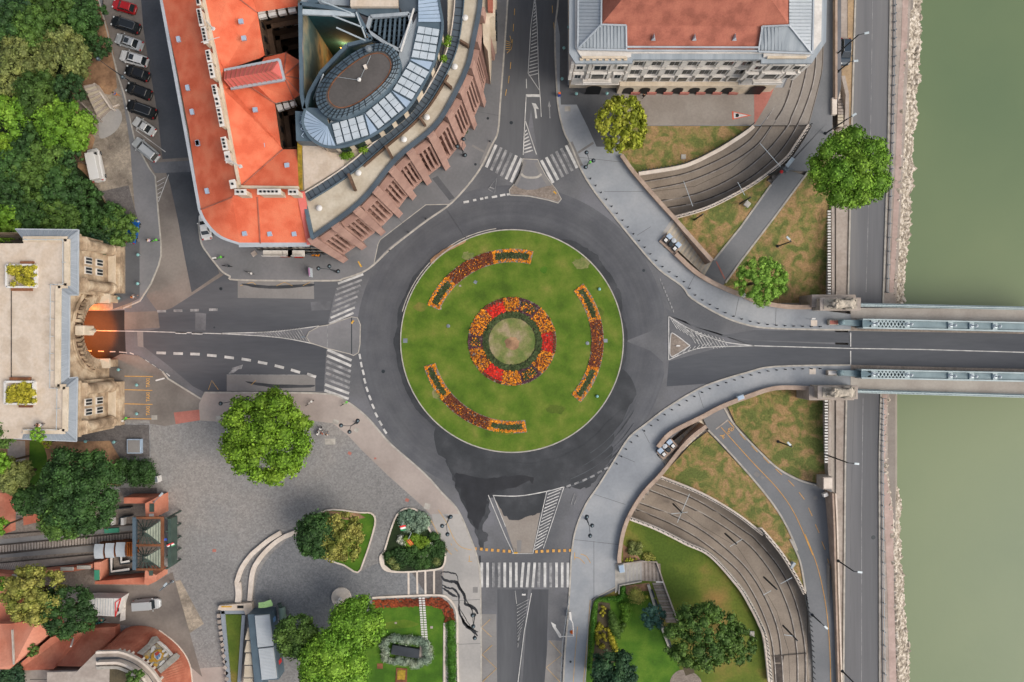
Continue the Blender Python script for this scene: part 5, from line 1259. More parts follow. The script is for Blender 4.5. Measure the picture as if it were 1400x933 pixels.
# roof: slate edge band and paved terrace
band_o=[(21,313.5),(107.5,314.5),(107,403.7),(95.4,403.7),(94.5,517),(106,516),(104.6,603.6),(19,600)]
band_i=[(32,327),(92,327),(92,391),(80,391),(79,529),(90,529),(89,590),(32,590)]
A=outl(band_o,TH+.6); B=outl(band_i,TH+1.3)
for i in range(7):
    t=[A[i],A[i+1],B[i+1],B[i]]; up(MB().face(t).build('slate_roof','roof_slate_blue',gb,recalc=False))
for i in range(7):
    mb=MB(); L=(A[i+1]-A[i]).length; k=max(2,int(L/.7))
    for j in range(k+1): mb.bar(A[i].lerp(A[i+1],j/k)+Vector((0,0,.04)),B[i].lerp(B[i+1],j/k)+Vector((0,0,.04)),.05,.05)
    mb.build('slate_seam','roof_zinc',gb,split=False)
mb=MB()
for i in range(7): mb.bar(A[i],A[i+1],.16,.16)
mb.build('gutter','roof_zinc_light',gb,split=False)
mb=MB()
for i in range(1,7): mb.bar(B[i],B[i+1] if i<7 else B[i],.75,.3)
mb.bar(B[0],B[1],.75,.3); mb.build('terrace_parapet','plaster_cream',gb,split=False)
terrp=[(-60,333),(32,333),(32,328),(91,328),(91,392),(79,392),(78,529),(89,529),(88,589),(33,589),(30,600),(-60,600)]
up(MB().face(outl(terrp,TH+1.2)).build('roof_terrace','terrace_stone',gb,recalc=False))
ol=[W(a,b,TH+.5) for a,b in [(-60,318),(21,318),(88,318),(88,400),(86,400)]]; ol2=[W(a,b,TH+.5) for a,b in [(86,520),(88,520),(88,600),(20,598),(-60,598)]]
for o_ in (ol,ol2): MB().add([Vector((v.x,v.y,0)) for v in o_]+o_,[(i,i+1,6+i,5+i) for i in range(4)]).build('side_wall','limestone',gb,split=False)
mb=MB()
for x,y in ((15.5,333),): mb.bar(W(15.5,391,TH+1.25),W(15.5,520,TH+1.25),.12,.06)
mb.build('terrace_drain','rail_dark',gb)
# glass balustrade of the terrace
gl_=thing('glass_balustrade','pale metal and glass balustrade along the edge of the gatehouse roof terrace','railing',W(75,450,TH+1.2))
bl=[(33,327.5),(86,328),(86,389),(69,389),(68,531),(78,531),(77,588),(33,588)]
mb=MB(); mb2=MB()
for i in range(len(bl)-1):
    a,b=W(*bl[i],TH+2.1),W(*bl[i+1],TH+2.1); mb.bar(a,b,.07,.07)
    k=max(1,int((b-a).length/2.2))
    for j in range(k+1):
        p=a.lerp(b,j/k); mb2.bar(p,p-Vector((0,0,.9)),.07,.07)
        mb2.bar(p+Vector((0,0,-.1)),p+Vector((-.7,0,-.8)),.05,.05)
mb.build('handrail','pale_metal',gl_,split=False); mb2.build('post','pale_metal',gl_)
# planters on the terrace
for (pts,lb,notch) in (((12,363,51,393),'white roof planter of yellow shrubs near the north end of the gatehouse terrace',(29,359,40,372)),((10,522,49,552),'white roof planter of yellow shrubs near the south end of the gatehouse terrace',(28,545,49,556))):
    x0,y0_,x1,y1_=pts; z=TH+1.2
    rt=thing('roof_planter',lb,'planter',W((x0+x1)/2,(y0_+y1_)/2,z),'planters on the gatehouse terrace')
    mb=MB(); c=[W(x0,y0_,z),W(x1,y0_,z),W(x1,y1_,z),W(x0,y1_,z)]
    for i in range(4): mb.bar(c[i]+Vector((0,0,.25)),c[(i+1)%4]+Vector((0,0,.25)),.3,.7)
    mb.build('planter_box','white_paint',rt,split=False)
    b1=W((x0+x1)/2,(y0_ if 'north' in lb else y1_)+(-3 if 'north' in lb else 3),z); MB().box((b1.x+.8,b1.y,z+.25),(1.9,.45,.4)).build('bench_slab','rust',rt)
    b1=W((x0+x1)/2,(y1_ if 'north' in lb else y0_)+(3 if 'north' in lb else -4),z); MB().box((b1.x,b1.y,z+.25),(3,.45,.4)).build('bench_slab','rust',rt)
    PLANTERS=globals().setdefault('PLANTERS',[]); PLANTERS.append((rt,x0,y0_,x1,y1_,z))
# sodium lamps inside the tunnel
tl=thing('tunnel_lamp','orange sodium lamp hanging inside the mouth of the road tunnel','lamp',(GX-3,CY,6.6))
MB().box((GX-3,CY,6.9),(.9,.35,.2)).build('lamp_housing','dark_metal',tl); MB().box((GX-3,CY,6.76),(.8,.28,.06)).build('lamp_glass','lit_lamp',tl)
mat('sodium_glow',['#ff8030'],fa=0,emit='#ff5a10',estr=9)
for i,(dx,e) in enumerate(((2.0,1300),(-9,5000),(-20,6000))):
    ld=bpy.data.lights.new('tunnel_light','SPOT' if i==0 else 'POINT'); ld.energy=e; ld.color=(1,.19,.004); ld.shadow_soft_size=.6
    if i==0: ld.spot_size=R(84); ld.spot_blend=.25; ld.energy=9000
    lo=bpy.data.objects.new('tunnel_light',ld); COL.objects.link(lo); lo.location=(GX-1.4 if i==0 else GX+dx,CY,6.4)
    if i==0: lo.rotation_euler=(0,R(18),0)
sheet('tunnel_road',[(-60,421),(170,421),(172,484),(170,495),(-60,495)],.006,mat('tunnel_asphalt',['#2b2b2c','#353434'],scale=.3,fine=3,fa=.08))  # road colour darkened so daylight fades and the orange lamp glow dominates
sheet('tunnel_pavement',[(-60,414),(150,414),(168,421),(172,424),(150,425),(-60,425)],ZP-.002,'pave_grey')

# ================================================================== funicular station and the ramp terraces, south-west
qf=Z(0,560,4.664); qh=Z(0,733,4.664); qk=Z(130,660,6.667)
sheet('funicular_ground',[(-60,690),(0,686),(60,672),(90,668),(215,677),(215,800),(150,815),(0,790),(-60,800)],ZP+.01,'brown_setts')
sheet('lane_by_station',qf([(760,500),(1000,500),(1000,565),(790,562)]),ZP+.014,'dark_setts')
sheet('slope_earth',[(-60,596),(110,604),(120,615),(100,640),(66,663),(-60,700)],ZP+.016,'earth')
sheet('slope_earth',[(110,604),(150,603),(172,640),(165,665),(120,660),(100,640)],ZP+.02,'earth')
sheet('slope_lawn',qf([(190,200),(270,200),(300,300),(300,480),(190,480),(185,330)]),ZP+.024,'lawn_fresh')
sheet('terrace_path',qf([(45,200),(160,200),(165,480),(120,470),(90,330),(50,300)]),ZP+.022,'quay_stone')
sheet('terracotta_court',qf([(-200,540),(100,530),(100,770),(40,790),(-200,790)]),ZP+.03,'terracotta')
sheet('terracotta_court',qf([(145,640),(290,640),(285,710),(150,740)]),ZP+.03,'terracotta')
sheet('station_yard',qh([(470,240),(850,130),(860,200),(930,210),(990,300),(600,310),(470,290)]),ZP+.02,'brown_setts')
sheet('lane_south',qh([(480,310),(950,320),(1100,230),(1290,900),(940,590),(720,560),(560,500),(540,370)]),ZP+.018,'asphalt_warm')
ft=thing('funicular_track','pair of funicular tracks with sleepers running west from the station','track',W(60,745,0))
def ftrack(a0,a1,b0,b1):
    mb=MB()
    for k in range(58):
        t=k/57; mb.bar(W(*lerp(a0,a1,t),ZP+.12),W(*lerp(b0,b1,t),ZP+.12),.26,.12)
    mb.build('sleeper','quay_stone',ft)
    mb=MB()
    for p0,p1 in ((a0,a1),(b0,b1)):
        q0,q1=lerp(p0,p1,0),lerp(p0,p1,1); mb.bar(W(*q0,ZP+.25),W(*q1,ZP+.25),.14,.16)
    mb.build('rail','rail_dark',ft)
def qfp(a,b): return qf([(a,b)])[0]
def qhp(a,b): return qh([(a,b)])[0]
ftrack(qfp(-200,885),qfp(855,785),qfp(-200,935),qfp(855,835)); ftrack(qhp(-200,190),qhp(640,115),qhp(-200,245),qhp(570,172))
sheet('track_slab',qf([(0,830),(850,740),(855,770),(0,860)]),ZP+.05,'concrete_bay'); sheet('track_slab',qh([(0,105),(600,60),(600,100),(0,140)]),ZP+.05,'concrete_bay')
strip('track_edge_beam',qf([(0,800),(855,735)]),1.2,ZP,'rail_dark',.3); strip('track_edge_beam',qf([(0,925),(600,860)]),1.0,ZP,'rail_dark',.3)
tag(MB().box(tuple(W(153,725.5,.35)),(2.3,.75,.4),R(4)).build('green_cabinet',mat('green_paint',['#3f8a70','#4a9478'],fa=.05,rough=.5)),'small green cover box between the funicular track and the station waiting yard','box')
fs=thing('funicular_station','dark green funicular station porch with two glazed pyramid roofs','building',W(205,745,0))
SZ=5.2
mat('station_green',['#3a4a44','#475850'],scale=.6,fa=.06,rough=.5); mat('aged_glass',['#7b8274','#8f9686'],scale=.8,fine=3,fa=.08,rough=.2)
for (ya,yb) in ((708,746),(746,779)):
    ap=W(198,(ya+yb)/2,SZ+2.0); c=[W(188,ya+3,SZ),W(221,ya+3,SZ),W(221,yb-1,SZ),W(188,yb-1,SZ)]
    MB().face([c[1],c[2],ap]).build('glazed_roof','aged_glass',fs,recalc=False)
    for i in (0,2,3):
        a,b=c[i],c[(i+1)%4]; mb=MB()
        for k in range(6): mb.bar(a.lerp(b,k/5),ap.lerp(a.lerp(b,k/5),.12),.09,.1)
        for k in (.35,.65): mb.bar(ap.lerp(a,k),ap.lerp(b,k),.07,.08)
        mb.build('roof_truss','station_green',fs,split=False)
    mb=MB()
    for k in range(1,6): mb.bar(c[1].lerp(ap,k/6)+Vector((.0,0,.05)),c[2].lerp(ap,k/6)+Vector((0,0,.05)),.05,.06)
    mb.build('glazing_bar','station_green',fs,split=False)
MB().box(tuple((W(184.5,707,SZ)+W(184.5,779,SZ))/2),(.55,(W(0,707,SZ)-W(0,779,SZ)).y,.5)).build('gutter_beam','steel_blue',fs)
mb=MB(); 
for y in (708,745.5,778.5): mb.bar(W(186,y,SZ),W(223,y,SZ),.35,.3)
mb.bar(W(222,707,SZ),W(222,779,SZ),.4,.35); mb.build('roof_beam','rust',fs,split=False)
mb=MB(); 
for y in (709,727,745,762,778): 
    a=W(222,y,SZ); mb.box((a.x+.6,a.y,2.6),(.22,.22,5.2))
mb.build('column','station_green',fs)
a=W(222,743,SZ); MB().box((a.x+1.0,a.y,3.9),(.5,7.6,2.2)).build('fascia','station_green',fs)
for y,hh,mm in ((718,.7,'marking_orange'),(726,.9,'white_paint'),(735,.6,'white_paint'),(742,1.0,'white_paint'),(752,1.2,'white_paint'),(760,.7,'marking_orange'),(766,.8,'skylight'),(773,.8,'white_paint')):
    a=W(228,y,4); MB().box((a.x+.62-.2,a.y,3.6),(.08,hh,.9)).build('poster_board',mm,fs)
MB().prism([W(231,708,.1),W(232,708,.1),W(232,772,.1),W(231,772,.1)],[W(232,708,2.4),W(233,708,2.4),W(233,772,2.4),W(232,772,2.4)]).build('screen','station_green',fs)
# flag at the station front
def flag(label,px,py,z,ang,cols,stripes='h',L=1.5,Hh=.9,pole=None,cat='flag'):
    rt=thing('flag',label,cat,W(px,py,0))
    c=W(px,py,z); d=Vector((math.cos(ang),math.sin(ang),0)); 
    MB().tube([Vector((c.x,c.y,0.1)),Vector((c.x,c.y,z-.6))] if pole is None else [W(*pole[0]),W(*pole[1])],.05,6).build('flag_pole','pale_metal',rt)
    n=len(cols)
    for i,m in enumerate(cols):
        mb=MB(); w0,w1=-Hh/2+Hh*i/n,-Hh/2+Hh*(i+1)/n; sidev=Vector((-d.y,d.x,0))
        vs=[]
        for k in range(7):
            t=k/6; p=c+d*(t*L-L/2)+Vector((0,0,.12*math.sin(t*6)-.2*t)); vs+=[p+sidev*w0+Vector((0,0,w0*.6)),p+sidev*w1+Vector((0,0,w1*.6))]
        mb.add(vs,[(2*k,2*k+1,2*k+3,2*k+2) for k in range(6)]); mb.build('flag_stripe',m,rt,recalc=False)
    return rt
mat('flag_red',['#d23a3a'],fa=.03); mat('flag_white',['#e6e4e0'],fa=.02); mat('flag_green',['#3c8a5c'],fa=.03); mat('flag_blue',['#3a55a8'],fa=.03); mat('flag_orange',['#e2703c'],fa=.03); mat('flag_yellow',['#e8b04c'],fa=.03)
flag('small red white and green flag sticking out of the funicular station front',233,746,5,R(20),['flag_green','flag_white','flag_red'],L=1.1,Hh=.6,pole=((224,747,4),(231,746.5,5)))
flag('small blue flag on the funicular station front',224.5,738.5,5,R(5),['flag_blue'],L=.8,Hh=.4,pole=((222,739,4),(223,738.5,5)))
# terracotta pylons and walls round the station
def tc(name,label,foot,z,m='terracotta',cap='terracotta_light',holes=None,cat='wall',name2='coping'):
    rt=thing(name,label,cat,W(foot[0][0],foot[0][1],0)); t=outl(foot,z)
    MB().prism([Vector((v.x,v.y,0)) for v in t],t).build('wall_body',m,rt,split=False)
    return rt
w1=tc('terracotta_wall','terracotta wall on the north side of the funicular waiting yard',qf([(790,562),(995,562),(925,600),(790,600)]),3.2)
w2=tc('terracotta_gate_pier','terracotta gate pier at the north-east corner of the station yard',qf([(925,600),(995,562),(997,685),(930,705)]),4.2,'terracotta_light')
a=W(207.5,694.5,4.3); MB().box((a.x,a.y,4.25),(.7,1.3,.12)).build('louvre','station_green',w2); a=W(207,705,4.3); MB().box((a.x,a.y,4.25),(.7,.5,.1)).build('notice','white_paint',w2)
w3=tc('terracotta_wall','terracotta wall on the south side of the funicular waiting yard',qh([(605,290),(925,262),(925,310),(605,308)]),2.8)
w4=tc('terracotta_gate_pier','terracotta gate pier at the south-east corner of the station yard',qh([(925,215),(995,250),(995,290),(940,315),(920,305)]),4.,'terracotta_light')
a=W(207,783,4); MB().box((a.x,a.y,4.1),(.6,.9,.12)).build('louvre','station_green',w4)
w5=tc('terracotta_pillar','terracotta pillar beside the green notice at the west end of the station yard',qh([(600,170),(645,165),(640,285),(602,280)]),2.6,'terracotta_light')
a=W(132.5,786.5,2.7); MB().box((a.x,a.y,2.68),(.8,1.6,.12)).build('notice_board','green_paint',w5)
w6=tc('terracotta_wall','long terracotta wall with stone copings beside the lower funicular track',qh([(-60,235),(90,245),(320,215),(480,200),(590,178),(590,205),(480,225),(320,240),(90,275),(-60,265)]),2.2)
for q in ([(75,245),(140,245),(140,268),(75,268)],[(385,200),(465,200),(465,222),(385,222)],[(490,190),(575,190),(575,212),(490,212)]):
    t=outl(qh(q),2.5); MB().prism([v-Vector((0,0,.3)) for v in t],t).build('coping','kerb_stone',w6)
# funicular car: three stepped compartments
fc_=thing('funicular_car','stepped funicular car with three pale roofs and open timber end','funicular car',W(155,757,0))
for i,(x0,x1) in enumerate(((129.5,142),(144.5,156.5),(159,171.5))):
    z=2.6+.12*i; a,b=W(x0,744+(-1.2*i),z),W(x1,764-(1.2*i),z)
    MB().box(((a.x+b.x)/2,(a.y+b.y)/2,1.5),(abs(b.x-a.x)-.1,abs(a.y-b.y)-.25,2.2)).build('compartment','rust',fc_)
    # curved roof
    mb=MB(); vs=[]; L=abs(b.x-a.x); Wd=abs(a.y-b.y)
    for k in range(7):
        t=k/6; vs+=[((a.x+b.x)/2-L/2,a.y-Wd*t,z+.28*math.sin(math.pi*t)),((a.x+b.x)/2+L/2,a.y-Wd*t,z+.28*math.sin(math.pi*t))]
    mb.add(vs,[(2*k,2*k+1,2*k+3,2*k+2) for k in range(6)]); o=mb.build('compartment_roof','roof_zinc_light',fc_)
mb=MB()
for i in range(3): a=W(174.5+i*3,743,2.2); mb.box((a.x,a.y-1,1.2),(.12,2.2,2.2))
a=W(177,741.5,2.4); mb.box((a.x,a.y-.1,2.3),(1.4,.15,.2)); mb.build('timber_platform',mat('timber_orange',['#8a4a20','#b06428'],scale=1,fa=.15),fc_,split=False)
# white-topped queue barriers
for lb,pts in (('white L-shaped queue barrier, larger, on the yard south of the funicular car',[(709,140),(709,228),(825,212)]),('white L-shaped queue barrier, smaller, on the yard south of the funicular car',[(772,130),(772,170),(825,160)])):
    rt=thing('queue_barrier',lb,'barrier',W(*qh([pts[0]])[0],0),'queue barriers in the station yard')
    strip('barrier_top',qh(pts),3.0,.95,'white_paint',.12,parent=rt); strip('barrier_screen',offs(qh(pts),2.6),2,ZP,'dark_metal',1.0,parent=rt)
for lb,pts in (('dark queue railing north of the track, nearer the gate pier',[(740,635),(830,625)]),('dark queue railing north of the track, middle one',[(755,735),(765,690),(832,680)])):
    rt=thing('queue_railing',lb,'railing',W(*qf([pts[0]])[0],0),'queue railings in the station yard'); strip('rail_screen',qf(pts),1.4,ZP,'dark_metal',1.0,parent=rt)
for lb,q in (('small white block between the track and the north queue railings, western one',[(707,693),(722,693),(722,738),(707,738)]),('small white block between the track and the north queue railings, eastern one',[(770,693),(788,693),(788,738),(770,738)])):
    t=outl(qf(q),1.0); tag(MB().prism([Vector((v.x,v.y,ZP)) for v in t],t).build('white_block','white_paint'),lb,'block','white blocks in the station yard')

# ================================================================== terracotta ramp walls and round bastion
bs=thing('round_bastion','curved terracotta bastion wall with stone balustrade and mosaic coat of arms','wall',W(210,910,0))
BZ=9
topc=sm(qh([(610,745),(700,742),(770,745),(860,780),(930,830),(985,890),(1020,960),(1040,1100)]),5)
basec=sm(qh([(660,745),(800,590),(960,580),(1080,650),(1160,730),(1205,810),(1222,900),(1235,1100)]),5)
A=[W(p[0],p[1],BZ) for p in topc]; B=[W(p[0],p[1],ZP) for p in basec]
m_=min(len(A),len(B)); A=A[:m_]; B=B[:m_]
MB().add(A+B,[(i,i+1,m_+i+1,m_+i) for i in range(m_-1)]).build('battered_wall','terracotta',bs,split=False)
MB().add([a+Vector((0,0,.01)) for a in A]+[Vector((a.x-4,a.y-4,BZ)) for a in A],[(i,i+1,m_+i+1,m_+i) for i in range(m_-1)]).build('wall_walk','quay_stone',bs,split=False)
mb=MB(); strip_mb(mb,topc,3.0,BZ,.5); mb.build('coping','cream_stone',bs,split=False)
mb=MB(); strip_mb(mb,offs(topc,9),5.5,BZ-.02,.03); mb.build('gutter_walk','pave_dark',bs,split=False)
mb=MB(); strip_mb(mb,offs(topc,15),3.5,BZ,1.0); mb.build('inner_balustrade','cream_stone',bs,split=False)
mb=MB(); strip_mb(mb,offs(topc,21),4,BZ,.3); mb.build('inner_ledge','kerb_stone',bs,split=False)
up(MB().face(outl(qh([(610,760),(720,760),(850,800),(930,860),(990,960),(990,1200),(300,1200),(300,870),(600,860)]),BZ-.05)).build('bastion_terrace','quay_stone',bs,recalc=False))
up(MB().face(outl(qh([(700,840),(790,860),(860,900),(860,1200),(690,1200)]),BZ+.03)).build('planting_bed','soil_dark',bs,recalc=False))
mb=MB(); strip_mb(mb,basec[12:],1.2,ZP,.15); mb.build('base_kerb','cream_stone',bs,split=False)
qb=Z(130,850,10)
# the mosaic with its two pilasters lies on the sloping wall; heights follow the batter
def bz(px,py):
    # height on the batter by interpolation between nearest base and top points
    db=min(math.hypot(px-p[0],py-p[1]) for p in basec); dt=min(math.hypot(px-p[0],py-p[1]) for p in topc)
    return BZ*db/(db+dt)+.12
def onwall(name,pts,m,lift,th=.35):
    t=[W(a,b,bz(a,b)+lift) for a,b in pts]; return MB().prism([v-Vector((0,0,th)) for v in t],t).build(name,m,bs,split=False)
onwall('pilaster','' or qb([(570,430),(650,460),(870,260),(830,210),(770,220),(720,300)]),'kerb_stone',.5); onwall('pilaster',qb([(850,660),(900,710),(1130,520),(1150,480),(1100,440),(1060,460)]),'kerb_stone',.5)
onwall('mosaic_panel',qb([(650,470),(840,300),(950,370),(1040,470),(860,650),(760,580)]),mat('mosaic_ground',['#b5a68c','#cbb98c','#8f8a86','#d8d4cc'],scale=2.2,fine=6,fa=.2,stops=[.38,.47,.54,.62]),.25)
onwall('mosaic_frame',qb([(840,285),(870,275),(960,345),(1055,455),(1035,475),(940,375)]),'plaster_white',.55)
def disc(cx,cy,rx,ry,a,m,l,name='mosaic_shield'):
    onwall(name,[(130+(cx+rx*math.cos(t)*math.cos(a)-ry*math.sin(t)*math.sin(a))/10,850+(cy+rx*math.cos(t)*math.sin(a)+ry*math.sin(t)*math.cos(a))/10) for t in [2*math.pi*k/20 for k in range(20)]],m,l,.2)
mat('gold_mosaic',['#c89838','#dcae50'],scale=2,fa=.15); mat('mosaic_red',['#b8463c','#c8584a'],scale=2,fa=.1); mat('mosaic_blue',['#5c86b8','#7ea4cc'],scale=2,fa=.1)
disc(850,470,95,75,R(-40),'gold_mosaic',.40); 
onwall('mosaic_shield',qb([(805,430),(860,400),(905,450),(890,510),(850,530),(810,490)]),'flag_white',.5,.15)
onwall('mosaic_field',qb([(812,435),(850,415),(868,450),(830,470)]),'mosaic_red',.62,.1); onwall('mosaic_field',qb([(868,440),(890,460),(880,490),(855,470)]),'mosaic_blue',.62,.1)
onwall('mosaic_field',qb([(825,480),(848,470),(868,505),(850,522)]),'mosaic_blue',.62,.1); onwall('mosaic_field',qb([(862,410),(885,430),(872,440),(852,418)]),'mosaic_red',.62,.1)
onwall('mosaic_crown',qb([(850,395),(880,395),(900,420),(870,415)]),'gold_mosaic',.7,.15)
for cx,cy in ((790,360),(940,400),(960,460),(900,580),(780,400),(920,560)): disc(cx,cy,32,18,R(-45),'flag_white',.42,'mosaic_leaf')
for cx,cy in ((760,540),(820,600),(700,490)): disc(cx,cy,28,18,R(30),'gold_mosaic',.36,'mosaic_leaf')
for i,(x,y) in enumerate(((330,395),(390,405),(455,417),(510,435),(655,515),(710,560),(755,600),(800,640),(905,775))): 
    c=W(130+x/10,850+y/10,BZ-.4); MB().box(tuple(c),(.35,.35,.6),.5).build('corbel','cream_stone',bs)
# ramps and other terracotta walls
def ramp(name,label,pts,m,cat='wall',th=None):
    rt=thing(name,label,cat,W(pts[0][0],pts[0][1],0)); t=[W(*p) for p in pts]
    MB().prism([Vector((v.x,v.y,0)) for v in t],t).build('wall_body',m,rt,split=False); return rt
def q3d(pts,qq): return [(*qq([(p[0],p[1])])[0],p[2]) for p in pts]
ramp('ramp_wall','broad terracotta ramp wall west of the round bastion',q3d([(365,800,5),(560,590,2.5),(735,580,1.5),(730,640,2),(610,745,7),(590,835,7.5),(365,830,5)],qh),'terracotta')
ramp('ramp_wall','terracotta ramp wall between the leafy tree and the round bastion',q3d([(110,830,5),(320,650,4),(480,590,3),(560,585,2.4),(370,800,4.8),(340,850,5),(110,860,5)],qh),'terracotta')
r3=ramp('ramp_wall','tall terracotta wall at the left edge below the trees',q3d([(0,560,4),(70,560,6),(240,530,5),(320,620,4),(90,820,6),(60,850,6),(-60,850,6),(-60,560,4)],qh),'terracotta_light')
strip('coping',qh([(75,600),(85,820)]),1.6,6.,'kerb_stone',.3,parent=r3)
ramp('ramp_wall','narrow terracotta terrace at the left edge beside the station trees',q3d([(-60,260,2),(80,260,2),(100,540,3),(0,600,3),(-60,600,3)],qh),'terracotta')
ramp('stone_terrace','pale stone terrace strip at the bottom left corner',q3d([(120,845,4),(340,860,4),(600,850,5.4),(605,1100,5.4),(120,1100,4)],qh),'quay_stone','terrace')
strip('bastion_drain_line',qh([(190,915),(690,912)]),1.0,5.45,'rail_dark')
MB_=MB().bar(W(*qhp(490,580),.6),W(*qhp(452,705),5.2),.25,.2); tag(MB_.build('stair_handrail','white_paint'),'white handrail sloping up the terracotta ramp near the scooter','handrail')
# lorry-like white kiosk with open hatch
ks=thing('white_kiosk','white ribbed kiosk container with a red edged end beside the leafy tree','kiosk',W(145,830,0))
a,b=W(*qhp(580,385),2.7),W(*qhp(770,515),2.7)
t=outl(qh([(560,395),(770,398),(735,515),(560,505)]),2.8); MB().prism([Vector((v.x,v.y,.2)) for v in t],t).build('body','white_paint',ks,bevel=.05)
mb=MB()
for k in range(9): 
    x0=590+k*17; mb.bar(W(*qhp(x0,400),2.84),W(*qhp(x0-4,506),2.84),.05,.05)
mb.build('roof_rib','roof_zinc_light',ks,split=False)
mb=MB(); mb.bar(W(*qhp(770,398),2.85),W(*qhp(735,515),2.85),.16,.12); mb.bar(W(*qhp(735,515),2.85),W(*qhp(735,425),2.85),.12,.1); mb.bar(W(*qhp(735,425),2.85),W(*qhp(770,398),2.85),.12,.1); mb.build('red_edge','flag_red',ks,split=False)
c=W(*qhp(752,470),2.86); MB().box(tuple(c),(.35,.6,.06)).build('hatch','black',ks)
mb=MB()
for q in ([(550,365),(620,365),(620,385),(550,380)],[(625,365),(690,368),(690,388),(625,385)],[(695,370),(795,372),(795,390),(695,388)],[(775,378),(803,378),(800,460),(770,462)],[(770,465),(800,463),(798,535),(764,545)]):
    t=outl(qh(q),.9); mb.prism([v-Vector((0,0,.1)) for v in t],t)
mb.build('platform_panel','plaster_white',ks)

# ================================================================== snack kiosk at the bottom
qi=Z(280,780,5.385)
sn=thing('snack_pavilion','long dark framed pavilion with a white corrugated roof beside the cobbled square','pavilion',W(365,900,0))
t=outl(qi([(315,325),(475,325),(510,640),(560,780),(535,800),(420,820),(430,1000),(400,1000)]),3.2)
t=outl(qi([(315,325),(480,322),(545,805),(420,812),(425,1100),(390,1100)]),3.2)
MB().prism([Vector((v.x,v.y,ZP)) for v in t],t).build('body','steel_blue',sn,bevel=.05,split=False)
mat('corrugated_white',['#bfc4c8','#cdd2d6'],scale=.4,fa=.03,rough=.5)
for q in ([(368,335),(475,327),(502,555),(390,568)],[(395,578),(503,568),(530,795),(420,806)]):
    t=outl(qi(q),3.5); o=MB().prism([v-Vector((0,0,.25)) for v in t],t).build('roof_panel','corrugated_white',sn)
    mb=MB()
    for k in range(22): mb.bar(t[0].lerp(t[3],(k+.5)/22)+Vector((0,0,.04)),t[1].lerp(t[2],(k+.5)/22)+Vector((0,0,.04)),.07,.05)
    mb.build('corrugation','skylight',o,split=False)
for k in range(5):
    t=outl(qi([(318-k*8,428+k*92 if k else 420),(325+k*7,428+k*92 if k else 425),(345+k*4,512+k*92),(295-k*3,512+k*92)]),2.6); MB().prism([v-Vector((0,0,.12)) for v in t],t).build('awning_panel','terrace_beige',sn)
mb=MB()
for i,(x,y,m) in enumerate(((495,330,'flag_red'),(503,360,'mosaic_blue'),(535,640,'flag_red'),(545,670,'flag_red'),(550,760,'flag_red'),(525,560,'rust'))):
    c=W(*qi([(x,y)])[0],1.6); MB().box(tuple(c),(.5,.7,1.2),.2).build('display_stand',m,sn)
t=outl(qi([(105,260),(345,240),(352,300),(300,330),(290,296),(120,296),(95,290)]),1.0); w7=thing('stone_planter_wall','triangular stone walled planter with slate coping beside the pavilion','planter',W(320,870,0))
MB().prism([Vector((v.x,v.y,ZP)) for v in t],t).build('stone_wall','terrace_stone',w7)
mb=MB(); strip_mb(mb,qi([(130,300),(200,1100)]),5.5,.5,.35); mb.build('slate_coping','roof_slate_blue',w7); mb=MB(); strip_mb(mb,qi([(285,330),(240,1000)]),4.5,.5,.35); mb.build('slate_coping','roof_slate_blue',w7); mb=MB(); strip_mb(mb,qi([(120,308),(295,308)]),5,.5,.35); mb.build('slate_coping','roof_slate_blue',w7)
mb=MB()
for k in range(16):
    c=W(*qi([(108+k*5.5,330+k*42)])[0],.5); mb.box(tuple(c),(.55,.6,.7+.2*(k%2)),.1*k)
mb.build('rubble_stone','quay_stone',w7)
up(MB().face(outl(qi([(150,325),(270,325),(235,1100),(215,1100)]),.62)).build('planting_bed','grass_mixed',w7,recalc=False)) if 'grass_mixed' in MATS else None
MB().box(tuple(W(*qi([(160,268)])[0],1.05)),(1.7,.2,.06)).build('name_plate','gold_mosaic',w7); MB().box(tuple(W(*qi([(262,270)])[0],1.05)),(1.0,.4,.06)).build('vent_grille','black',w7)
us=thing('green_parasol','crumpled light green parasol beside the dark pavilion','parasol',W(362,827,0))
mat('parasol_green',['#9ec882','#aed492'],fa=.05)
ctrp=W(361,827,2.6); rim=[W(*p,2.3+.15*(i%2)) for i,p in enumerate(qi([(395,238),(440,232),(485,215),(500,245),(500,262),(450,275),(395,278)]))]
MB().add([ctrp]+rim,[(0,i+1,(i+1)%7+1) for i in range(7)]).build('canopy','parasol_green',us,recalc=False); MB().tube([Vector((ctrp.x,ctrp.y,ZP)),ctrp],.05).build('pole','dark_metal',us)
tk=thing('green_tank','grey green cylindrical container beside the pavilion','tank',W(388,840,0)); c=W(*qi([(572,330)])[0],.9); mat('tank_green',['#6f8578','#82968a'],fa=.05,rough=.5)
mb=MB().tube([c+Vector((-.1,1.3,0)),c+Vector((.1,-1.0,0))],.55,14); mb.build('tank_body','tank_green',tk); MB().tube([c+Vector((-.5,2.0,.2)),c+Vector((-.2,1.2,.1))],.3,10).build('tank_neck','station_green',tk)
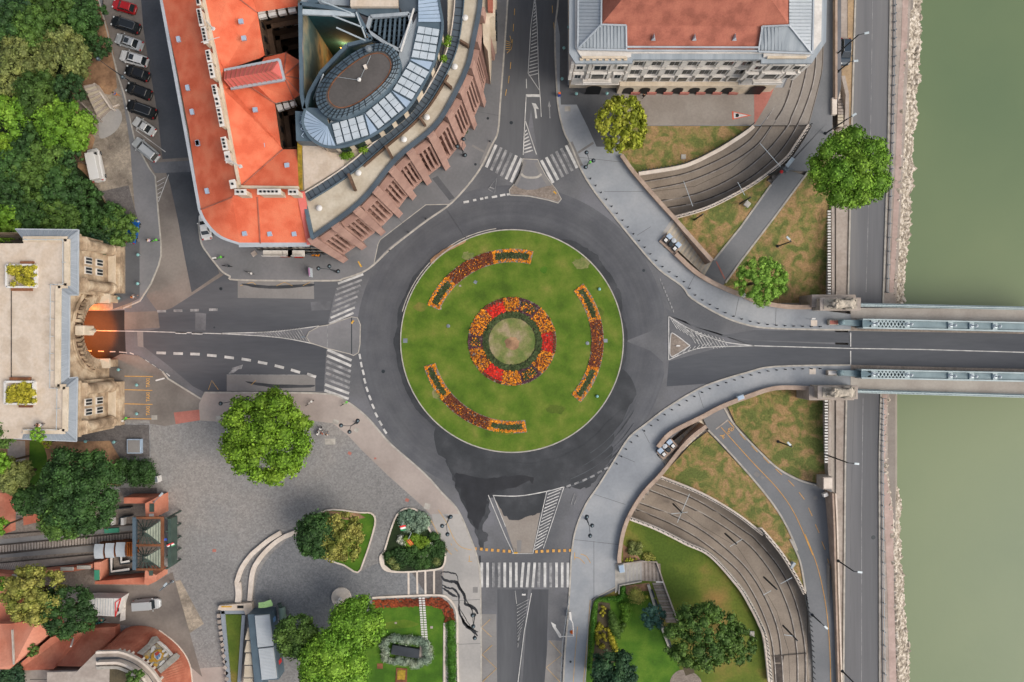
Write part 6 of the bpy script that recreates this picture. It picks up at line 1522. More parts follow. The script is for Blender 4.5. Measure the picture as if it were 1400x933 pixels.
# curved benches, round plinth
def curved(name,label,pts,wd,z,m,cat,group=None):
    o=strip(name,sm(pts,6),wd,ZP,m,z,kind=None); tag(o,label,cat,group); return o
qp=Z(280,560,4)
curved('curved_bench','outer pale stone curved bench on the cobbled square',qp([(172,950),(200,870),(250,800),(300,755),(350,715),(415,675)])[0:]+[],6,.42,'cream_stone','bench','curved stone benches'); curved('curved_bench','inner pale stone curved bench on the cobbled square',[(341,822)]+qp([(258,900),(290,830),(350,760),(420,705),(500,672)]),6,.42,'cream_stone','bench','curved stone benches')
curved('curved_bench','lower end of the outer curved bench running down to the pavilion wall',[(325,824),(326,812),(324.5,797)],8,.4,'cream_stone','bench','curved stone benches')
pl_=thing('round_monument','round pale stone disc with a small white sculpture on the cobbled square','monument',W(466,818,0))
c=W(466.5,817,.3); MB().lathe((c.x,c.y,0),[(1.62,.1),(1.62,.36),(1.56,.42),(.01,.42)],32).build('stone_disc','cream_stone',pl_); c2=W(463.5,822,1)
MB().box((c2.x,c2.y,.75),(.55,.9,.7),R(-35)).build('plinth','white_paint',pl_,bevel=.04); MB().lathe((c2.x,c2.y,1.1),[(.22,0),(.28,.3),(.16,.55),(.2,.75),(.02,.95)],10).build('sculpture','plaster_white',pl_)
# ================================================================== bridge
mat('bridge_steel',['#9fb0b3','#b0c0c2'],scale=.5,fine=3,fa=.06,rough=.5); mat('bridge_steel_dark',['#6f858c','#7e9399'],scale=.5,fine=3,fa=.06,rough=.5)
mat('bridge_pave',['#a39c94','#b0aaa2'],scale=.25,fine=3,fa=.06); mat('lion_stone',['#8d877d','#aca396','#c0b6a6'],scale=1.2,fine=4,fa=.18,detail=6)
bd=thing('chain_bridge_deck','bridge deck with carriageway and pale side walkways crossing the quay and the green river','bridge',W(1165,475,0))
t=[(1163,425),(1480,425),(1480,536),(1163,528)]
T=outl(t,-.03); MB().prism([v-Vector((0,0,1.2)) for v in T],T).build('deck_slab','bridge_pave',bd,split=False)
for nm,q in (('walkway_surface',[(1163,421),(1480,424),(1480,446),(1163,435)]),('walkway_surface',[(1163,514),(1480,521),(1480,545),(1163,531)])):
    T=outl(q,.15); MB().prism([v-Vector((0,0,.35)) for v in T],T).build(nm,'bridge_pave',bd,split=False)
sheet('road_bridge',[(1160,452.5),(1480,458),(1480,507),(1160,499)],.010,'asphalt_lane')
for a in ([(1158,449),(1163,449.3),(1480,456)],[(1158,501.5),(1163,502),(1480,509)]): strip('bridge_kerb',a,5,.0,'brown_setts',.1)
# parapet railings
for lb,a in (('pale blue iron parapet railing on the north side of the bridge',[(1177,417),(1290,419.5),(1480,423.5)]),('pale blue iron parapet railing on the south side of the bridge',[(1171,535),(1290,538.5),(1480,544)])):
    rt=thing('bridge_railing',lb,'railing',W(*a[0],0)); pp=[lerp(a[0],a[2],k/60) for k in range(61)]
    strip('base_beam',[a[0],a[2]],5.0,-.3,'bridge_steel',.5,parent=rt); strip('top_rail',[a[0],a[2]],1.6,1.15,'bridge_steel',.12,parent=rt)
    mb=MB()
    for k in range(61): c=W(*pp[k],.7); mb.box((c.x,c.y,.65),(.14,.3,1.1))
    mb.build('post','bridge_steel_dark',rt)
    mb=MB()
    for k in range(60): 
        c,d=W(*pp[k],.3),W(*pp[k+1],1.0); mb.bar((c.x,c.y,.3),(d.x,d.y,1.0),.05,.05); mb.bar((c.x,c.y,1.0),(d.x,d.y,.3),.05,.05)
    mb.build('lattice','bridge_steel',rt,split=False)
# stiffening girders with lattice openings on each side of the carriageway
for sd_,lb,(x0,y0_,x1,y1_),hw in (('n','long pale blue lattice girder between the carriageway and the north walkway',(1180,442.5,1480,449),6.6),('s','long pale blue lattice girder between the carriageway and the south walkway',(1178,511.5,1480,517.5),6.4)):
    rt=thing('lattice_girder',lb,'girder',W(x0,y0_,0)); z=2.2
    for o in (-hw+.9,hw-.9): strip('side_web',[(x0,y0_+o),(x1,y1_+o)],1.9,.1,'bridge_steel',z,parent=rt)
    strip('bottom_plate',[(x0,y0_),(x1,y1_)],2*hw-3,.15,'bridge_steel_dark',.1,parent=rt)
    strip('cover_plate',[lerp((x0,y0_),(x1,y1_),.19),(x1,y1_)],2*hw-4.4,z-.35,'bridge_steel_dark',.15,parent=rt)
    mb=MB(); n=9; L0,L1=1194,1238
    for k in range(n):
        xa=L0+(L1-L0)*k/n; xb=L0+(L1-L0)*(k+1)/n; ya=y0_+(xa-x0)*(y1_-y0_)/(x1-x0)
        mb.bar(W(xa,ya-hw+2,z),W(xb,ya+hw-2,z),.16,.12); mb.bar(W(xa,ya+hw-2,z+.02),W(xb,ya-hw+2,z+.02),.16,.12)
    mb.build('lattice_bracing','bridge_steel',rt,split=False)
    MB().box(tuple(W(x0+2,y0_,1.1)),(.6,1.45,2.0)).build('end_post','bridge_steel_dark',rt); 
    c=W(x0+7,y0_,z); MB().add([(c.x-.9,c.y-.7,z),(c.x-.9,c.y+.7,z),(c.x+.6,c.y+.1,z+.3),(c.x+.6,c.y-.1,z+.3)],[(0,1,2,3)]).build('chain_end','bridge_steel_dark',rt)
    for k,x in enumerate((1194.5,1241,1300,1329,1361)):
        y=y0_+(x-x0)*(y1_-y0_)/(x1-x0); c=W(x,y,z+.1)
        o=MB().lathe((c.x,c.y,z-.3),[(.38,0),(.42,.3),(.3,.5),(.1,.55),(.07,1.2),(.24,1.35),(.28,1.6),(.12,1.8),(.02,1.85)],12).build('lamp_finial' if k in(0,2,3,4) else 'node_cap','pale_metal',rt)
        MB().box((c.x,c.y,z-.1),(.7,1.1,.3)).build('node_plate','bridge_steel',rt)
    # rivets rows
    # chain saddle block before the girder
    a=(1133 if sd_=='n' else 1131); yy=(441 if sd_=='n' else 510)
    rt2=thing('chain_anchor_block',('pale stone block with a reddish top and round blue lamp base before the north girder' if sd_=='n' else 'pale grey stone block with a round blue lamp base before the south girder'),'plinth',W(a+5,yy,0))
    c=W(a+7,yy,.9); MB().box((c.x,c.y,.5),(1.55,.85,.8)).build('stone_block','lion_stone',rt2,bevel=.05)
    MB().box((c.x,c.y,.93),(1.3,.6,.1)).build('block_top','brick_red_paving' if sd_=='n' else 'white_paint',rt2)
    c=W(a+16.5,yy,1.4); MB().lathe((c.x,c.y,.1),[(.5,0),(.5,.4),(.3,.6),(.25,1.2),(.5,1.4),(.48,1.8),(.2,2.1),(.02,2.15)],14).build('lamp_base','bridge_steel_dark',rt2)
    T=outl([(a+20,yy-3.6),(x0+1,y0_-4.5),(x0+1,y0_+4.5),(a+20,yy+3.6)],1.0); MB().prism([v-Vector((0,0,.9)) for v in T],T).build('chain_casing','bridge_steel_dark',rt2)

# lions on pedestals
def lion(label,cx,cy,flip,group='bridgehead stone lions'):
    rt=thing('lion_pedestal',('north ' if flip else 'south ')+'stone bridgehead pedestal at the edge of the quay','pedestal',W(cx,cy,0))
    PZ=3.4
    def bx(x0,y0_,x1,y1_,z0,z1,m,nm,bev=.06):
        T=outl([(x0,y0_),(x1,y0_),(x1,y1_),(x0,y1_)],z1); return MB().prism([Vector((v.x,v.y,z0)) for v in T],T).build(nm,m,rt,bevel=bev,split=False)
    if flip:
        bx(1110,403,1170,420,-5,1.8,'quay_stone','lower_plinth'); bx(1122,408,1176,424,-5,PZ,'lion_stone','plinth'); lx,ly=1149,416
        bx(1121,407,1177,425,PZ,PZ+.3,'quay_stone','plinth_cap')
    else:
        bx(1106,529,1168,547.5,-5,1.8,'quay_stone','lower_plinth'); bx(1119,528,1172,545,-5,PZ,'lion_stone','plinth'); lx,ly=1147,536.5
        bx(1118,527.5,1173,546,PZ,PZ+.3,'quay_stone','plinth_cap')
    # lion: continuous skinned body, head to the west (towards the roundabout)
    z=PZ+.3; c=W(lx,ly,z)
    me=bpy.data.meshes.new('lion'); bm=bmesh.new()
    J={'pel':(1.5,0,.75,.62),'sp1':(.8,.02,.85,.6),'sp2':(0,0,.95,.62),'ch':(-.8,0,1.0,.66),'nk':(-1.25,0,1.45,.5),'hd':(-1.6,0,1.85,.42),'mz':(-2.1,0,1.75,.24),
       'flh':(-.95,.42,.5,.28),'fle':(-1.0,.46,.18,.2),'flp':(-2.0,.42,.14,.18),'frh':(-.95,-.42,.5,.28),'fre':(-1.0,-.46,.18,.2),'frp':(-2.0,-.42,.14,.18),
       'blh':(1.4,.52,.55,.38),'blk':(.6,.72,.4,.24),'blp':(.5,.7,.12,.16),'brh':(1.4,-.52,.55,.38),'brk':(.6,-.72,.4,.24),'brp':(.5,-.7,.12,.16),
       't1':(2.05,.1,.4,.12),'t2':(2.2,.6,.15,.09),'t3':(1.7,.85,.12,.12)}
    E_=[('pel','sp1'),('sp1','sp2'),('sp2','ch'),('ch','nk'),('nk','hd'),('hd','mz'),('ch','flh'),('flh','fle'),('fle','flp'),('ch','frh'),('frh','fre'),('fre','frp'),('pel','blh'),('blh','blk'),('blk','blp'),('pel','brh'),('brh','brk'),('brk','brp'),('pel','t1'),('t1','t2'),('t2','t3')]
    keys=list(J); me.from_pydata([J[k][:3] for k in keys],[(keys.index(a),keys.index(b)) for a,b in E_],[])
    o=bpy.data.objects.new('stone_lion',me); COL.objects.link(o)
    md=o.modifiers.new('s','SKIN'); me.skin_vertices[0].data[0].use_root=True
    for i,k in enumerate(keys): me.skin_vertices[0].data[i].radius=(J[k][3],J[k][3])
    o.modifiers.new('u','SUBSURF').levels=2; o.modifiers['u'].render_levels=2
    dg=bpy.context.evaluated_depsgraph_get(); m2=bpy.data.meshes.new_from_object(o.evaluated_get(dg)); bpy.data.objects.remove(o)
    m2.materials.clear(); m2.materials.append(M('lion_stone')); m2.polygons.foreach_set('use_smooth',[True]*len(m2.polygons))
    lr=thing('lion_statue',label,'statue',(c.x,c.y,z),group)
    o=bpy.data.objects.new('lion_body',m2); COL.objects.link(o); o.parent=lr
    # mane: many tufts, ears
    rn=random.Random(3); mb=MB()
    for k in range(70):
        a=rn.uniform(0,2*math.pi); t=rn.uniform(0,1); bx_,bz_=-1.0-.45*t,1.25+.55*t; r=.62-.12*t
        mb.ico((bx_+rn.uniform(-.1,.1),r*math.cos(a),bz_+r*.8*math.sin(a)),rn.uniform(.12,.2),1,(1.3,1,1),.2,rn)
    mb.build('mane','lion_stone',lr,world=False,split=False,smooth=True)
    mb=MB(); mb.ico((-1.5,.33,2.2),.12,1); mb.ico((-1.5,-.33,2.2),.12,1); mb.build('ear','lion_stone',lr,world=False)
    lr.scale=(1.08,1.1,1.0); lr.rotation_euler=(0,0,0)
    mb=MB().box((0,0,.05),(4.9,1.5,.1)); mb.build('statue_base','lion_stone',lr,world=False)
lion('stone lion lying on the north bridgehead pedestal, facing the roundabout',1149,416,True)
lion('stone lion lying on the south bridgehead pedestal, facing the roundabout',1147,536.5,False)

# ================================================================== parapets of the bridge approach
def parapet(label,pts,wd=4.2,z=0,h=1.05,m='parapet_stone',n=4):
    rt=thing('stone_parapet',label,'wall',W(*pts[0],0),); pp=sm(pts,n)
    strip('parapet_body',pp,wd,-4.2,m,4.2+h-.18,parent=rt); strip('coping',pp,wd+1.0,h-.18+z,'parapet_stone' if m!='parapet_stone' else 'cream_stone' if False else m,.18,parent=rt); return rt
parapet('curved stone parapet from the big yellow-green tree down past the north tram tunnel',[(850,212),(868,237),(907,282),(921,297),(948,328),(974,357)],4.4)
parapet('curved stone parapet from the north stair to the north lion pedestal',[(924,347),(948.6,370),(971,384.5),(996,396.5),(1018,405),(1037,412.5),(1074,419.5),(1110,420)],5.0)
parapet('curved stone parapet from the south lion pedestal to the south stair',[(1106,531),(1060,531),(1020,543.5),(985.7,557),(960,570.5),(918,592),(900,612)],5.0)
parapet('curved stone parapet around the south tram tunnel mouth and garden edge',[(966,583),(940,604),(911,640),(900,653),(880,674.5),(862,703),(852,729),(847,760),(847,770)],4.2)
# stairs at each side
def stair(label,quad,zf,n=26):
    rt=thing('stone_stair',label,'stair',W(*quad[0],0)); (a,b,c,d)=quad   # a-b top edge, d-c bottom edge
    for k in range(n):
        p,q=lerp(a,d,k/n),lerp(b,c,k/n); r,s=lerp(b,c,(k+1)/n),lerp(a,d,(k+1)/n); z=.12-3.3*k/n
        T=[W(*x,z) for x in (p,q,r,s)]; MB().prism([v-Vector((0,0,.4)) for v in T],T).build('step','terrace_beige' if k%2 else 'kerb_stone',rt)
stair('stone stair descending from the north pavement beside the parapet to the sunken path',[(906,322),(920,303),(974,358),(963,377)],zN)
stair('stone stair descending from the south pavement beside the parapet to the sunken path',[(898,622),(911,637),(966,586),(958,573)],zS,22)
sheet('stair_landing',[(904,321),(919,299),(922,303),(908,323)],ZP+.01,'pave_light'); 
# three-box ticket or vent cabinets near the stairs
def cabinet_set(label,c,ang):
    rt=thing('ventilation_cabinet',label,'cabinet',W(*c,0),'ventilation cabinets by the stairs'); o=W(*c,0); m=Matrix.Rotation(ang,3,'Z')
    def P(x,y,z): return tuple(o+m@Vector((x,y,0))+Vector((0,0,z)))
    MB().box(P(0,-.3,.25),(3.3,1.7,.5),ang).build('frame_tray','parapet_stone',rt)
    for k,x in enumerate((-1.0,0,1.0)):
        if k==1: 
            MB().lathe(P(x,-.35,0),[(.42,.4),(.42,1.1),(.3,1.2),(.02,1.2)],14).build('round_housing','dark_metal',rt); MB().lathe(P(x,.45,0),[(.4,.4),(.4,1.0),(.02,1.1)],14).build('round_cap','roof_zinc_light',rt)
        else:
            MB().box(P(x,-.4,.7),(.75,.7,.6),ang).build('housing','dark_metal',rt,bevel=.04); MB().box(P(x,-.4,1.05),(.5,.5,.1),ang).build('housing_lid','white_paint',rt); MB().box(P(x,.45,.75),(.85,.75,.7),ang).build('pale_box','skylight_blue',rt,bevel=.06)
cabinet_set('row of square and round cabinets at the head of the north stair',(917,333),R(-43)); cabinet_set('row of square and round cabinets at the head of the south stair',(910,612),R(43)+0)
# quay wall, railing and rocks
rt=thing('embankment_wall','long stone embankment wall between the upper promenade and the quay road','wall',W(1142,700,0))
strip('wall_north',[(1143.5,-60),(1143.5,135)],3.0,-5.05,'parapet_stone',6.0,parent=rt); strip('wall_coping',[(1148,-60),(1147.5,135)],2.6,-5.0,'cream_stone',4.6,parent=rt)
strip('wall_middle',[(1138,178),(1139,300),(1139,408)],4,-5.05,'quay_stone',3.9,parent=rt); strip('wall_middle',[(1135,546),(1134,640),(1136,668)],4,-5.05,'quay_stone',3.9,parent=rt)
strip('wall_south',[(1139,675),(1141,720),(1143,800),(1147,933),(1149,980)],2.4,-5.05,'parapet_stone',5.9,parent=rt); strip('wall_coping',[(1143,675),(1145,720),(1147,800),(1151,933),(1152,980)],2.2,-5.0,'cream_stone',3.4,parent=rt)
rt=thing('rusticated_wall_top','notched stone wall top between the dry lawn and the quay north of the bridge','wall',W(1137,300,0))
mb=MB()
for k in range(30): c=W(1136.5,288+k*3.9,.0); mb.box((c.x,c.y,-.9),(.5,.26,.35))
mb.build('notch_stone','white_paint',rt)
rt=thing('rusticated_wall_top','notched stone wall top between the dry lawn and the quay south of the bridge','wall',W(1133,600,0))
mb=MB()
for k in range(22): c=W(1132.5,549+k*4,.0); mb.box((c.x,c.y,-.9),(.5,.26,.35))
mb.build('notch_stone','white_paint',rt)
q12=Z(1120,20,5.829)
rt=thing('quay_stair','stone stair with a bent parapet leading down from the promenade to the quay','stair',W(1150,150,0))
mb=MB(); strip_mb(mb,q12([(192,490),(225,640),(222,780),(215,880)]),5,-5,3.4); mb.build('stair_parapet','quay_stone',rt)
t=outl(q12([(105,662),(142,662),(142,795),(105,795)]),.6); MB().prism([Vector((v.x,v.y,-.2)) for v in t],t).build('stair_landing','cream_stone',rt)
for k in range(14): 
    t=outl(q12([(150,560+k*24),(192,560+k*24),(192,580+k*24),(150,580+k*24)]),-3.8+.25*k if k<10 else -1.3-.0); MB().prism([v-Vector((0,0,.3)) for v in t],t).build('step','quay_stone' if k<10 else 'terrace_beige',rt)
rt=thing('quay_guard_rail','low dark iron guard rail along the river side of the quay road','railing',W(1222,200,-5))
for a in ([(1225,-60),(1224,60),(1221,200),(1214,400)],[(1208,545),(1207.5,620),(1208.5,780),(1211,980)]):
    strip('rail_bar',a,.7,-4.2,'grey_metal',.08,parent=rt)
    mb=MB(); L=math.dist(a[0],a[-1]); n=int(L/14)
    for k in range(n+1):
        i=k/n*(len(a)-1); j=min(int(i),len(a)-2); c=W(*lerp(a[j],a[j+1],i-j),-4.6); mb.box((c.x,c.y,-4.6),(.12,.12,.9))
        mb.bar((c.x-.45,c.y+.1,-4.95),(c.x,c.y,-4.3),.07,.07)
    mb.build('rail_post','grey_metal',rt)
# riprap
rn=random.Random(11); mb=MB()
def rocks(n,f):
    for k in range(n):
        t=rn.random(); x0,x1,y=f(t); u=rn.random(); x=x0+(x1-x0)*u; z=-5.2-1.9*u
        r=rn.uniform(.14,.42)*(1 if rn.random()<.9 else 1.6); c=W(x,y,z); mb.ico(c,r,1,(rn.uniform(.8,1.3),rn.uniform(.8,1.3),rn.uniform(.5,.9)),.22,rn)
def interp(tab,y):
    for i in range(len(tab)-1):
        if tab[i][0]<=y<=tab[i+1][0]:
            t=(y-tab[i][0])/(tab[i+1][0]-tab[i][0]); return tab[i][1]+(tab[i+1][1]-tab[i][1])*t
    return tab[-1][1]
wn=lambda y: mnoise.noise(Vector((y*.05,0,1)))*5+mnoise.noise(Vector((y*.3,0,1)))*2
rocks(3300,lambda t:(interp([(-40,1241),(60,1238),(120,1233),(230,1230),(410,1221)],-40+t*460),interp([(-40,1260),(50,1258),(110,1254),(200,1247),(300,1243),(410,1233)],-40+t*460)+wn(-40+t*460),-40+t*460))
rocks(900,lambda t:(interp([(535,1211),(610,1210),(650,1210),(665,1214)],535+t*130),interp([(535,1221),(600,1218),(665,1221)],535+t*130)+wn(535+t*130)*.3,535+t*130))
rocks(2300,lambda t:(interp([(665,1212),(720,1219),(800,1223),(980,1228)],665+t*300),interp([(665,1226),(690,1231),(740,1228),(820,1235),(905,1242),(980,1240)],665+t*300)+wn(665+t*300)*.7,665+t*300))
mat('riprap',['#8b8174','#b3a898','#d8cfc2'],scale=1.6,fine=5,fa=.2,stops=[.4,.5,.62])
o=mb.build('riprap_rocks','riprap'); tag(o,'pale rubble rocks piled along the edge of the river','rocks',kind='stuff')
sheet('river_bank',[(1232,-60),(1262,-60),(1256,60),(1250,130),(1244,230),(1228,420),(1214,420),(1226,230),(1231,60)],lambda a,b:-5.3-1.7*cl((a-(1240-.06*(b+60)))/14),'rubble')
sheet('river_bank',[(1208,535),(1217,535),(1213,600),(1214,650),(1227,700),(1224,760),(1232,860),(1236,980),(1224,980),(1218,760),(1210,660)],-6.9,'rubble')
# ================================================================== vegetation
import numpy as np
def leafmesh(name,lobes,m,size,dens,parent=None,seed=0,up_only=True,core=True,flat=0,root=None):
    """lobes: (x,y,z,r,squash). Many small leaf-clump faces on every lobe."""
    rs=np.random.RandomState(seed); V=[];T=[]; cv=[];cf=[]
    off=np.array(root if root is not None else (0,0,0),float)
    for (x,y,z,r,sq) in lobes:
        n=max(12,int(dens*3.0*4*math.pi*r*r*(.62 if up_only else 1))); 
        d=rs.normal(size=(n*2,3)); d/=np.linalg.norm(d,axis=1)[:,None]
        if up_only: d=d[d[:,2]>-.35]
        d=d[:n]; n=len(d)
        # break the lobe surface into clumps
        rr=r*(1+.13*np.sin(d[:,0]*9+seed)*np.cos(d[:,2]*7+y)+.10*np.cos(d[:,1]*11+x)+rs.uniform(-.12,.10,n))
        c=np.array([x,y,z])-off+d*rr[:,None]*np.array([1,1,sq])
        nn=d+rs.normal(size=(n,3))*(.55-flat); nn/=np.linalg.norm(nn,axis=1)[:,None]
        a=np.cross(nn,rs.normal(size=(n,3))); a/=np.linalg.norm(a,axis=1)[:,None]; b=np.cross(nn,a)
        s=(size*.60*rs.uniform(.55,1.4,n))[:,None]
        q=np.stack([c-a*s*.62-b*s*.25,c+a*s*.05-b*s*.5,c+a*s*.62+b*s*.1,c-a*s*.08+b*s*.5],1)
        V.append(q.reshape(-1,3)); lt=rs.uniform(-.18,.16)
        T.append(np.clip(.5+lt+rs.normal(size=n)*.24,0.02,1))
        if core: cv.append((x-off[0],y-off[1],z-off[2],r*.84,sq))
    V=np.concatenate(V); T=np.concatenate(T); n=len(T)
    faces=np.arange(n*4).reshape(-1,4)
    mb=MB()
    if core:
        for (x,y,z,r,sq) in cv: mb.ico((x,y,z),r,1,(1,1,sq))
    cvv=np.array([tuple(v) for v in mb.v]) if mb.v else np.zeros((0,3)); cff=np.array(mb.f,int).reshape(-1,3) if mb.f else np.zeros((0,3),int)
    me=bpy.data.meshes.new(name)
    nv=len(V)+len(cvv); me.vertices.add(nv); me.vertices.foreach_set('co',np.concatenate([V,cvv]).astype(np.float32).ravel())
    li=np.concatenate([faces.ravel(),(cff+len(V)).ravel()]).astype(np.int32); me.loops.add(len(li)); me.loops.foreach_set('vertex_index',li)
    st=np.concatenate([np.arange(n)*4,n*4+np.arange(len(cff))*3]).astype(np.int32); me.polygons.add(len(st)); me.polygons.foreach_set('loop_start',st)
    try: me.polygons.foreach_set('loop_total',np.concatenate([np.full(n,4),np.full(len(cff),3)]).astype(np.int32))
    except Exception: pass
    me.update(calc_edges=True); me.validate()
    at=me.attributes.new('tone','FLOAT','FACE'); at.data.foreach_set('value',np.concatenate([T,np.full(len(cff),.4)]).astype(np.float32)[:len(at.data)])
    me.materials.append(M(m) if isinstance(m,str) else m)
    o=bpy.data.objects.new(name,me); COL.objects.link(o)
    if parent: o.parent=parent
    return o
def leafmat(n,hexs,scale=.25,seed=0): return mat(n,hexs,scale=scale,fine=1.2,fa=.06,rough=.65,leaf=True,spec=.25,seed=seed)
leafmat('leaf_dark',['#324f28','#3b5b2c','#466830']); leafmat('leaf_deep',['#2a4730','#335237','#3d5c38']); leafmat('leaf_mid',['#46642b','#52702f','#5f7c35'])
leafmat('leaf_bright',['#5f8a28','#6f992e','#80a636']); leafmat('leaf_lime',['#5f8420','#6d9026','#7d9b2e']); leafmat('leaf_yellow',['#8a962a','#a0a834','#b4b644'],.5)
leafmat('leaf_olive',['#65713a','#78824a','#88904f'],.5); leafmat('leaf_ochre',['#7d8637','#959648','#a7a352'],.5); leafmat('leaf_silver',['#7f9480','#94a590','#aab39a']); leafmat('leaf_grey',['#6d8a72','#829c84','#93a98f'])
leafmat('leaf_blue',['#355a50','#44695b']); leafmat('leaf_white',['#c6ccb8','#dadccb']); leafmat('leaf_red',['#6e3018','#8c3e20','#9c4a26']); leafmat('petal_orange',['#cc7810','#e0901c','#c4640c'],2); leafmat('petal_red',['#a81a12','#c42718','#d43020'],2)
leafmat('petal_brown',['#66301a','#743c20','#57281c'],2); leafmat('petal_purple',['#4c2a34','#5c3840'],2); leafmat('leaf_box',['#33421f','#414f2a'],1); leafmat('leaf_gold',['#a09a2c','#b8ae38'],.8)
leafmat('leaf_hedge',['#3f6f1e','#4c7d24','#5a8a2a'])
leafmat('leaf_fresh',['#74a03a','#83ae42','#90b84c'])
TN=[0]
def tree(label,px,py,r,h=None,m='leaf_mid',name='tree',cat='tree',group=None,size=.42,dens=5.0,nl=None,sq=.8,spread=.62,lr=(.30,.46),ry=None,z0=0.,squash_top=1):
    TN[0]+=1; rn=random.Random(100+TN[0]); Rm=r*S*.94; h=h or max(3.0,Rm*1.75+2.2); zc=max(Rm*.5,h-Rm*.62); c=W(px,py,zc); Ry=(ry or r)*S*.94
    root=thing(name,label,cat,(c.x,c.y,z0),group)
    nl=int((nl or int(9+Rm*3.2))*1.35); lobes=[]
    fr=lambda a:1+.17*mnoise.noise(Vector((math.cos(a)*1.3,math.sin(a)*1.3,TN[0]*3.1)))+.09*mnoise.noise(Vector((math.cos(a)*3,math.sin(a)*3,TN[0]*1.7)))
    for k in range(nl):
        a=k*2.399+rn.uniform(-.3,.3); t=math.sqrt((k+.5)/nl); l=rn.uniform(*lr)*(1.08-.25*t)*.88
        rad=max(0,min(t*1.02,1-l*.80))*fr(a); zz_=math.sqrt(max(0,1-(rad)**2))*spread+rn.uniform(-.2,.14)
        lobes.append((c.x+rad*Rm*math.cos(a),c.y+rad*Ry*math.sin(a),zc+zz_*Rm*sq-.1*Rm,l*Rm,.8))
    for k in range(int(nl*.65)):   # outer drooping clumps make the outline uneven
        a=rn.uniform(0,6.283); l=rn.uniform(.09,.2); rad=(rn.uniform(.84,1.06)-l*.6)*fr(a)
        lobes.append((c.x+rad*Rm*math.cos(a),c.y+rad*Ry*math.sin(a),zc+rn.uniform(-.1,.25)*Rm,l*Rm,.8))
    leafmesh('crown',lobes,m,size,dens,root,TN[0],root=(c.x,c.y,z0))
    mb=MB().tube([(c.x,c.y,z0-.3),(c.x+.05,c.y,z0+(zc-z0)*.5),(c.x,c.y+.05,zc)],.12+.045*Rm,8,.08+.02*Rm)
    for k in range(5):
        a=k*1.257+rn.random(); mb.tube([(c.x,c.y,zc*.55+z0*.4),(c.x+.5*Rm*math.cos(a),c.y+.5*Rm*math.sin(a),zc+.15*Rm)],.1+.015*Rm,6,.04)
    mb.build('trunk','bark',root,split=False)
    return root
# individually described trees
tree('large bright green tree on the cobbled square below the taxi rank',368,594,61,12,'leaf_lime',size=.46,dens=5.2,nl=34,lr=(.2,.34))
tree('rounded yellow green tree with tufted leaves by the neoclassical building forecourt',850,170,37,8.5,'leaf_yellow',size=.55,dens=3.6,nl=40,lr=(.14,.24),sq=.7)
tree('large fresh green tree between the promenade and the quay road',1161,233,53,12,'leaf_bright',size=.42,dens=5.5,nl=34,lr=(.22,.34))
tree('small feathery green tree beside the parapet north of the bridge',1040,385,34,6.5,'leaf_fresh',size=.3,dens=8,nl=40,lr=(.15,.26),z0=-3.4)
tree('spreading tree with rounded green clumps in the south-east garden',958,868,52,10,'leaf_mid',size=.40,dens=5.5,nl=36,lr=(.15,.24),spread=.5,ry=46)
tree('right-hand clump tree at the edge of the lawn inside the southern tram curve',1006,880,28,8,'leaf_mid',size=.4,dens=5.5,nl=22,lr=(.18,.28))
tree('dense dark green tree at the bottom edge of the south-east garden',838,920,33,7,'leaf_deep',size=.4,dens=6,nl=30,lr=(.22,.34))
tree('small blue green conifer beside the bench wall of the south-east garden',893,843,17,5,'leaf_blue',size=.3,dens=7,nl=14)
tree('dark green tree on the plaza islet, left of its paler neighbour',438,730,32,8,'leaf_dark',size=.4,nl=26)
tree('pale olive green tree on the plaza islet, right of its darker neighbour',466,734,34,8.5,'leaf_ochre',size=.4,nl=30,lr=(.2,.32),dens=5.5)
tree('dark green tree nearest to the snack pavilion',408,868,31,8,'leaf_mid',size=.4,nl=26)
tree('bright green tree just below the round stone disc',488,850,36,9.5,'leaf_bright',size=.42,nl=28)
tree('largest bright green tree at the bottom between the pavilion and the memorial lawn',458,905,46,10,'leaf_bright',size=.42,nl=34)
tree('small green tree at the bottom edge behind the pavilion trees',430,921,20,7,'leaf_mid',size=.4,nl=16)
tree('very large dark green tree between the gatehouse yard and the funicular station',112,670,56,13,'leaf_dark',size=.44,dens=5.5,nl=44,lr=(.17,.30))
tree('lighter green lower crown beside the very large tree above the funicular track',90,700,36,11,'leaf_mid',size=.42,nl=26)
tree('dark rounded tree left of the very large tree in the small walled court',42,682,22,6,'leaf_dark',size=.36,nl=18)
tree('pale olive tree at the left edge beside the strip of lawn',20,650,26,7,'leaf_olive',size=.36,nl=22)
tree('green tree at the left edge just below the gatehouse terrace',4,592,20,12.5,'leaf_mid',size=.4,nl=16)
tree('green tree at the left edge level with the walled court',0,633,16,8,'leaf_bright',size=.4,nl=14)
tree('small bright tree at the left edge above the funicular tracks',1,720,13,6,'leaf_bright',size=.36,nl=10)
tree('small bright tree at the left edge below the funicular tracks',4,797,10,5,'leaf_bright',size=.36,nl=9)
tree('yellow green tree above the terracotta ramp, left of the dark one',47,812,40,10,'leaf_ochre',size=.4,nl=32,lr=(.18,.3))
tree('dark green tree above the terracotta ramp beside the white kiosk',93,836,37,9.5,'leaf_dark',size=.4,nl=32,lr=(.18,.3))
tree('dark bushy tree in the bottom left corner',19,922,20,6,'leaf_deep',size=.36,nl=16)
tree('small bush growing on the terracotta ramp wall',45,888,10,5.5,'leaf_mid','bush','bush',size=.3,nl=9,z0=3)
tree('green shrub growing over the south edge of the gatehouse roof',53,594,10,13.6,'leaf_bright','shrub','shrub',size=.3,nl=9,z0=9); tree('yellow green shrub below the south edge of the gatehouse roof',64,605,8,4,'leaf_yellow','shrub','shrub',size=.3,nl=8)
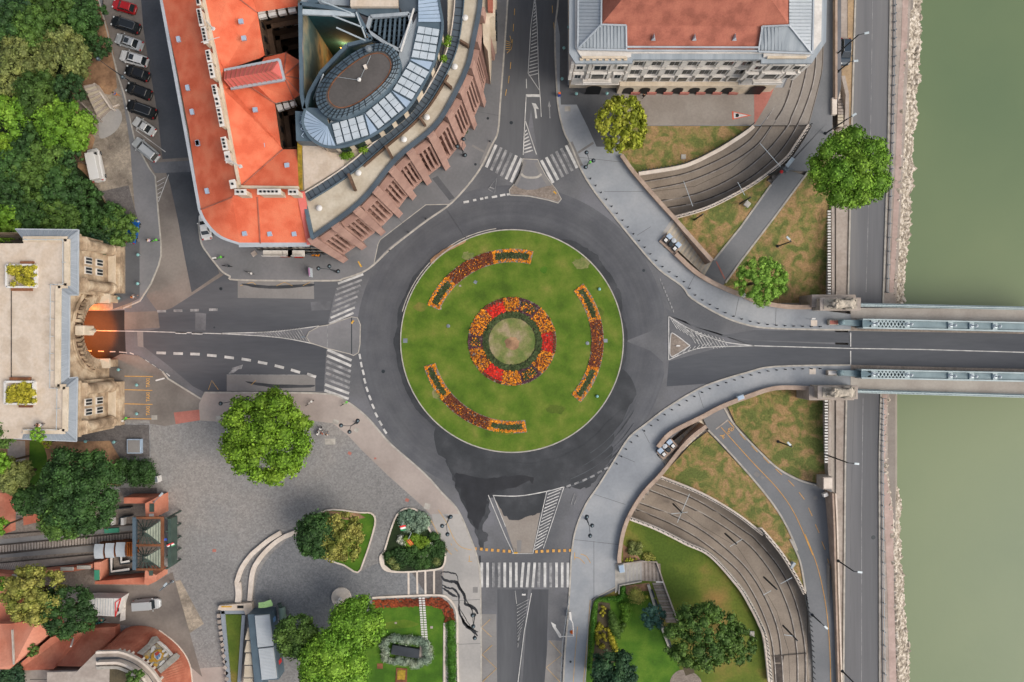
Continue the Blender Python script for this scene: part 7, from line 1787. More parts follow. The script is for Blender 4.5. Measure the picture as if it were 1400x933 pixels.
tree('bush inside the round bastion at the bottom edge',186,928,14,12,'leaf_mid','bush','bush',size=.3,nl=10,z0=9)
# the wood: one crown each
wood=[(18,28,36,'leaf_dark',''),(55,38,30,'leaf_mid',''),(104,34,34,'leaf_dark',''),(72,4,30,'leaf_mid',''),(24,-8,30,'leaf_deep',''),(36,78,32,'leaf_olive',''),(88,76,36,'leaf_olive',''),(137,66,16,'leaf_dark',''),(10,104,26,'leaf_olive',''),
 (58,132,34,'leaf_mid',''),(98,122,20,'leaf_dark',''),(92,172,36,'leaf_bright',''),(16,164,30,'leaf_bright',''),(6,210,24,'leaf_lime',''),(48,192,30,'leaf_dark',''),(70,222,28,'leaf_mid',''),(28,228,28,'leaf_dark',''),(97,216,15,'leaf_dark',''),
 (14,262,26,'leaf_dark',''),(44,250,28,'leaf_mid',''),(82,258,32,'leaf_dark',''),(114,270,24,'leaf_dark',''),(8,304,26,'leaf_bright',''),(46,300,28,'leaf_dark',''),(82,302,26,'leaf_mid',''),(116,308,26,'leaf_dark',''),(146,304,26,'leaf_dark',''),(164,312,24,'leaf_mid',''),(134,334,18,'leaf_deep',''),(130,20,18,'leaf_dark','')]
wl=['dark green tree in the top left corner of the wood','mid green tree near the top of the wood','dark green tree reaching furthest right at the top of the wood','mid green tree cut by the top edge of the picture','deep green tree at the very corner, cut by the top edge','olive green tree in the upper wood, left of a bigger olive one','bigger olive green tree left of the black parked cars','small dark tree overhanging the pavement by the double street lamp','olive tree with brownish tips at the left edge','mid green tree in the middle of the upper wood','small dark tree at the head of the stone steps',
 'bright green round tree just below the stone steps','bright green tree at the left edge level with the stone steps','lime coloured tree at the left edge level with the white van','dark tree between the lime tree and the bright round tree','mid green tree left of the white van','dark tree at the left below the lime tree','small dark tree touching the white van','dark tree at the left edge halfway down the wood','mid green tree in the lower half of the wood','dark tree below the van on the edge of the gravel','dark tree reaching over the gravel terrace',
 'bright green tree at the left edge just above the gatehouse','dark tree above the gatehouse slate roof, first from the left','mid green tree above the gatehouse slate roof, second from the left','dark tree above the gatehouse slate roof, third from the left','dark tree directly above the north pylon of the gatehouse','mid green tree partly covering the blue car','deep green tree leaning on the north pylon','dark tree by the red car at the top edge']
for (x,y,r,mm,_),lb in zip(wood,wl): tree(lb,x,y,r*1.08,(5.2+r*.03+(x%3)*.6) if x<100 else 3.9,mm,size=.46,dens=4.6,group='trees of the hillside wood',lr=(.2,.36))
# ---------------------------------------------------------------- shrubs, hedges
def shrub(label,lobes,m,name='shrub',cat='shrub',size=.22,dens=16,group=None,sq=.8):
    TN[0]+=1; c=W(lobes[0][0],lobes[0][1],0); L=[]
    for l in lobes:
        z=l[3] if len(l)>3 else .3; p=W(l[0],l[1],z+.3); L.append((p.x,p.y,z,l[2]*S,sq))
    o=leafmesh(name,L,m,size,dens,None,TN[0],root=(c.x,c.y,0)); o.location=(c.x,c.y,0); return tag(o,label,cat,group)
def hedge(label,pts,wd,m='leaf_hedge',h=.8,z0=0.,name='hedge',cat='hedge'):
    pp=sm(pts,10); L=[]; last=None; rn=random.Random(len(pts)+int(pts[0][0]))
    for p in pp:
        if last is None or math.dist(p,last)>wd*.28: L.append((p[0]+rn.uniform(-.3,.3),p[1]+rn.uniform(-.3,.3),wd*.5*rn.uniform(.9,1.12),z0+h-wd*.06+rn.uniform(-.05,.1))); last=p
    return shrub(label,L,m,name,cat,size=.2,dens=22)
rn=random.Random(77)
shrub('broad dark clipped shrub mass beside the gatehouse yard',[(165+18*u+rn.uniform(-2,2),636+9*v+rn.uniform(-2,2),10,1.2) for u in range(3) for v in range(3)]+[(195,642,11,1.3),(205,648,9,1.2),(200,655,10,1.3),(186,657,9,1.2),(208,655,7,1.1)],'leaf_dark',size=.3,dens=11)
# memorial lawn at the bottom
q2b=Z(470,680,3.687)
sheet('memorial_lawn',q2b([(145,560),(190,550),(430,545),(490,560),(512,600),(520,650),(500,660),(498,1000),(20,1000),(60,760),(120,640)]),ZP+.02,'lawn_fresh')
sheet('memorial_lawn_dry',wob(q2b([(190,640),(300,620),(380,640),(330,655),(200,665)]),2,.2,1,3),ZP+.024,'lawn')
strip('memorial_kerb',sm(q2b([(143,508),(300,500),(480,495),(530,515),(562,560),(572,620),(572,740),(578,960)]),5),2.6,ZP,'cream_stone',.18)
strip('hedge_kerb',q2b([(507,635),(507,960)]),2.6,ZP,'cream_stone',.12)
def fillflowers(name,poly,m,z,parent,dens=26,size=.2,seed=0,root=None,hgt=.14):
    rs=np.random.RandomState(seed); P=[W(a,b,z) for a,b in poly]; xs_=[p.x for p in P]; ys_=[p.y for p in P]; A=(max(xs_)-min(xs_))*(max(ys_)-min(ys_)); n=int(A*dens)
    pp=[(p.x,p.y) for p in P]; L=[]
    X=rs.uniform(min(xs_),max(xs_),n); Y=rs.uniform(min(ys_),max(ys_),n)
    pts=[(x,y) for x,y in zip(X,Y) if inside((x,y),pp)]
    if not pts: return None
    rt=root or (0,0,0); V=[];F=[];T=[]
    for i,(x,y) in enumerate(pts):
        s=size*rs.uniform(.6,1.3); a=rs.uniform(0,6.28); tl=rs.uniform(-.5,.5); zz_=z+hgt*rs.uniform(.2,1.2); ca,sa=math.cos(a)*s,math.sin(a)*s
        V+=[(x-ca-rt[0],y-sa-rt[1],zz_-tl*s*.5-rt[2]),(x+sa*.8-rt[0],y-ca*.8-rt[1],zz_-rt[2]),(x+ca-rt[0],y+sa-rt[1],zz_+tl*s*.5-rt[2]),(x-sa*.8-rt[0],y+ca*.8-rt[1],zz_-rt[2])]
        F.append((4*i,4*i+1,4*i+2,4*i+3)); T.append(min(1,max(0,.5+rs.normal()*.22)))
    me=bpy.data.meshes.new(name); me.from_pydata(V,[],F); at=me.attributes.new('tone','FLOAT','FACE'); at.data.foreach_set('value',T); me.materials.append(M(m))
    o=bpy.data.objects.new(name,me); COL.objects.link(o); o.parent=parent; return o
gc=thing('groundcover_bed','L-shaped bed of rusty red groundcover along the kerb of the memorial lawn','flower bed',W(560,825,ZP)); gp=q2b([(146,518),(380,512),(480,505),(520,525),(552,565),(562,625),(512,630),(510,590),(490,560),(430,546),(190,556),(146,560)])
sheet('soil_base',gp,ZP+.03,'soil_dark',parent=gc,kind=None).location-=gc.location*0; fillflowers('groundcover','' or gp,'leaf_red',ZP+.05,gc,dens=34,size=.2,seed=3,root=tuple(gc.location))
mb=MB()
for k in range(19):
    for dx in (0,17):
        t=outl(q2b([(378+k*.9+dx-(1 if k>8 else 0),506+k*12.1),(391+k*.9+dx,506+k*12.1),(391+k*.9+dx,514+k*12.1),(378+k*.9+dx,514+k*12.1)]),ZP+.09 if k>4 else ZP+.26); mb.prism([v-Vector((0,0,.06)) for v in t],t)
rt=thing('stepping_stones','double row of small white stepping stones crossing the memorial lawn','stepping stones',W(577,850,0)); mb.build('stepping_stone','white_paint',rt)
hedge('bright green hedge strip with stone kerb on the right of the memorial lawn',q2b([(541,640),(543,780),(545,880),(548,1000)]),16,'leaf_hedge',.9)
ms=thing('memorial_slab','long dark stone memorial slab among silvery shrubs on the lawn','memorial',W(554,892,0))
t=outl(q2b([(245,745),(383,768),(378,815),(236,792)]),.75); MB().prism([Vector((v.x,v.y,ZP)) for v in t],t).build('stone_slab','steel_blue' if False else 'dark_slate' if 'dark_slate' in MATS else mat('dark_slate',['#2e3338','#3b4046'],scale=.6,fa=.1,rough=.5),ms,bevel=.04,split=False)
t=outl(q2b([(384,750),(405,752),(398,815),(376,812)]),.4); MB().prism([Vector((v.x,v.y,ZP)) for v in t],t).build('side_slab','quay_stone',ms)
t=outl(q2b([(265,860),(320,865),(316,1000),(255,1000)]),.25); MB().prism([Vector((v.x,v.y,ZP)) for v in t],t).build('front_paving','rust',ms); t=outl(q2b([(272,870),(312,873),(308,920),(268,920)]),.3); MB().prism([v-Vector((0,0,.04)) for v in t],t).build('bronze_plate','moss_yellow',ms)
rn=random.Random(5); LL=[]
for k in range(46):
    a=k/46*6.283; ca,sa=math.cos(a),math.sin(a); m4=(abs(ca)**4+abs(sa)**4)**-.25; LL.append((555+(29+rn.uniform(-2,3))*ca*m4,891.5+(15+rn.uniform(-2,2.5))*sa*m4+ca*3,5.4*rn.uniform(.8,1.25),.35+rn.uniform(0,.15)))
shrub('ring of silvery grey shrubs around the dark memorial slab',LL,'leaf_silver',size=.2,dens=18)
patches([(519.5,911,4,3.6,0)],ZP+.05,'rust'); patches([(590,858,1.8,1.6,0),(541,852,1.5,1.2,0)],ZP+.05,'quay_stone')
# triangular flower island with two flags
tri=sm(q2b([(265,95),(300,62),(345,58),(375,72),(400,105),(440,180),(480,230),(505,270),(512,300),(505,340),(480,362),(400,372),(300,378),(220,372),(190,345),(183,300),(205,270),(235,170)]),3,True)
strip('flower_island_kerb',list(tri)+[tri[0]],2.2,ZP,'cream_stone',.2); sheet('flower_island_soil',tri,ZP+.08,'undergrowth')
sheet('flower_island_paving',q2b([(183,300),(200,285),(205,340),(240,368),(300,378),(220,376),(188,350)]),ZP+.16,'cream_stone')
rn=random.Random(9)
fi=[]
def scat(cx,cy,rx,ry,n,r0,r1): return [(cx+rx*math.sqrt(u)*math.cos(a),cy+ry*math.sqrt(u)*math.sin(a),rn.uniform(r0,r1),.3) for u,a in ((rn.random(),rn.uniform(0,6.283)) for _ in range(n))]
shrub('grey green spiky shrubs in the upper part of the triangular flower island',scat(565,711,19,17,46,4,6.5),'leaf_grey',size=.3,dens=9)
shrub('bright green shrub in the middle of the triangular flower island, beside the striped flag',scat(568,741,16,9,16,4,6.5),'leaf_lime',size=.26,dens=12)
shrub('white flowering bush left of the bright green shrub on the triangular island',scat(548,741,6,6,7,3,4.5),'leaf_white',size=.2,dens=18); shrub('white flowering bush below the bright green shrub on the triangular island',scat(578,760,6,3,5,2,3.5),'leaf_white',size=.2,dens=18); shrub('white flowering bush at the right tip of the bright green shrub on the triangular island',scat(590,744,3,5,4,2,3.2),'leaf_white',size=.2,dens=18)
shrub('dark green low shrubs filling the bottom of the triangular flower island',scat(563,764,36,13,60,4.5,7),'leaf_dark',size=.26,dens=11); shrub('dark shrubs along the right edge of the triangular flower island',scat(594,750,12,20,30,4,6),'leaf_dark',size=.26,dens=11)
shrub('round olive bush in the lower left of the triangular island',[(535,768,6,.6)],'leaf_olive',size=.22); shrub('round olive bush in the lower right of the triangular island',[(596,768,6.5,.6)],'leaf_olive',size=.22); shrub('second round olive bush at the bottom left of the triangular island, lower one',[(541,775,6,.6)],'leaf_olive',size=.22)
flag('red white and green flag over the spiky shrubs of the triangular island',551,722.5,4.2,R(5),['flag_green','flag_white','flag_red'],L=.9,Hh=.95,pole=((551.5,714,5.2),(547.5,722,3.9)))
flag('orange red and yellow striped flag in the middle of the triangular island',560.5,742,4.2,R(-60),['flag_red','flag_yellow','flag_red','flag_yellow','flag_red'],L=1.15,Hh=.75,pole=((562.5,728.5,5.2),(557.5,739,3.9)))
for k,(xx) in enumerate((326,369,411,455)): strip('parking_bar',q2b([(xx,372),(xx+(3 if k else 1)-k,492)]),2.6,ZP-.004,'cream_stone',.03)
sheet('setts_dark_strip',q2b([(340,375),(430,375),(495,370),(495,490),(415,490)]),ZP+.006,'dark_setts')
# plaza islet with two trees
isl=sm([(421,722),(432,704),(455,697),(490,701),(507,702),(513,712),(508,735),(498,765),(489,783),(470,773),(455,768),(430,752),(420,738)],3,True)
strip('tree_island_kerb',list(isl)+[isl[0]],2.0,ZP,'cream_stone',.2); sheet('tree_island_lawn',isl,ZP+.08,'lawn_fresh'); sheet('tree_island_soil',[(440,698),(490,702),(500,708),(480,712),(445,706)],ZP+.09,'earth')
# ---------------------------------------------------------------- south-east garden
qz=Z(780,740,4.833)
hedge('clipped green hedge edging the south-east garden along the pavement',qz([(122,850),(140,640),(160,480),(172,405),(215,388),(310,385)]),5.6,'leaf_hedge',.9); hedge('short clipped green hedge bending up to the stair wall',qz([(318,385),(345,365),(350,318)]),7.5,'leaf_hedge',.9)
sheet('garden_soil',qz([(185,400),(260,410),(275,560),(250,600),(330,760),(340,780),(140,860),(165,640)]),.06,'soil_dark'); sheet('garden_soil',qz([(345,20),(440,90),(470,135),(350,135)]),.06,'earth'); sheet('garden_soil',qz([(330,300),(520,275),(540,330),(480,330),(380,360)]),.06,'earth')
shrub('big round golden green clipped bush near the garden steps',[(870,816,10,1.0),(868,812,8,1.2),(874,819,8,1.0)],'leaf_ochre',size=.2,dens=18); shrub('tiny round yellow bush beside the golden clipped bush',[(884.5,817.5,3,.4)],'leaf_yellow',size=.16,dens=22)
shrub('tall pointed green leaf-shaped shrub bed in the garden',[(835+i*1.6,838+i*5.0,r,.6) for i,r in enumerate((3,5,6.5,7.5,7.5,6.5,4.5,3))],'leaf_mid',size=.18,dens=20)
shrub('bright green rounded shrub beside the pointed shrub bed',[(857,832,7,.7),(858,839,7,.7),(856,846,6,.6),(852,830,5,.6)],'leaf_bright',size=.2,dens=20); shrub('low bright green plants trailing below the bright rounded shrub',[(853,855,4,.3),(850,862,4,.3),(845,868,3.5,.3),(851,848,3,.3)],'leaf_mid',size=.22,dens=16)
shrub('yellow flowering spreading plants in the garden bed',scat(822,870,8,16,24,2,3.6)+scat(824,838,5,8,9,1.5,2.6),'leaf_gold',size=.22,dens=14); shrub('orange and green crescent bed beside the yellow plants',[(832+i*2.0,862+i*5.6,3.2+ (1.5 if 1<i<6 else 0),.25) for i in range(8)],'leaf_gold',size=.2,dens=16)
shrub('variegated bush above the garden stair at the foot of the parapet',scat(869,750,11,8,22,3,5),'leaf_olive',size=.26,dens=14); shrub('variegated bush nearer the dry lawn beside the garden stair',scat(888,762,6,5,10,3,4.5),'leaf_ochre',size=.26,dens=14); shrub('low yellow flowers at the foot of the variegated bush',scat(861,766,10,2,10,1.2,2),'leaf_yellow',size=.18,dens=20)
gs=thing('garden_stair','broad stone stair and long stepped path leading down into the south-east garden','stair',W(860,790,0))
def gstep(q,z,m,nm='step'):
    t=outl(qz(q),z); MB().prism([v-Vector((0,0,.25)) for v in t],t).build(nm,m,gs,split=False)
gstep([(295,155),(360,145),(362,285),(295,345)],.16,'kerb_stone','landing')
for k in range(9): gstep([(362+k*12,145-k*1),(374+k*12,144-k*1),(374+k*12,277-k*1.4),(362+k*12,279-k*1.4)],.14-.0*k,'kerb_stone' if k%2 else 'pave_light')
for k in range(10): gstep([(470+k*12.4,138+k*1.2),(482+k*12.4,139+k*1.2),(484+k*13,262+k*.8),(471+k*13,262+k*.8)],.12,'brown_setts' if k%2 else 'quay_stone')
for k in range(14): gstep([(540+k*6.6,276+k*19),(618+k*5.9,276+k*19),(624+k*5.9,292+k*19),(546+k*6.6,292+k*19)],.11,'brown_setts' if k%2 else 'concrete_track')
strip('stair_wall',qz([(305,158),(470,135),(570,140),(620,290),(720,560)]),1.8,.05,'quay_stone',.5,parent=gs); strip('stair_wall',qz([(320,350),(325,295),(470,268)]),1.6,.05,'kerb_stone',.5,parent=gs)
bw=thing('bench_wall','slanting stone bench wall with dark inset seats in the south-east garden','bench',W(890,830,0)); strip('stone_base',qz([(515,290),(560,440),(600,560),(660,720)]),3.6,.05,'kerb_stone',.45,parent=bw)
mb=MB()
for y in (345,410,590,625,680): 
    x=515+(y-290)*.337+12; mb.bar(W(*qz([(x-9,y-26)])[0],.55),W(*qz([(x+9,y+26)])[0],.55),.3,.12)
mb.build('dark_seat','dark_metal',bw)
tag(MB().bar(W(*qz([(565,270)])[0],.9),W(*qz([(612,271)])[0],.9),.18,.1).build('white_handrail','white_paint'),'short white rail across the foot of the garden stair','rail')
sheet('garden_round_paving',sm(qz([(655,940),(680,880),(740,850),(830,880),(870,940),(860,1000),(660,1000)]),3,True),.05,'brown_setts'); sheet('garden_round_inner',qz([(740,830),(810,830),(820,870),(760,890)]),.06,'soil_dark')
# ---------------------------------------------------------------- roundabout flower beds
def arcp(r0,r1,a0,a1,n=14,c=(700.3,467)): 
    A=[R(a0+(a1-a0)*i/n) for i in range(n+1)]
    return [(c[0]+r1*math.cos(a),c[1]+r1*math.sin(a)) for a in A]+[(c[0]+r0*math.cos(a),c[1]+r0*math.sin(a)) for a in reversed(A)]
sheet('roundabout_bare_soil',circ(700.3,467,41,40),.135,'soil_dark'); sheet('roundabout_centre_lawn',circ(700.3,467,32,40),.14,'lawn_pale')
sheet('roundabout_bare_patch',wob(circ(700,470,9,8),3,.2,2,3),.144,'earth')
def bed(label,r0,r1,segs):
    a=(segs[0][0]+segs[-1][1])/2; m=(r0+r1)/2; rt=thing('flower_bed',label,'flower bed',W(700.3+m*math.cos(R(a)),467+m*math.sin(R(a)),.13),'curved flower beds of the roundabout'); loc=tuple(rt.location)
    sheet('soil_base',arcp(r0-.8,r1+.8,segs[0][0]-.3,segs[-1][1]+.3,40),.138,'brown_setts',parent=rt,kind=None); sd=int(a)%97
    for i,(a0,a1,kind) in enumerate(segs):
        if kind=='frame':
            fillflowers('foliage_centre',arcp(r0+4,r1-4,a0+2,a1-2),'leaf_box',.16,rt,60,.16,sd+i,loc)
            for q in (arcp(r0,r0+4.2,a0,a1),arcp(r1-4.2,r1,a0,a1),arcp(r0,r1,a0,a0+2.2,4),arcp(r0,r1,a1-2.2,a1,4)): fillflowers('orange_border',q,'petal_orange',.17,rt,34,.14,sd+i+7,loc)
        else:
            fillflowers('dark_planting',arcp(r0,r1,a0,a1),'petal_brown',.16,rt,60,.15,sd+i,loc); fillflowers('orange_blooms',arcp(r0,r1,a0,a1),'petal_orange',.24,rt,7,.10,sd+i+3,loc); 
bed('curved flower bed in the upper left of the roundabout lawn, orange framed ends',109,126,[(203.5,225,'frame'),(225,257,'mix'),(257,283,'frame')])
bed('curved flower bed on the right side of the roundabout lawn',109,124.5,[(-39,-14,'frame'),(-14,17,'mix'),(17,41.5,'frame')])
bed('curved flower bed in the lower left of the roundabout lawn',109.5,125,[(81,106,'frame'),(106,140,'mix'),(140,164,'frame')])
rb=thing('round_flower_bed','ring shaped flower bed of orange, red and purple segments at the centre of the roundabout','flower bed',W(700.3,467,.13)); loc=tuple(rb.location)
sheet('soil_base',circ(700.3,467,60.5,60),.134,'brown_setts',parent=rb,kind=None)
for i,(a0,a1,k) in enumerate([(-14,16,'r'),(-50,-14,'o'),(-79,-50,'m'),(-103,-79,'o'),(-131,-103,'r'),(-170,-131,'o'),(-191,-170,'m'),(134,169,'o'),(105,134,'r'),(77,105,'o'),(48,77,'m'),(16,48,'o')]):
    if k=='m':
        fillflowers('purple_border',arcp(40.5,60,a0,a1),'petal_purple',.16,rb,50,.16,i,loc); fillflowers('mixed_planting',arcp(44,56.5,a0+4,a1-4),'leaf_box',.2,rb,40,.16,i+20,loc); fillflowers('mixed_blooms',arcp(44,56.5,a0+4,a1-4),'petal_orange',.26,rb,16,.12,i+30,loc)
    elif k=='r':
        fillflowers('red_blooms',arcp(41,56,a0,a1),'petal_red',.18,rb,55,.17,i,loc); fillflowers('purple_edge',arcp(56,60,a0,a1),'petal_brown',.17,rb,55,.15,i+9,loc)
    else:
        fillflowers('orange_blooms',arcp(40.5,60,a0,a1),'petal_orange',.2,rb,28,.15,i,loc); fillflowers('green_between',arcp(40.5,60,a0,a1),'petal_brown',.17,rb,26,.15,i+12,loc)
fillflowers('boxwood_ring',arcp(33,40.5,0,359.9,60),'leaf_box',.18,rb,60,.2,55,loc)
# planters on the gatehouse roof get their shrubs
for (rt,x0,y0_,x1,y1_,z) in PLANTERS:
    l=[]; rn=random.Random(int(y0_))
    for k in range(34): 
        p=W(rn.uniform(x0+2.5,x1-2.5),rn.uniform(y0_+2.5,y1_-2.5),z+.5); l.append((p.x,p.y,z+.5,rn.uniform(.35,.6),.8))
    leafmesh('planter_shrubs',l,'leaf_gold',.26,14,rt,int(y0_),root=tuple(rt.location))
TN[0]+=1
o=leafmesh('roof_plants',[(*(W(*q10([p])[0],17.3)).xy,17.3,.5,.8) for p in ((945,235),(940,262),(918,358))],'leaf_lime',.25,20,bm_,5,root=tuple(bm_.location)); 
o=leafmesh('roof_plants',[(*(W(*q11([p])[0],17.3)).xy,17.3,.5,.8) for p in ((325,155),(345,160),(372,150),(440,115),(460,118))],'leaf_lime',.25,20,bm_,6,root=tuple(bm_.location))
o=leafmesh('facade_plants',[(*(W(*q11([p])[0],.6)).xy,.5,.45,.8) for p in ((822,308),(945,190),(1062,40),(720,360),(1100,0))],'leaf_dark',.22,20,bm_,7,root=tuple(bm_.location))
# ================================================================== vehicles
def paint(n,h,metal=.2,rough=.3): return mat(n,[h],fa=.02,rough=rough,metal=metal,spec=.6)
paint('paint_red','#b8161c'); paint('paint_black','#1b1d20'); paint('paint_anthracite','#23282c'); paint('paint_silver','#bfc2c2',.25); paint('paint_white','#d8d8d6',.0); paint('paint_pearl','#cfcfcb',.15); paint('paint_blue','#1f62b4'); paint('paint_navy','#2a3a48')
mat('tail_red',['#b02020'],fa=0,rough=.3); mat('head_glass',['#c8cccc'],fa=0,rough=.15); mat('tyre',['#1c1c1d'],fa=.05,rough=.9); mat('car_glass',['#22292d'],fa=0,rough=.08,spec=.8); mat('rail_chrome',['#9aa0a4'],fa=0,rough=.3,metal=.7); mat('number_plate',['#d8d8d0'],fa=0)
def loftmb(mb,secs):
    n=len(secs[0]); vs=[v for s_ in secs for v in s_]; fs=[]
    for i in range(len(secs)-1):
        for k in range(n): fs.append((i*n+k,i*n+(k+1)%n,(i+1)*n+(k+1)%n,(i+1)*n+k))
    fs+=[tuple(range(n)),tuple(reversed(range((len(secs)-1)*n,len(secs)*n)))]; return mb.add(vs,fs)
def car(label,px,py,L,Wd,H,m,deg,kind='hatch',rails=False,sun=False,z=0.,cat='car',name='car',group=None):
    p=W(px,py,z+H*.6); rt=thing(name,label,cat,(p.x,p.y,z),group); rt.rotation_euler=(0,0,R(deg)); B=dict(parent=rt,world=False,split=False)
    L=L*1.03; h=L/2; w=Wd/2*1.04; belt=H*.60; hood=H*.52
    st=[(-h,.62,.55),(-h+.08,.80,.62),(-h+.35,.93,1),(-h+.9,.98,1),(-h*.35,1,1),(h*.35,1,1),(h-.95,.98,.97),(h-.45,.92,.90),(h-.12,.76,.78),(h,.58,.60)]
    secs=[]
    for x,fw,fh in st:
        top=(belt if x<h*.25 else hood)*(fh if abs(x)>h-.5 else 1)*(1 if x<h*.3 else .98)
        ww=w*fw; secs.append([(x,-ww*.94,.22),(x,-ww,.42),(x,-ww*.99,top*.82),(x,-ww*.88,top),(x,ww*.88,top),(x,ww*.99,top*.82),(x,ww,.42),(x,ww*.94,.22)])
    loftmb(MB(),secs).build('body',m,smooth=False,bevel=.035,**B)
    rear={'hatch':(-h+.12,-h+.62),'suv':(-h+.12,-h+.5),'sedan':(-h+.75,-h+1.35),'van':(-h+.06,-h+.12),'pickup':(-h+.1,-h+.2)}[kind]
    f0=h-(1.15 if kind!='van' else .75); f1=f0-(.75 if kind!='van' else .5)
    gw=w*.84; rw=w*.66
    # glasshouse with sloping screens
    gs_=[[(rear[0],-gw*.86,belt-.03),(rear[0],gw*.86,belt-.03),(rear[0]+.01,gw*.84,belt),(rear[0]+.01,-gw*.84,belt)]]
    gl=MB().add([(rear[0],-gw*.9,belt-.04),(f0,-gw*.92,belt-.08),(f0,gw*.92,belt-.08),(rear[0],gw*.9,belt-.04),(rear[1],-rw,H-.05),(f1,-rw,H-.05),(f1,rw,H-.05),(rear[1],rw,H-.05)],[(3,2,1,0),(4,5,6,7),(0,1,5,4),(1,2,6,5),(2,3,7,6),(3,0,4,7)])
    if kind in('van','pickup'):
        MB().add([(rear[0],-gw,belt-.04),(f1-.15,-gw,belt-.04),(f1-.15,gw,belt-.04),(rear[0],gw,belt-.04),(rear[1],-rw*1.15,H),(f1-.1,-rw*1.15,H),(f1-.1,rw*1.15,H),(rear[1],rw*1.15,H)],[(3,2,1,0),(4,5,6,7),(0,1,5,4),(1,2,6,5),(2,3,7,6),(3,0,4,7)]).build('cargo_body',m,bevel=.06,**B)
        gl.build('windows','car_glass',bevel=.03,**B)
        MB().box(((f1+.05),0,H-.02),(.5,rw*2.1,.06)).build('roof','' or m,bevel=.02,**B)
    else:
        gl.build('windows','car_glass',bevel=.03,**B)
        rl=f1-rear[1]; MB().add([(rear[1]-.06,-rw*.98,H-.06),(f1+.06,-rw*.98,H-.06),(f1+.06,rw*.98,H-.06),(rear[1]-.06,rw*.98,H-.06),(rear[1]+.05,-rw*.88,H),(f1-.05,-rw*.86,H),(f1-.05,rw*.86,H),(rear[1]+.05,rw*.88,H)],[(3,2,1,0),(4,5,6,7),(0,1,5,4),(1,2,6,5),(2,3,7,6),(3,0,4,7)]).build('roof',m,bevel=.02,**B)
        # pillars
        for sy in (-1,1):
            for x0,x1 in ((f0,f1),(rear[0],rear[1]),((f1+rear[1])/2+.1,(f1+rear[1])/2)): MB().bar((x0,sy*gw*.915,belt-.03),(x1,sy*rw,H-.04),.07,.06).build('pillar',m,**B)
        if sun: MB().box((f1-.45,0,H+.006),(.75,rw*1.35,.02)).build('sunroof','car_glass',**B)
    if rails:
        for sy in (-1,1): MB().tube([(f1-.15,sy*rw*.93,H+.0),(f1-.3,sy*rw*.93,H+.07),(rear[1]+.3,sy*rw*.93,H+.07),(rear[1]+.1,sy*rw*.93,H)],.035,6).build('roof_rail','rail_chrome',**B)
    for sy in (-1,1):
        MB().box((h-.27,sy*w*.66,hood*.80),(.26,.26,.10),sy*-.5).build('headlight','head_glass',bevel=.02,**B)
        MB().box((-h+.10,sy*w*.72,belt*.84),(.2,.26,.16),sy*.3).build('tail_light','tail_red',bevel=.02,**B)
        MB().box((f0-.3,sy*(w+.09),belt+.05),(.16,.2,.14)).build('wing_mirror',m,bevel=.03,**B)
        for x in (-h+.8,h-.85):
            o=MB().tube([(x,sy*(w-.2),.32),(x,sy*(w+.0),.32)],.32,16).build('wheel','tyre',**B); MB().tube([(x,sy*(w-.02),.32),(x,sy*(w+.015),.32)],.2,12).build('rim','rail_chrome',parent=o,world=False,split=False)
    MB().box((-h+.015,0,belt*.55),(.03,.5,.12)).build('number_plate','number_plate',**B)
    return rt
G='cars parked at an angle beside the wood'
car('bright red hatchback, topmost of the parked row',168.0,8,3.9,1.72,1.45,'paint_red',163,'hatch',group=G)
car('black estate car with silver roof rails parked next below the red hatchback',170.0,33,4.75,1.85,1.6,'paint_anthracite',162,'suv',rails=True,group=G)
car('silver saloon with a sunroof, third in the parked row',175.0,57,4.6,1.82,1.42,'paint_silver',161,'sedan',sun=True,group=G)
car('white saloon with a sunroof parked between the silver saloon and the black cars',181.5,79.5,4.55,1.85,1.45,'paint_white',163,'hatch',sun=True,group=G)
car('short black hatchback parked just below the white saloon',185.7,99.5,4.05,1.75,1.45,'paint_black',160,'hatch',group=G)
car('black saloon in the middle of three black cars in the parked row',188.5,124,4.3,1.8,1.42,'paint_black',159,'hatch',group=G)
car('large black off-roader with roof rails, lowest of three black cars',191.5,148.7,4.9,1.9,1.7,'paint_black',160,'suv',rails=True,group=G)
car('small pale silver saloon, second from the bottom of the parked row',196.0,172.5,3.95,1.68,1.4,'paint_pearl',147,'sedan',group=G)
car('silver estate with bright roof rails, lowest of the parked row',198.0,204,4.8,1.85,1.55,'paint_silver',141,'suv',rails=True,group=G)
car('white panel van standing under the edge of the wood',128.5,225,5.3,2.0,2.1,'paint_white',102,'van',cat='van',name='van')
car('bright blue hatchback half hidden under the tree by the gatehouse',180,316,3.9,1.7,1.45,'paint_blue',78,'hatch')
car('white saloon driving close along the corner of the orange-roofed building',279.5,310,4.1,1.74,1.42,'paint_white',100,'sedan')
car('dark off-roader parked on the verge of the quay road',1156.5,70,4.4,1.82,1.6,'paint_navy',-91,'suv',z=-5.0,rails=True)
car('silver delivery van parked on the plaza beside the white kiosk',199.5,827.5,4.2,1.72,1.7,'paint_silver',4,'van',cat='van',name='van')
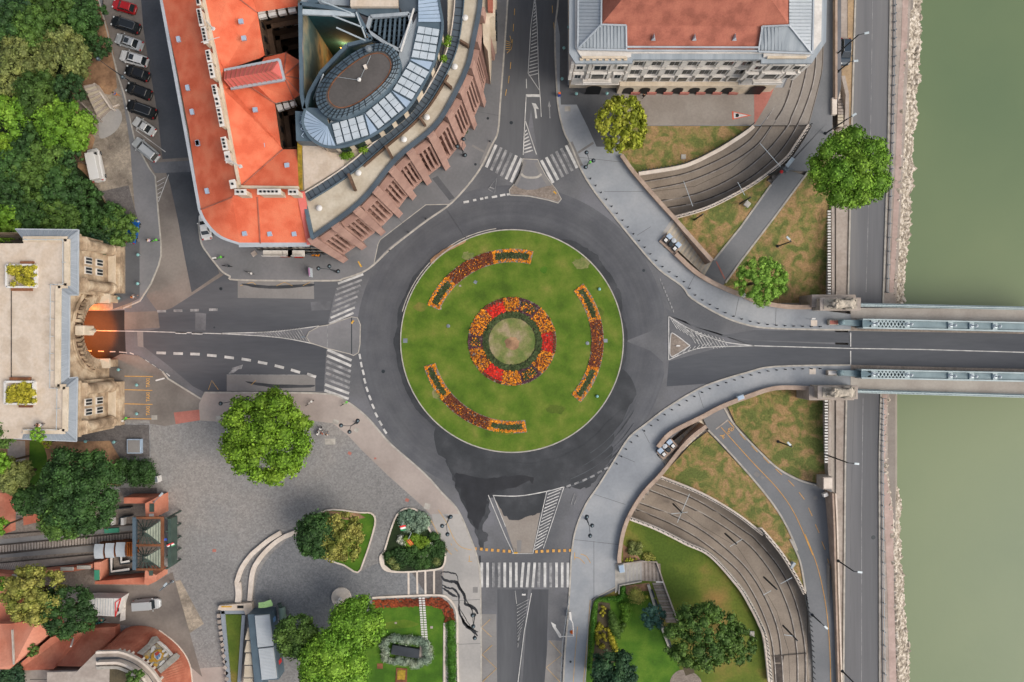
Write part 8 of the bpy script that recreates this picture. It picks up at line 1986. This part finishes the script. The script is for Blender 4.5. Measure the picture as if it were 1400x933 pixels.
# ================================================================== street furniture
mat('lamp_globe',['#66767e','#78888f'],fa=.03,rough=.25); mat('globe_teal',['#7fb0b0'],fa=.02,rough=.3); mat('orange_cone',['#e8702c'],fa=.02)
def triple(label,c,heads,z=5.2,g='three-armed globe street lamps'):
    p=W(c[0],c[1],z); rt=thing('street_lamp',label,'street lamp',(p.x,p.y,ZP),g)
    MB().tube([(p.x,p.y,ZP),(p.x,p.y,z-.3)],.09,8,.06).build('post','dark_metal',rt,split=False); MB().lathe((p.x,p.y,ZP),[(.2,0),(.2,.4),(.1,.6)],10).build('base','dark_metal',rt)
    for hx,hy in heads:
        q=W(hx,hy,z); o=MB().tube([(p.x,p.y,z-.5),((p.x+q.x)/2,(p.y+q.y)/2,z-.1),(q.x,q.y,z-.25)],.04,6).build('arm','dark_metal',rt,split=False)
        MB().lathe((q.x,q.y,z-.3),[(.12,0),(.32,.1),(.34,.16),(.12,.34),(.02,.4)],14).build('lamp_head','dark_metal',rt,split=False) ; MB().lathe((q.x,q.y,z-.55),[(.05,0),(.26,.1),(.27,.26)],12).build('lamp_glass','lamp_globe',rt,split=False)
        MB().lathe((q.x+.03,q.y-.03,z+.03),[(.16,0),(.1,.08),(.02,.1)],10).build('lamp_top','lamp_globe',rt,split=False)
triple('triple globe lamp in front of the old facade below the orange roof',(450,368),[(435,367),(450,364),(462,371)]); triple('triple globe lamp by the pink granite building near the zebra crossing',(631,202),[(625,200),(633.6,190),(635.7,212)])
triple('triple globe lamp on the pavement corner east of the north zebra crossing',(806,219),[(802,208.4),(811.4,219.4),(800.8,228.5)]); triple('triple globe lamp on the pavement above the large bright plaza tree',(318,549),[(301,552),(318,546.6),(338,544.5)])
triple('triple globe lamp on the south-west pavement near the plaza tree',(479,583),[(466,582),(477.5,590.8),(488.8,575.5)]); triple('triple globe lamp beside the triangular flower island',(610,718),[(616,707),(604.4,719.5),(611.7,731)])
triple('triple globe lamp on the pavement east of the southern road',(806,720),[(802.5,706.9),(809.7,719),(807,733)]); triple('triple globe lamp on the stained pavement by the memorial lawn',(647,857),[(646,842),(647,857),(649,873)])
triple('double globe lamp reaching from the wood over the parked cars',(146,90),[(133,80),(167,105)],8,'two-armed lamp')
def polelamp(label,px,py,z0,h,d=(0,0),arm=1.2,mm='grey_metal',g='tall street lights along the embankment'):
    p=W(px,py,z0); rt=thing('street_light',label,'street light',(p.x,p.y,z0),g)
    MB().tube([(p.x,p.y,z0),(p.x,p.y,z0+h)],.13,8,.09).build('pole',mm,rt,split=False); a=math.atan2(d[1],d[0]); e=(p.x+arm*math.cos(a),p.y+arm*math.sin(a),z0+h+.1)
    MB().tube([(p.x,p.y,z0+h-.05),e],.06,6).build('bracket',mm,rt,split=False); MB().box((e[0]+.2*math.cos(a),e[1]+.2*math.sin(a),z0+h+.1),(.75,.32,.14),a).build('lamp_head','pale_metal',rt,bevel=.03)
    MB().lathe((p.x,p.y,z0),[(.26,0),(.26,.12),(.16,.2)],10).build('base_plate',mm,rt)
polelamp('tall street light beside the dark off-roader on the quay',1142.3,75.8,0,8,(1,.2),1.0,'dark_metal'); polelamp('shorter street light just above the quay stair',1145.7,98,0,4.2,(1,.1),.7,'dark_metal')
polelamp('tall street light at the head of the large green tree by the promenade',1128.4,182.8,0,8,(1,.6),.9,'dark_metal'); polelamp('tall street light over the quay just south of the bridge',1129,622,-1.0,8,(1,-.1),1.1,'dark_metal')
polelamp('street light over the quay road beside the lower promenade',1145.9,767,0,5.5,(1,-.1),.7,'dark_metal'); polelamp('street light over the quay road at the bottom edge',1151.6,917.8,0,5.2,(1,-.2),.7,'dark_metal')
polelamp('street light on the sunken path beside the fence',1110.5,841,0,3.6,(1,-.9),.7,'dark_metal'); polelamp('street light standing on the dry lawn north of the bridge',1063,337,-2.6,6,(-.1,.1),.5,'dark_metal'); polelamp('street light standing on the dry lawn south of the bridge',1064,604,-3,6,(-.1,.1),.5,'dark_metal')
polelamp('street light over the cobbled square by the station, upper one',228,679,ZP,4.5,(1,1),1.6,'grey_metal',g='plaza lights'); polelamp('street light over the cobbled square by the station, lower one',236,795,ZP,4.5,(1,1),1.2,'grey_metal',g='plaza lights')
# tram masts
def mast(label,px,py,z0,h,arms):
    p=W(px,py,z0+h); rt=thing('tram_mast',label,'mast',(p.x,p.y,z0),'catenary masts of the tram')
    MB().tube([(p.x,p.y,z0),(p.x,p.y,z0+h)],.16,8,.12).build('mast_pole','dark_metal',rt,split=False)
    for a,b in arms: 
        A=W(*a,z0+h-.5);B=W(*b,z0+h-.5); MB().tube([A,B],.045,6).build('cross_arm','pale_metal',rt,split=False)
mast('tram mast nearest the southern tunnel mouth',932,701,-4,6.3,[(q4([(365,740)])[0],q4([(435,575)])[0]),(q4([(330,690)])[0],q4([(425,680)])[0])])
mast('second tram mast in the southern curve',1007,744,-3.2,6.3,[(q4([(670,880)])[0],q4([(740,838)])[0])])
mast('third tram mast in the southern curve',1062,806,-1.6,6,[(qS([(130,578)])[0],qS([(162,560)])[0]),(qS([(200,532)])[0],qS([(247,507)])[0])])
mast('lowest tram mast in the southern curve, near the fence',1090,876,-.4,6,[(qS([(215,740)])[0],qS([(250,745)])[0])])
mast('tram mast on the dry grass by the northern tunnel mouth',961,293,-2,5.5,[(q3([(340,315)])[0],q3([(385,440)])[0])]); mast('tram mast on the dry triangle between the tram wall and the path',1026,270,-1,5.5,[(q3([(605,320)])[0],q3([(640,385)])[0])])
mast('tram mast with a long pale arm beside the promenade barrier',1070,228,0,6,[(q3([(715,130)])[0],q3([(820,250)])[0])])
# catenary wires
def wire(label,pts):
    mb=MB(); mb.tube([W(*p) for p in pts],.025,5); tag(mb.build('overhead_wire','black'),label,'wire',)
wire('thin overhead tram wire above the southern curve',[(905,668,2.),(934,700,2.),(962,721,2.2),(1008,748,3.),(1036,790,3.4),(1062,836,3.8),(1078,890,4.5),(1082,980,5)]); wire('thin overhead tram wire above the northern curve',[(893,262,2.),(950,255,2.),(1000,232,2.8),(1042,195,4),(1070,150,5),(1088,90,5),(1092,-40,5)])
# fences on the trench walls
def fence(label,pts,z,h=.95,gap=.5,mm='dark_metal'):
    rt=thing('railing',label,'railing',W(*pts[0],0),'iron railings of the tram cuttings'); pp=sm(pts,6)
    strip('top_rail',pp,.55,lambda a,b:zz(z,(a,b))+h,mm,.06,parent=rt)
    # panels of uprights, each panel one part
    P=[W(p[0],p[1],zz(z,p)) for p in pp]; n=0; pan=MB()
    for i in range(len(P)-1):
        d=P[i+1]-P[i]; k=max(1,int(d.length/gap))
        for j in range(k):
            q=P[i]+d*(j/k); pan.box((q.x,q.y,q.z+h/2),(.09,.09,h))
    pan.build('uprights',mm,rt,split=False)
fence('dark iron railing on the inner wall of the northern tram cutting',[lerp(p,(p[0]-1,p[1]-2),1) for p in tramN_in],.9); fence('dark iron railing on the outer wall of the northern tram cutting',tramN_out,lambda a,b:zN(a,b)+1.0)
fence('dark iron railing on the outer wall of the southern tram cutting',tramS_out,lambda a,b:zS(a,b)+1.0); fence('dark iron railing on the inner wall of the southern tram cutting',tramS_in,.9)
fence('dark railing between the lower promenade and the tram lines',qS([(300,580),(318,680),(328,800),(334,933),(336,1050)]),.05,1.0,1.1)
rt=thing('guard_rail','grey guard rail along the kerb of the southern road','railing',W(777,816,ZP)); strip('top_rail',[(778,816),(774,845),(769,880),(766,940)],.7,ZP+.9,'grey_metal',.08,parent=rt)
mb=MB()
for k in range(14): c=W(*lerp((778,816),(766,940),k/13),ZP+.45); mb.box(tuple(c),(.08,.08,.9))
mb.build('rail_post','grey_metal',rt); 
rt=thing('white_barrier','white temporary barrier frame on the pavement kerb south-east of the crossing','barrier',W(781,850,ZP))
mb=MB(); mb.tube([W(*p,ZP+.9) for p in qa([(850,360),(852,400),(872,440),(880,550)])],.09,6); mb.build('white_tube','white_paint',rt,split=False); c=W(*qa([(866,525)])[0],ZP+.5); MB().lathe((c.x,c.y,ZP),[(.3,0),(.28,.05),(.08,.7),(.03,.75)],12).build('orange_cone','orange_cone',rt)
c=W(*qa([(853,380)])[0],ZP+1); MB().box((c.x,c.y,.9),(.35,1.3,.5),.1).build('white_panel','white_paint',rt)
# bollards
c0=W(533,343,0); bt=thing('bollard','small dark cast iron bollard on the kerb of the north-west pavement','bollard',(c0.x,c0.y,ZP),'bollards on the north-west kerb'); MB().lathe((c0.x,c0.y,ZP),[(.11,0),(.11,.1),(.07,.2),(.06,.6),(.09,.64),(.08,.72),(.02,.76)],10).build('bollard_post','dark_metal',bt)
for x,y in ((561,320),(584.7,301.5),(672,257 if False else 196)): p=W(x-2,y-2,0); copy_tree(bt,(p.x,p.y,ZP))
def row(label,group,pts,n):
    pp=sm(pts,8); L=[0]
    for i in range(len(pp)-1): L.append(L[-1]+math.dist(pp[i],pp[i+1]))
    for k in range(n):
        s_=L[-1]*k/(n-1); i=max(j for j in range(len(L)-1) if L[j]<=s_+1e-9); t=(s_-L[i])/(L[i+1]-L[i]); q=lerp(pp[i],pp[i+1],min(1,t)); p=W(q[0],q[1],0)
        c=copy_tree(bt,(p.x,p.y,ZP),label=label); c['group']=group
row('small dark bollard in the row along the kerb of the north-east pavement','bollards on the north-east kerb',[(807,245),(843,292),(872,328),(904,364),(935,386),(950,404),(989,427),(1022,439),(1060,445),(1120,447)],34)
row('small dark bollard in the row along the kerb of the south-east pavement','bollards on the south-east kerb',[(1120,504),(1060,506),(1022,514),(976,529),(949,542),(914,563),(886,585),(864,603),(843,634)],28)
# small pale ground lamps
gl0=None
GLP=[(779,14.5,'first from the top beside the neoclassical building'),(777.6,37.6,'second from the top beside the neoclassical building'),(771,66,'beside the left roof corner of the neoclassical building'),(768.5,108,'at the street corner of the neoclassical building'),(788,128.5,'on dark paving left below the neoclassical building'),(829.8,128,'nearest the forecourt wall of the neoclassical building'),
 (162.5,408,'beside the north pier of the tunnel portal'),(162,505.7,'beside the south pier of the tunnel portal'),(187,526.6,'in the upper taxi bay'),(187,566,'in the lowest taxi bay'),(188.7,348.6,'on the pavement below the blue car'),(188.3,388,'on the pavement north of the portal'),(117,603.7,'at the south foot of the gatehouse'),(156,604.6,'beside the framed hatch in the gatehouse yard')]
for x,y,lb in GLP:
    p=W(x,y,.9)
    if gl0 is None:
        gl0=thing('lamp_bollard','small pale round lamp '+lb,'lamp',(p.x,p.y,ZP),'small pale lamp bollards'); MB().lathe((p.x,p.y,ZP),[(.08,0),(.07,.7),(.1,.72)],8).build('post','grey_metal',gl0); MB().lathe((p.x,p.y,ZP+.7),[(.1,0),(.26,.12),(.24,.25),(.02,.36)],12).build('globe','globe_teal',gl0)
    else: copy_tree(gl0,(p.x,p.y,ZP),label='small pale round lamp '+lb)
for x,y,lb in ((819.5,395.5,'small teal spotlight near the upper right rim of the roundabout lawn'),(816.5,542,'small teal spotlight near the lower right rim of the roundabout lawn')):
    p=W(x,y,.3); t_=thing('garden_spotlight',lb,'spotlight',(p.x,p.y,.13)); MB().lathe((p.x,p.y,.13),[(.2,0),(.26,.2),(.2,.4),(.02,.48)],12).build('lamp_body','globe_teal',t_)
patches([(650,386,2.2,2.2,30),(554,466,3,3,0),(828,466,2.6,2.4,0)],.15,'grey_metal'); patches([(629,391,1.6,1.2,0),(602,422,1.6,1.4,0)],.15,'quay_stone'); mb=MB()
for x,y in ((633,566),(803,469.5),(613,446)): p=W(x,y,0); mb.lathe((p.x,p.y,.12),[(.3,0),(.3,.08),(.02,.1)],12)
tag(mb.build('lawn_drain_covers','grey_metal'),kind='structure'); sheet('lawn_dark_tuft',wob(circ(743.5,369,5,8),1,.3,2,3),.155,'lawn_fresh')
# cabinets, boxes, signs
def boxthing(name,label,cat,px,py,z0,dims,m,rot=0,top=None,group=None):
    p=W(px,py,z0+dims[2]); rt=thing(name,label,cat,(p.x,p.y,z0),group); MB().box((p.x,p.y,z0+dims[2]/2),dims,R(rot)).build('casing',m,rt,bevel=.03)
    MB().box((p.x,p.y,z0+dims[2]+.03),(dims[0]*.86,dims[1]*.86,.05),R(rot)).build('lid',top or m,rt); return rt
boxthing('roof_hatch','square grey hatch in a pale blue frame in the gatehouse yard','hatch',183,610.5,ZP,(2.3,2.35,.7),'skylight_blue',0,'concrete_bay')
boxthing('info_board','small white information board at the corner of the cobbled square','sign',213.5,656,ZP,(.5,1.0,1.4),'white_paint',8,'grey_metal')
boxthing('utility_box','pale utility box on the parapet north of the bridge road','box',1016.6,403.5,ZP,(.7,.75,1.0),'pale_metal',-25,'white_paint'); boxthing('utility_box','pale utility box on the parapet south of the bridge road','box',1012.9,543.7,ZP,(1.1,.7,1.0),'pale_metal',20,'skylight_blue')
boxthing('map_stand','blue and orange topped stand at the corner by the neoclassical building','stand',765,127.7,ZP,(.45,.4,1.2),'flag_blue',0,'orange_cone')
boxthing('red_bench','dark red bench nearer the corner, under the south facade of the orange-roofed building','bench',389,350,ZP,(1.5,.45,.5),'rust',0,'paint_red'); boxthing('red_bench','dark red bench further east under the south facade of the orange-roofed building','bench',408.6,351,ZP,(1.5,.45,.5),'rust',0,'paint_red')
for x,lb in ((432,'orange flower trough left of the triple lamp below the granite building'),(462,'orange flower trough right of the triple lamp below the granite building')):
    r_=boxthing('flower_trough',lb,'planter',x,348.8,ZP,(1.3,.45,.5),'dark_metal',0,'soil_dark'); o=W(x,348.8,.6); fillflowers('orange_blooms',[(x-5,347),(x+5,347),(x+5,350.6),(x-5,350.6)],'petal_orange',ZP+.58,r_,60,.14,int(x),tuple(r_.location))
boxthing('pink_banner_stand','thin pink banner stand on the pavement in front of the corner building','banner',422.8,372,ZP,(.22,1.5,1.6),'skylight',5,mat('pink_cloth',['#b07aa4'],fa=.02))
boxthing('awning_box','pale striped window awning below the cornice of the corner building','awning',371,342,5,(2.6,1.1,.3),'plaster_white',0,'terrace_beige')
boxthing('stone_manhole_plinth','low tilted square stone plinth on the pavement of the corner building','plinth',347,347,ZP,(.85,.8,.12),'quay_stone',35,'quay_stone')
boxthing('path_pier','small stone pier with lamps where the lower promenade meets the embankment','pier',1132,661,-1.8,(1.6,2.0,2.6),'quay_stone',0,'cream_stone')
boxthing('white_utility_box','small white box at the foot of the embankment pier','box',1129,677,-.5,(.8,.6,.6),'white_paint',20,'white_paint'); boxthing('white_utility_box','small pale square cover on the dry triangle by the tram wall','box',1022,279,-1.2,(.9,.9,.4),'white_paint',-40,'kerb_stone')
boxthing('white_utility_box','small white marker box at the foot of the southern tram wall','box',1028.5,867.5,.0,(.7,.9,.3),'white_paint',0,'kerb_stone'); boxthing('white_utility_box','pale square cover in the dry lawn below the forecourt','box',934.5,214.5,.1,(.8,.8,.12),'kerb_stone',0,'kerb_stone')
boxthing('blue_litter_box','grey blue box leaning on the railing of the southern tram wall','box',1084,774,-.6,(.5,1.2,.8),'skylight_blue',-35,'grey_metal')
boxthing('lift_cabinet','pale metal gate cabinet on the landing of the garden stair','cabinet',850,778,ZP,(.9,1.3,.8),'pale_metal',10,'skylight_blue')
rt=thing('tram_barrier','grey and white tram crossing barrier unit with a red lamp beside the promenade','barrier',W(1076,226,0)); b=W(1074,232,.6)
MB().box((b.x,b.y,.5),(.6,.9,1.0),.6).build('motor_box','grey_metal',rt,bevel=.03); c=W(1080,222,2.2); MB().box((c.x,c.y,2.2),(.6,1.7,.15),R(-38)).build('signal_board','pale_metal',rt); MB().tube([(b.x,b.y,.5),(c.x,c.y,2.2)],.08).build('post','grey_metal',rt); c=W(1068.5,235,1.4); MB().ico(tuple(c),.28,2).build('red_lamp','flag_red',rt); c=W(1085,231,1.6); MB().tube([(b.x,b.y,1),(c.x,c.y,1.5)],.09).build('boom','grey_metal',rt)
# west stone steps by the wood
rt=thing('stone_steps','pale stone steps with cheek walls climbing into the wood beside the white van','stair',W(130,135,0))
q0=Z(0,0,4)
for k in range(13):
    a=q0([(455+k*6.6,470+k*14.5),(515+k*7.2,458+k*10.8),(515+(k+1)*7.2,458+(k+1)*10.8),(455+(k+1)*6.6,470+(k+1)*14.5)]); t=outl(a,2.2-.16*k); MB().prism([v-Vector((0,0,.4)) for v in t],t).build('step','terrace_beige' if k%2 else 'quay_stone',rt)
strip('cheek_wall',q0([(512,455),(605,592)]),2,0,'cream_stone',1.6,parent=rt); strip('cheek_wall',q0([(440,560),(545,660)]),2,0,'quay_stone',1.0,parent=rt); strip('cheek_wall',q0([(600,592),(650,570)]),1.2,0,'cream_stone',.5,parent=rt)
sheet('steps_landing',sm(q0([(530,620),(600,600),(650,600),(668,650),(640,710),(590,748),(545,755),(540,690)]),3,True),ZP+.016,'pave_light')
# ================================================================== people and two-wheelers
mat('skin_tone',['#b98a6c'],fa=.02); mat('hair_dark',['#2a211b'],fa=.1)
for n,h in (('cloth_blue','#4a6ea8'),('cloth_white','#d6d4ce'),('cloth_black','#1f2124'),('cloth_red','#a83a34'),('cloth_green','#6cc84a'),('cloth_orange','#d8823c'),('cloth_grey','#6c6e72'),('cloth_lilac','#b49ac0'),('cloth_teal','#3a8078')): mat(n,[h],fa=.04)
def skin(name,J,E_,m,parent,scale=1):
    keys=list(J); me=bpy.data.meshes.new(name); me.from_pydata([J[k][:3] for k in keys],[(keys.index(a),keys.index(b)) for a,b in E_],[])
    o=bpy.data.objects.new(name,me); COL.objects.link(o); o.modifiers.new('s','SKIN'); me.skin_vertices[0].data[0].use_root=True
    for i,k in enumerate(keys): me.skin_vertices[0].data[i].radius=(J[k][3]*scale,J[k][3]*scale*.9)
    md=o.modifiers.new('u','SUBSURF'); md.levels=1; md.render_levels=1
    dg=bpy.context.evaluated_depsgraph_get(); m2=bpy.data.meshes.new_from_object(o.evaluated_get(dg)); bpy.data.objects.remove(o); m2.materials.clear(); m2.materials.append(M(m)); m2.polygons.foreach_set('use_smooth',[True]*len(m2.polygons))
    o=bpy.data.objects.new(name,m2); COL.objects.link(o); o.parent=parent; return o
def person(label,px,py,deg,top,legs,z0=ZP,stride=.25,bag=None,sit=False,hair='hair_dark'):
    p=W(px,py,z0+1.0); rt=thing('person',label,'person',(p.x,p.y,z0)); rt.rotation_euler=(0,0,R(deg)); s=stride; hz=.92 if not sit else .78
    J={'pel':(0,0,hz,.14),'wa':(0,0,hz+.2,.13),'ch':(.02,0,hz+.42,.16),'nk':(.03,0,hz+.58,.06),'hd':(.05,0,hz+.72,.10),'hd2':(.05,0,hz+.82,.085),
       'ls':(.02,.19,hz+.48,.065),'le':(-.05+s*.4,.24,hz+.2,.045),'lh':(.1+s*.6,.22,hz-.02,.035),'rs':(.02,-.19,hz+.48,.065),'re':(-.05-s*.4,-.24,hz+.2,.045),'rh':(.05-s*.4,-.22,hz-.02,.035),
       'lt':(0,.09,hz-.06,.085),'lk':(s*.6 if not sit else .4,.1,.5,.062),'la':(s if not sit else .3,.1,.09,.045),'lf':(s+.16 if not sit else .48,.1,.04,.04),'rt':(0,-.09,hz-.06,.085),'rk':(-s*.4 if not sit else .4,-.1,.5,.062),'ra':(-s if not sit else .3,-.1,.09,.045),'rf':(-s+.16 if not sit else .48,-.1,.04,.04)}
    E_=[('pel','wa'),('wa','ch'),('ch','nk'),('nk','hd'),('hd','hd2'),('ch','ls'),('ls','le'),('le','lh'),('ch','rs'),('rs','re'),('re','rh'),('pel','lt'),('lt','lk'),('lk','la'),('la','lf'),('pel','rt'),('rt','rk'),('rk','ra'),('ra','rf')]
    skin('body',J,E_,'skin_tone',rt)
    Jt={k:J[k] for k in('wa','pel','ch','ls','le','rs','re')}; skin('shirt',Jt,[('pel','wa'),('wa','ch'),('ch','ls'),('ls','le'),('ch','rs'),('rs','re')],top,rt,1.18)
    Jl={k:J[k] for k in('pel','lt','lk','la','rt','rk','ra')}; skin('trousers',Jl,[('pel','lt'),('lt','lk'),('lk','la'),('pel','rt'),('rt','rk'),('rk','ra')],legs,rt,1.16)
    MB().ico((.03,0,hz+.84),.115,2,(1,.9,.85)).build('hair',hair,rt,world=False,smooth=True)
    if bag: MB().box((-.2,0,hz+.4),(.16,.3,.4)).build('rucksack',bag,rt,world=False,bevel=.04)
    return rt
person('person in a blue top walking on the gravel beside the parked black cars',157.5,128.5,-25,'cloth_blue','cloth_orange'); person('person in black standing on the gatehouse roof terrace',52,581,10,'cloth_black','cloth_black',TH+1.2,.1); person('person in white on the gatehouse roof terrace beside the one in black',55.5,581.5,180,'cloth_white','cloth_grey',TH+1.2,.1)
person('person in dark clothes near the right end of the forecourt shrubs, by the arcade',880,130.5,60,'cloth_black','cloth_black'); person('person in white crossing the pavement below the blue car',203,329,0,'cloth_white','cloth_lilac'); person('person in red standing by the edge of the large plaza tree',440,592.5,70,'cloth_red','cloth_white'); person('person in white standing beside the one in red by the large plaza tree',447,594,70,'cloth_white','cloth_grey')
person('person in white with an orange bag at the kerb north of the tunnel',182.5,405.8,30,'cloth_white','cloth_grey',bag='cloth_orange')
def bike(label,px,py,deg,m='cloth_green',z0=ZP,g=None,kind='bicycle'):
    p=W(px,py,z0+.5); rt=thing(kind,label,kind,(p.x,p.y,z0),g); rt.rotation_euler=(0,0,R(deg)); B=dict(parent=rt,world=False,split=False)
    for x in (-.52,.52): 
        pts=[(x+.33*math.cos(a),0,.34+.33*math.sin(a)) for a in [2*math.pi*k/16 for k in range(17)]]; MB().tube(pts,.03 if kind=='bicycle' else .06,6).build('wheel','tyre',**B)
    MB().tube([(-.52,0,.34),(-.12,0,.3),(.35,0,.78),(-.2,0,.8),(-.12,0,.3)],.03,6).build('frame',m,**B); MB().tube([(.35,0,.78),(.52,0,.34)],.03,6).build('fork',m,**B); MB().tube([(.33,-.28,.98),(.38,0,.95),(.33,.28,.98)],.025,6).build('handlebar','black',**B); MB().box((-.22,0,.86),(.26,.14,.06)).build('saddle','black',bevel=.02,**B)
    if kind!='bicycle': MB().box((-.3,0,.55),(.8,.34,.4)).build('fairing',m,bevel=.1,**B); MB().box((.45,0,.6),(.25,.4,.5)).build('front_shield',m,bevel=.06,**B)
    else: MB().box((.52,0,.9),(.3,.32,.22)).build('basket',m,bevel=.02,**B)
    return rt
bike('light green hire bicycle on the pavement below the blue car',210.8,329.3,10,g='green hire bicycles'); bike('light green hire bicycle at the corner of the gatehouse yard, upper',170,573.5,25,g='green hire bicycles'); bike('white and green hire bicycle at the corner of the gatehouse yard, lower',165,576.5,15,'cloth_white',g='green hire bicycles')
bike('light green bicycle beside the triple lamp at the north zebra crossing',803.5,225.5,40,g='green hire bicycles'); bike('white bicycle with green basket near the corner in front of the orange-roofed building',340.5,373,-20,'cloth_white',g='green hire bicycles'); bike('white bicycle leaning at the crossing corner above the big plaza tree',423,551.5,35,'cloth_white',g='green hire bicycles')
bike('green bicycle at the kerb of the south-west pavement above the lamp',471,576 if False else 552,30); bike('small green bicycle near the kerb corner in front of the corner building',299,353,15); bike('dark bicycle parked near the kerb in front of the corner building',310,364,-5,'dark_metal'); bike('teal motor scooter parked beside the white kiosk',137,851,20,'cloth_teal',kind='scooter'); person('person in teal beside the scooter near the white kiosk',140.5,847,200,'cloth_teal','cloth_grey')
bike('white motor scooter by the people near the plaza tree',436,590,60,'white_paint',kind='scooter')
# signs on the islands
def sign(label,px,py,z0,m,deg=0,dims=(.08,.6,.6),h=2.2):
    p=W(px,py,z0+h); rt=thing('road_sign',label,'road sign',(p.x,p.y,z0)); MB().tube([(p.x,p.y,z0),(p.x,p.y,z0+h)],.035,6).build('post','grey_metal',rt); MB().box((p.x,p.y,z0+h),(dims[1],.22,.3),R(deg)).build('sign_plate',m,rt,bevel=.02); return rt
sign('yellow road sign on the northern splitter island',758.5,263.5,.1,'gold_mosaic',-45,(.05,.55,.1)); sign('yellow road sign on the western splitter island',482,440.5,.1,'gold_mosaic',55,(.05,.6,.1)); sign('grey road sign on the tip of the western splitter island',414,461,0,'grey_metal',10); sign('white road sign on the small eastern splitter island',927,473,.1,'white_paint',0); sign('white road sign at the head of the southern crossing',716,813,.02,'white_paint',0)
sign('green and yellow sign at the tip of the southern island',705,756,.02,'gold_mosaic',0,(.05,.6,.1)); sign('yellow sign post on the pavement kerb near the granite building',492,361.5,ZP,'gold_mosaic',-60,(.05,1.0,.1)); sign('small blue sign on the north-west street corner',293,353,ZP,'white_paint',10)
sign('white road sign beside the kerb at the taxi rank corner',219,519,ZP,'white_paint',15,(.05,1.4,.1)); sign('white arrow sign on the bridge approach pavement',1112,447 if False else 436,ZP,'white_paint',0)
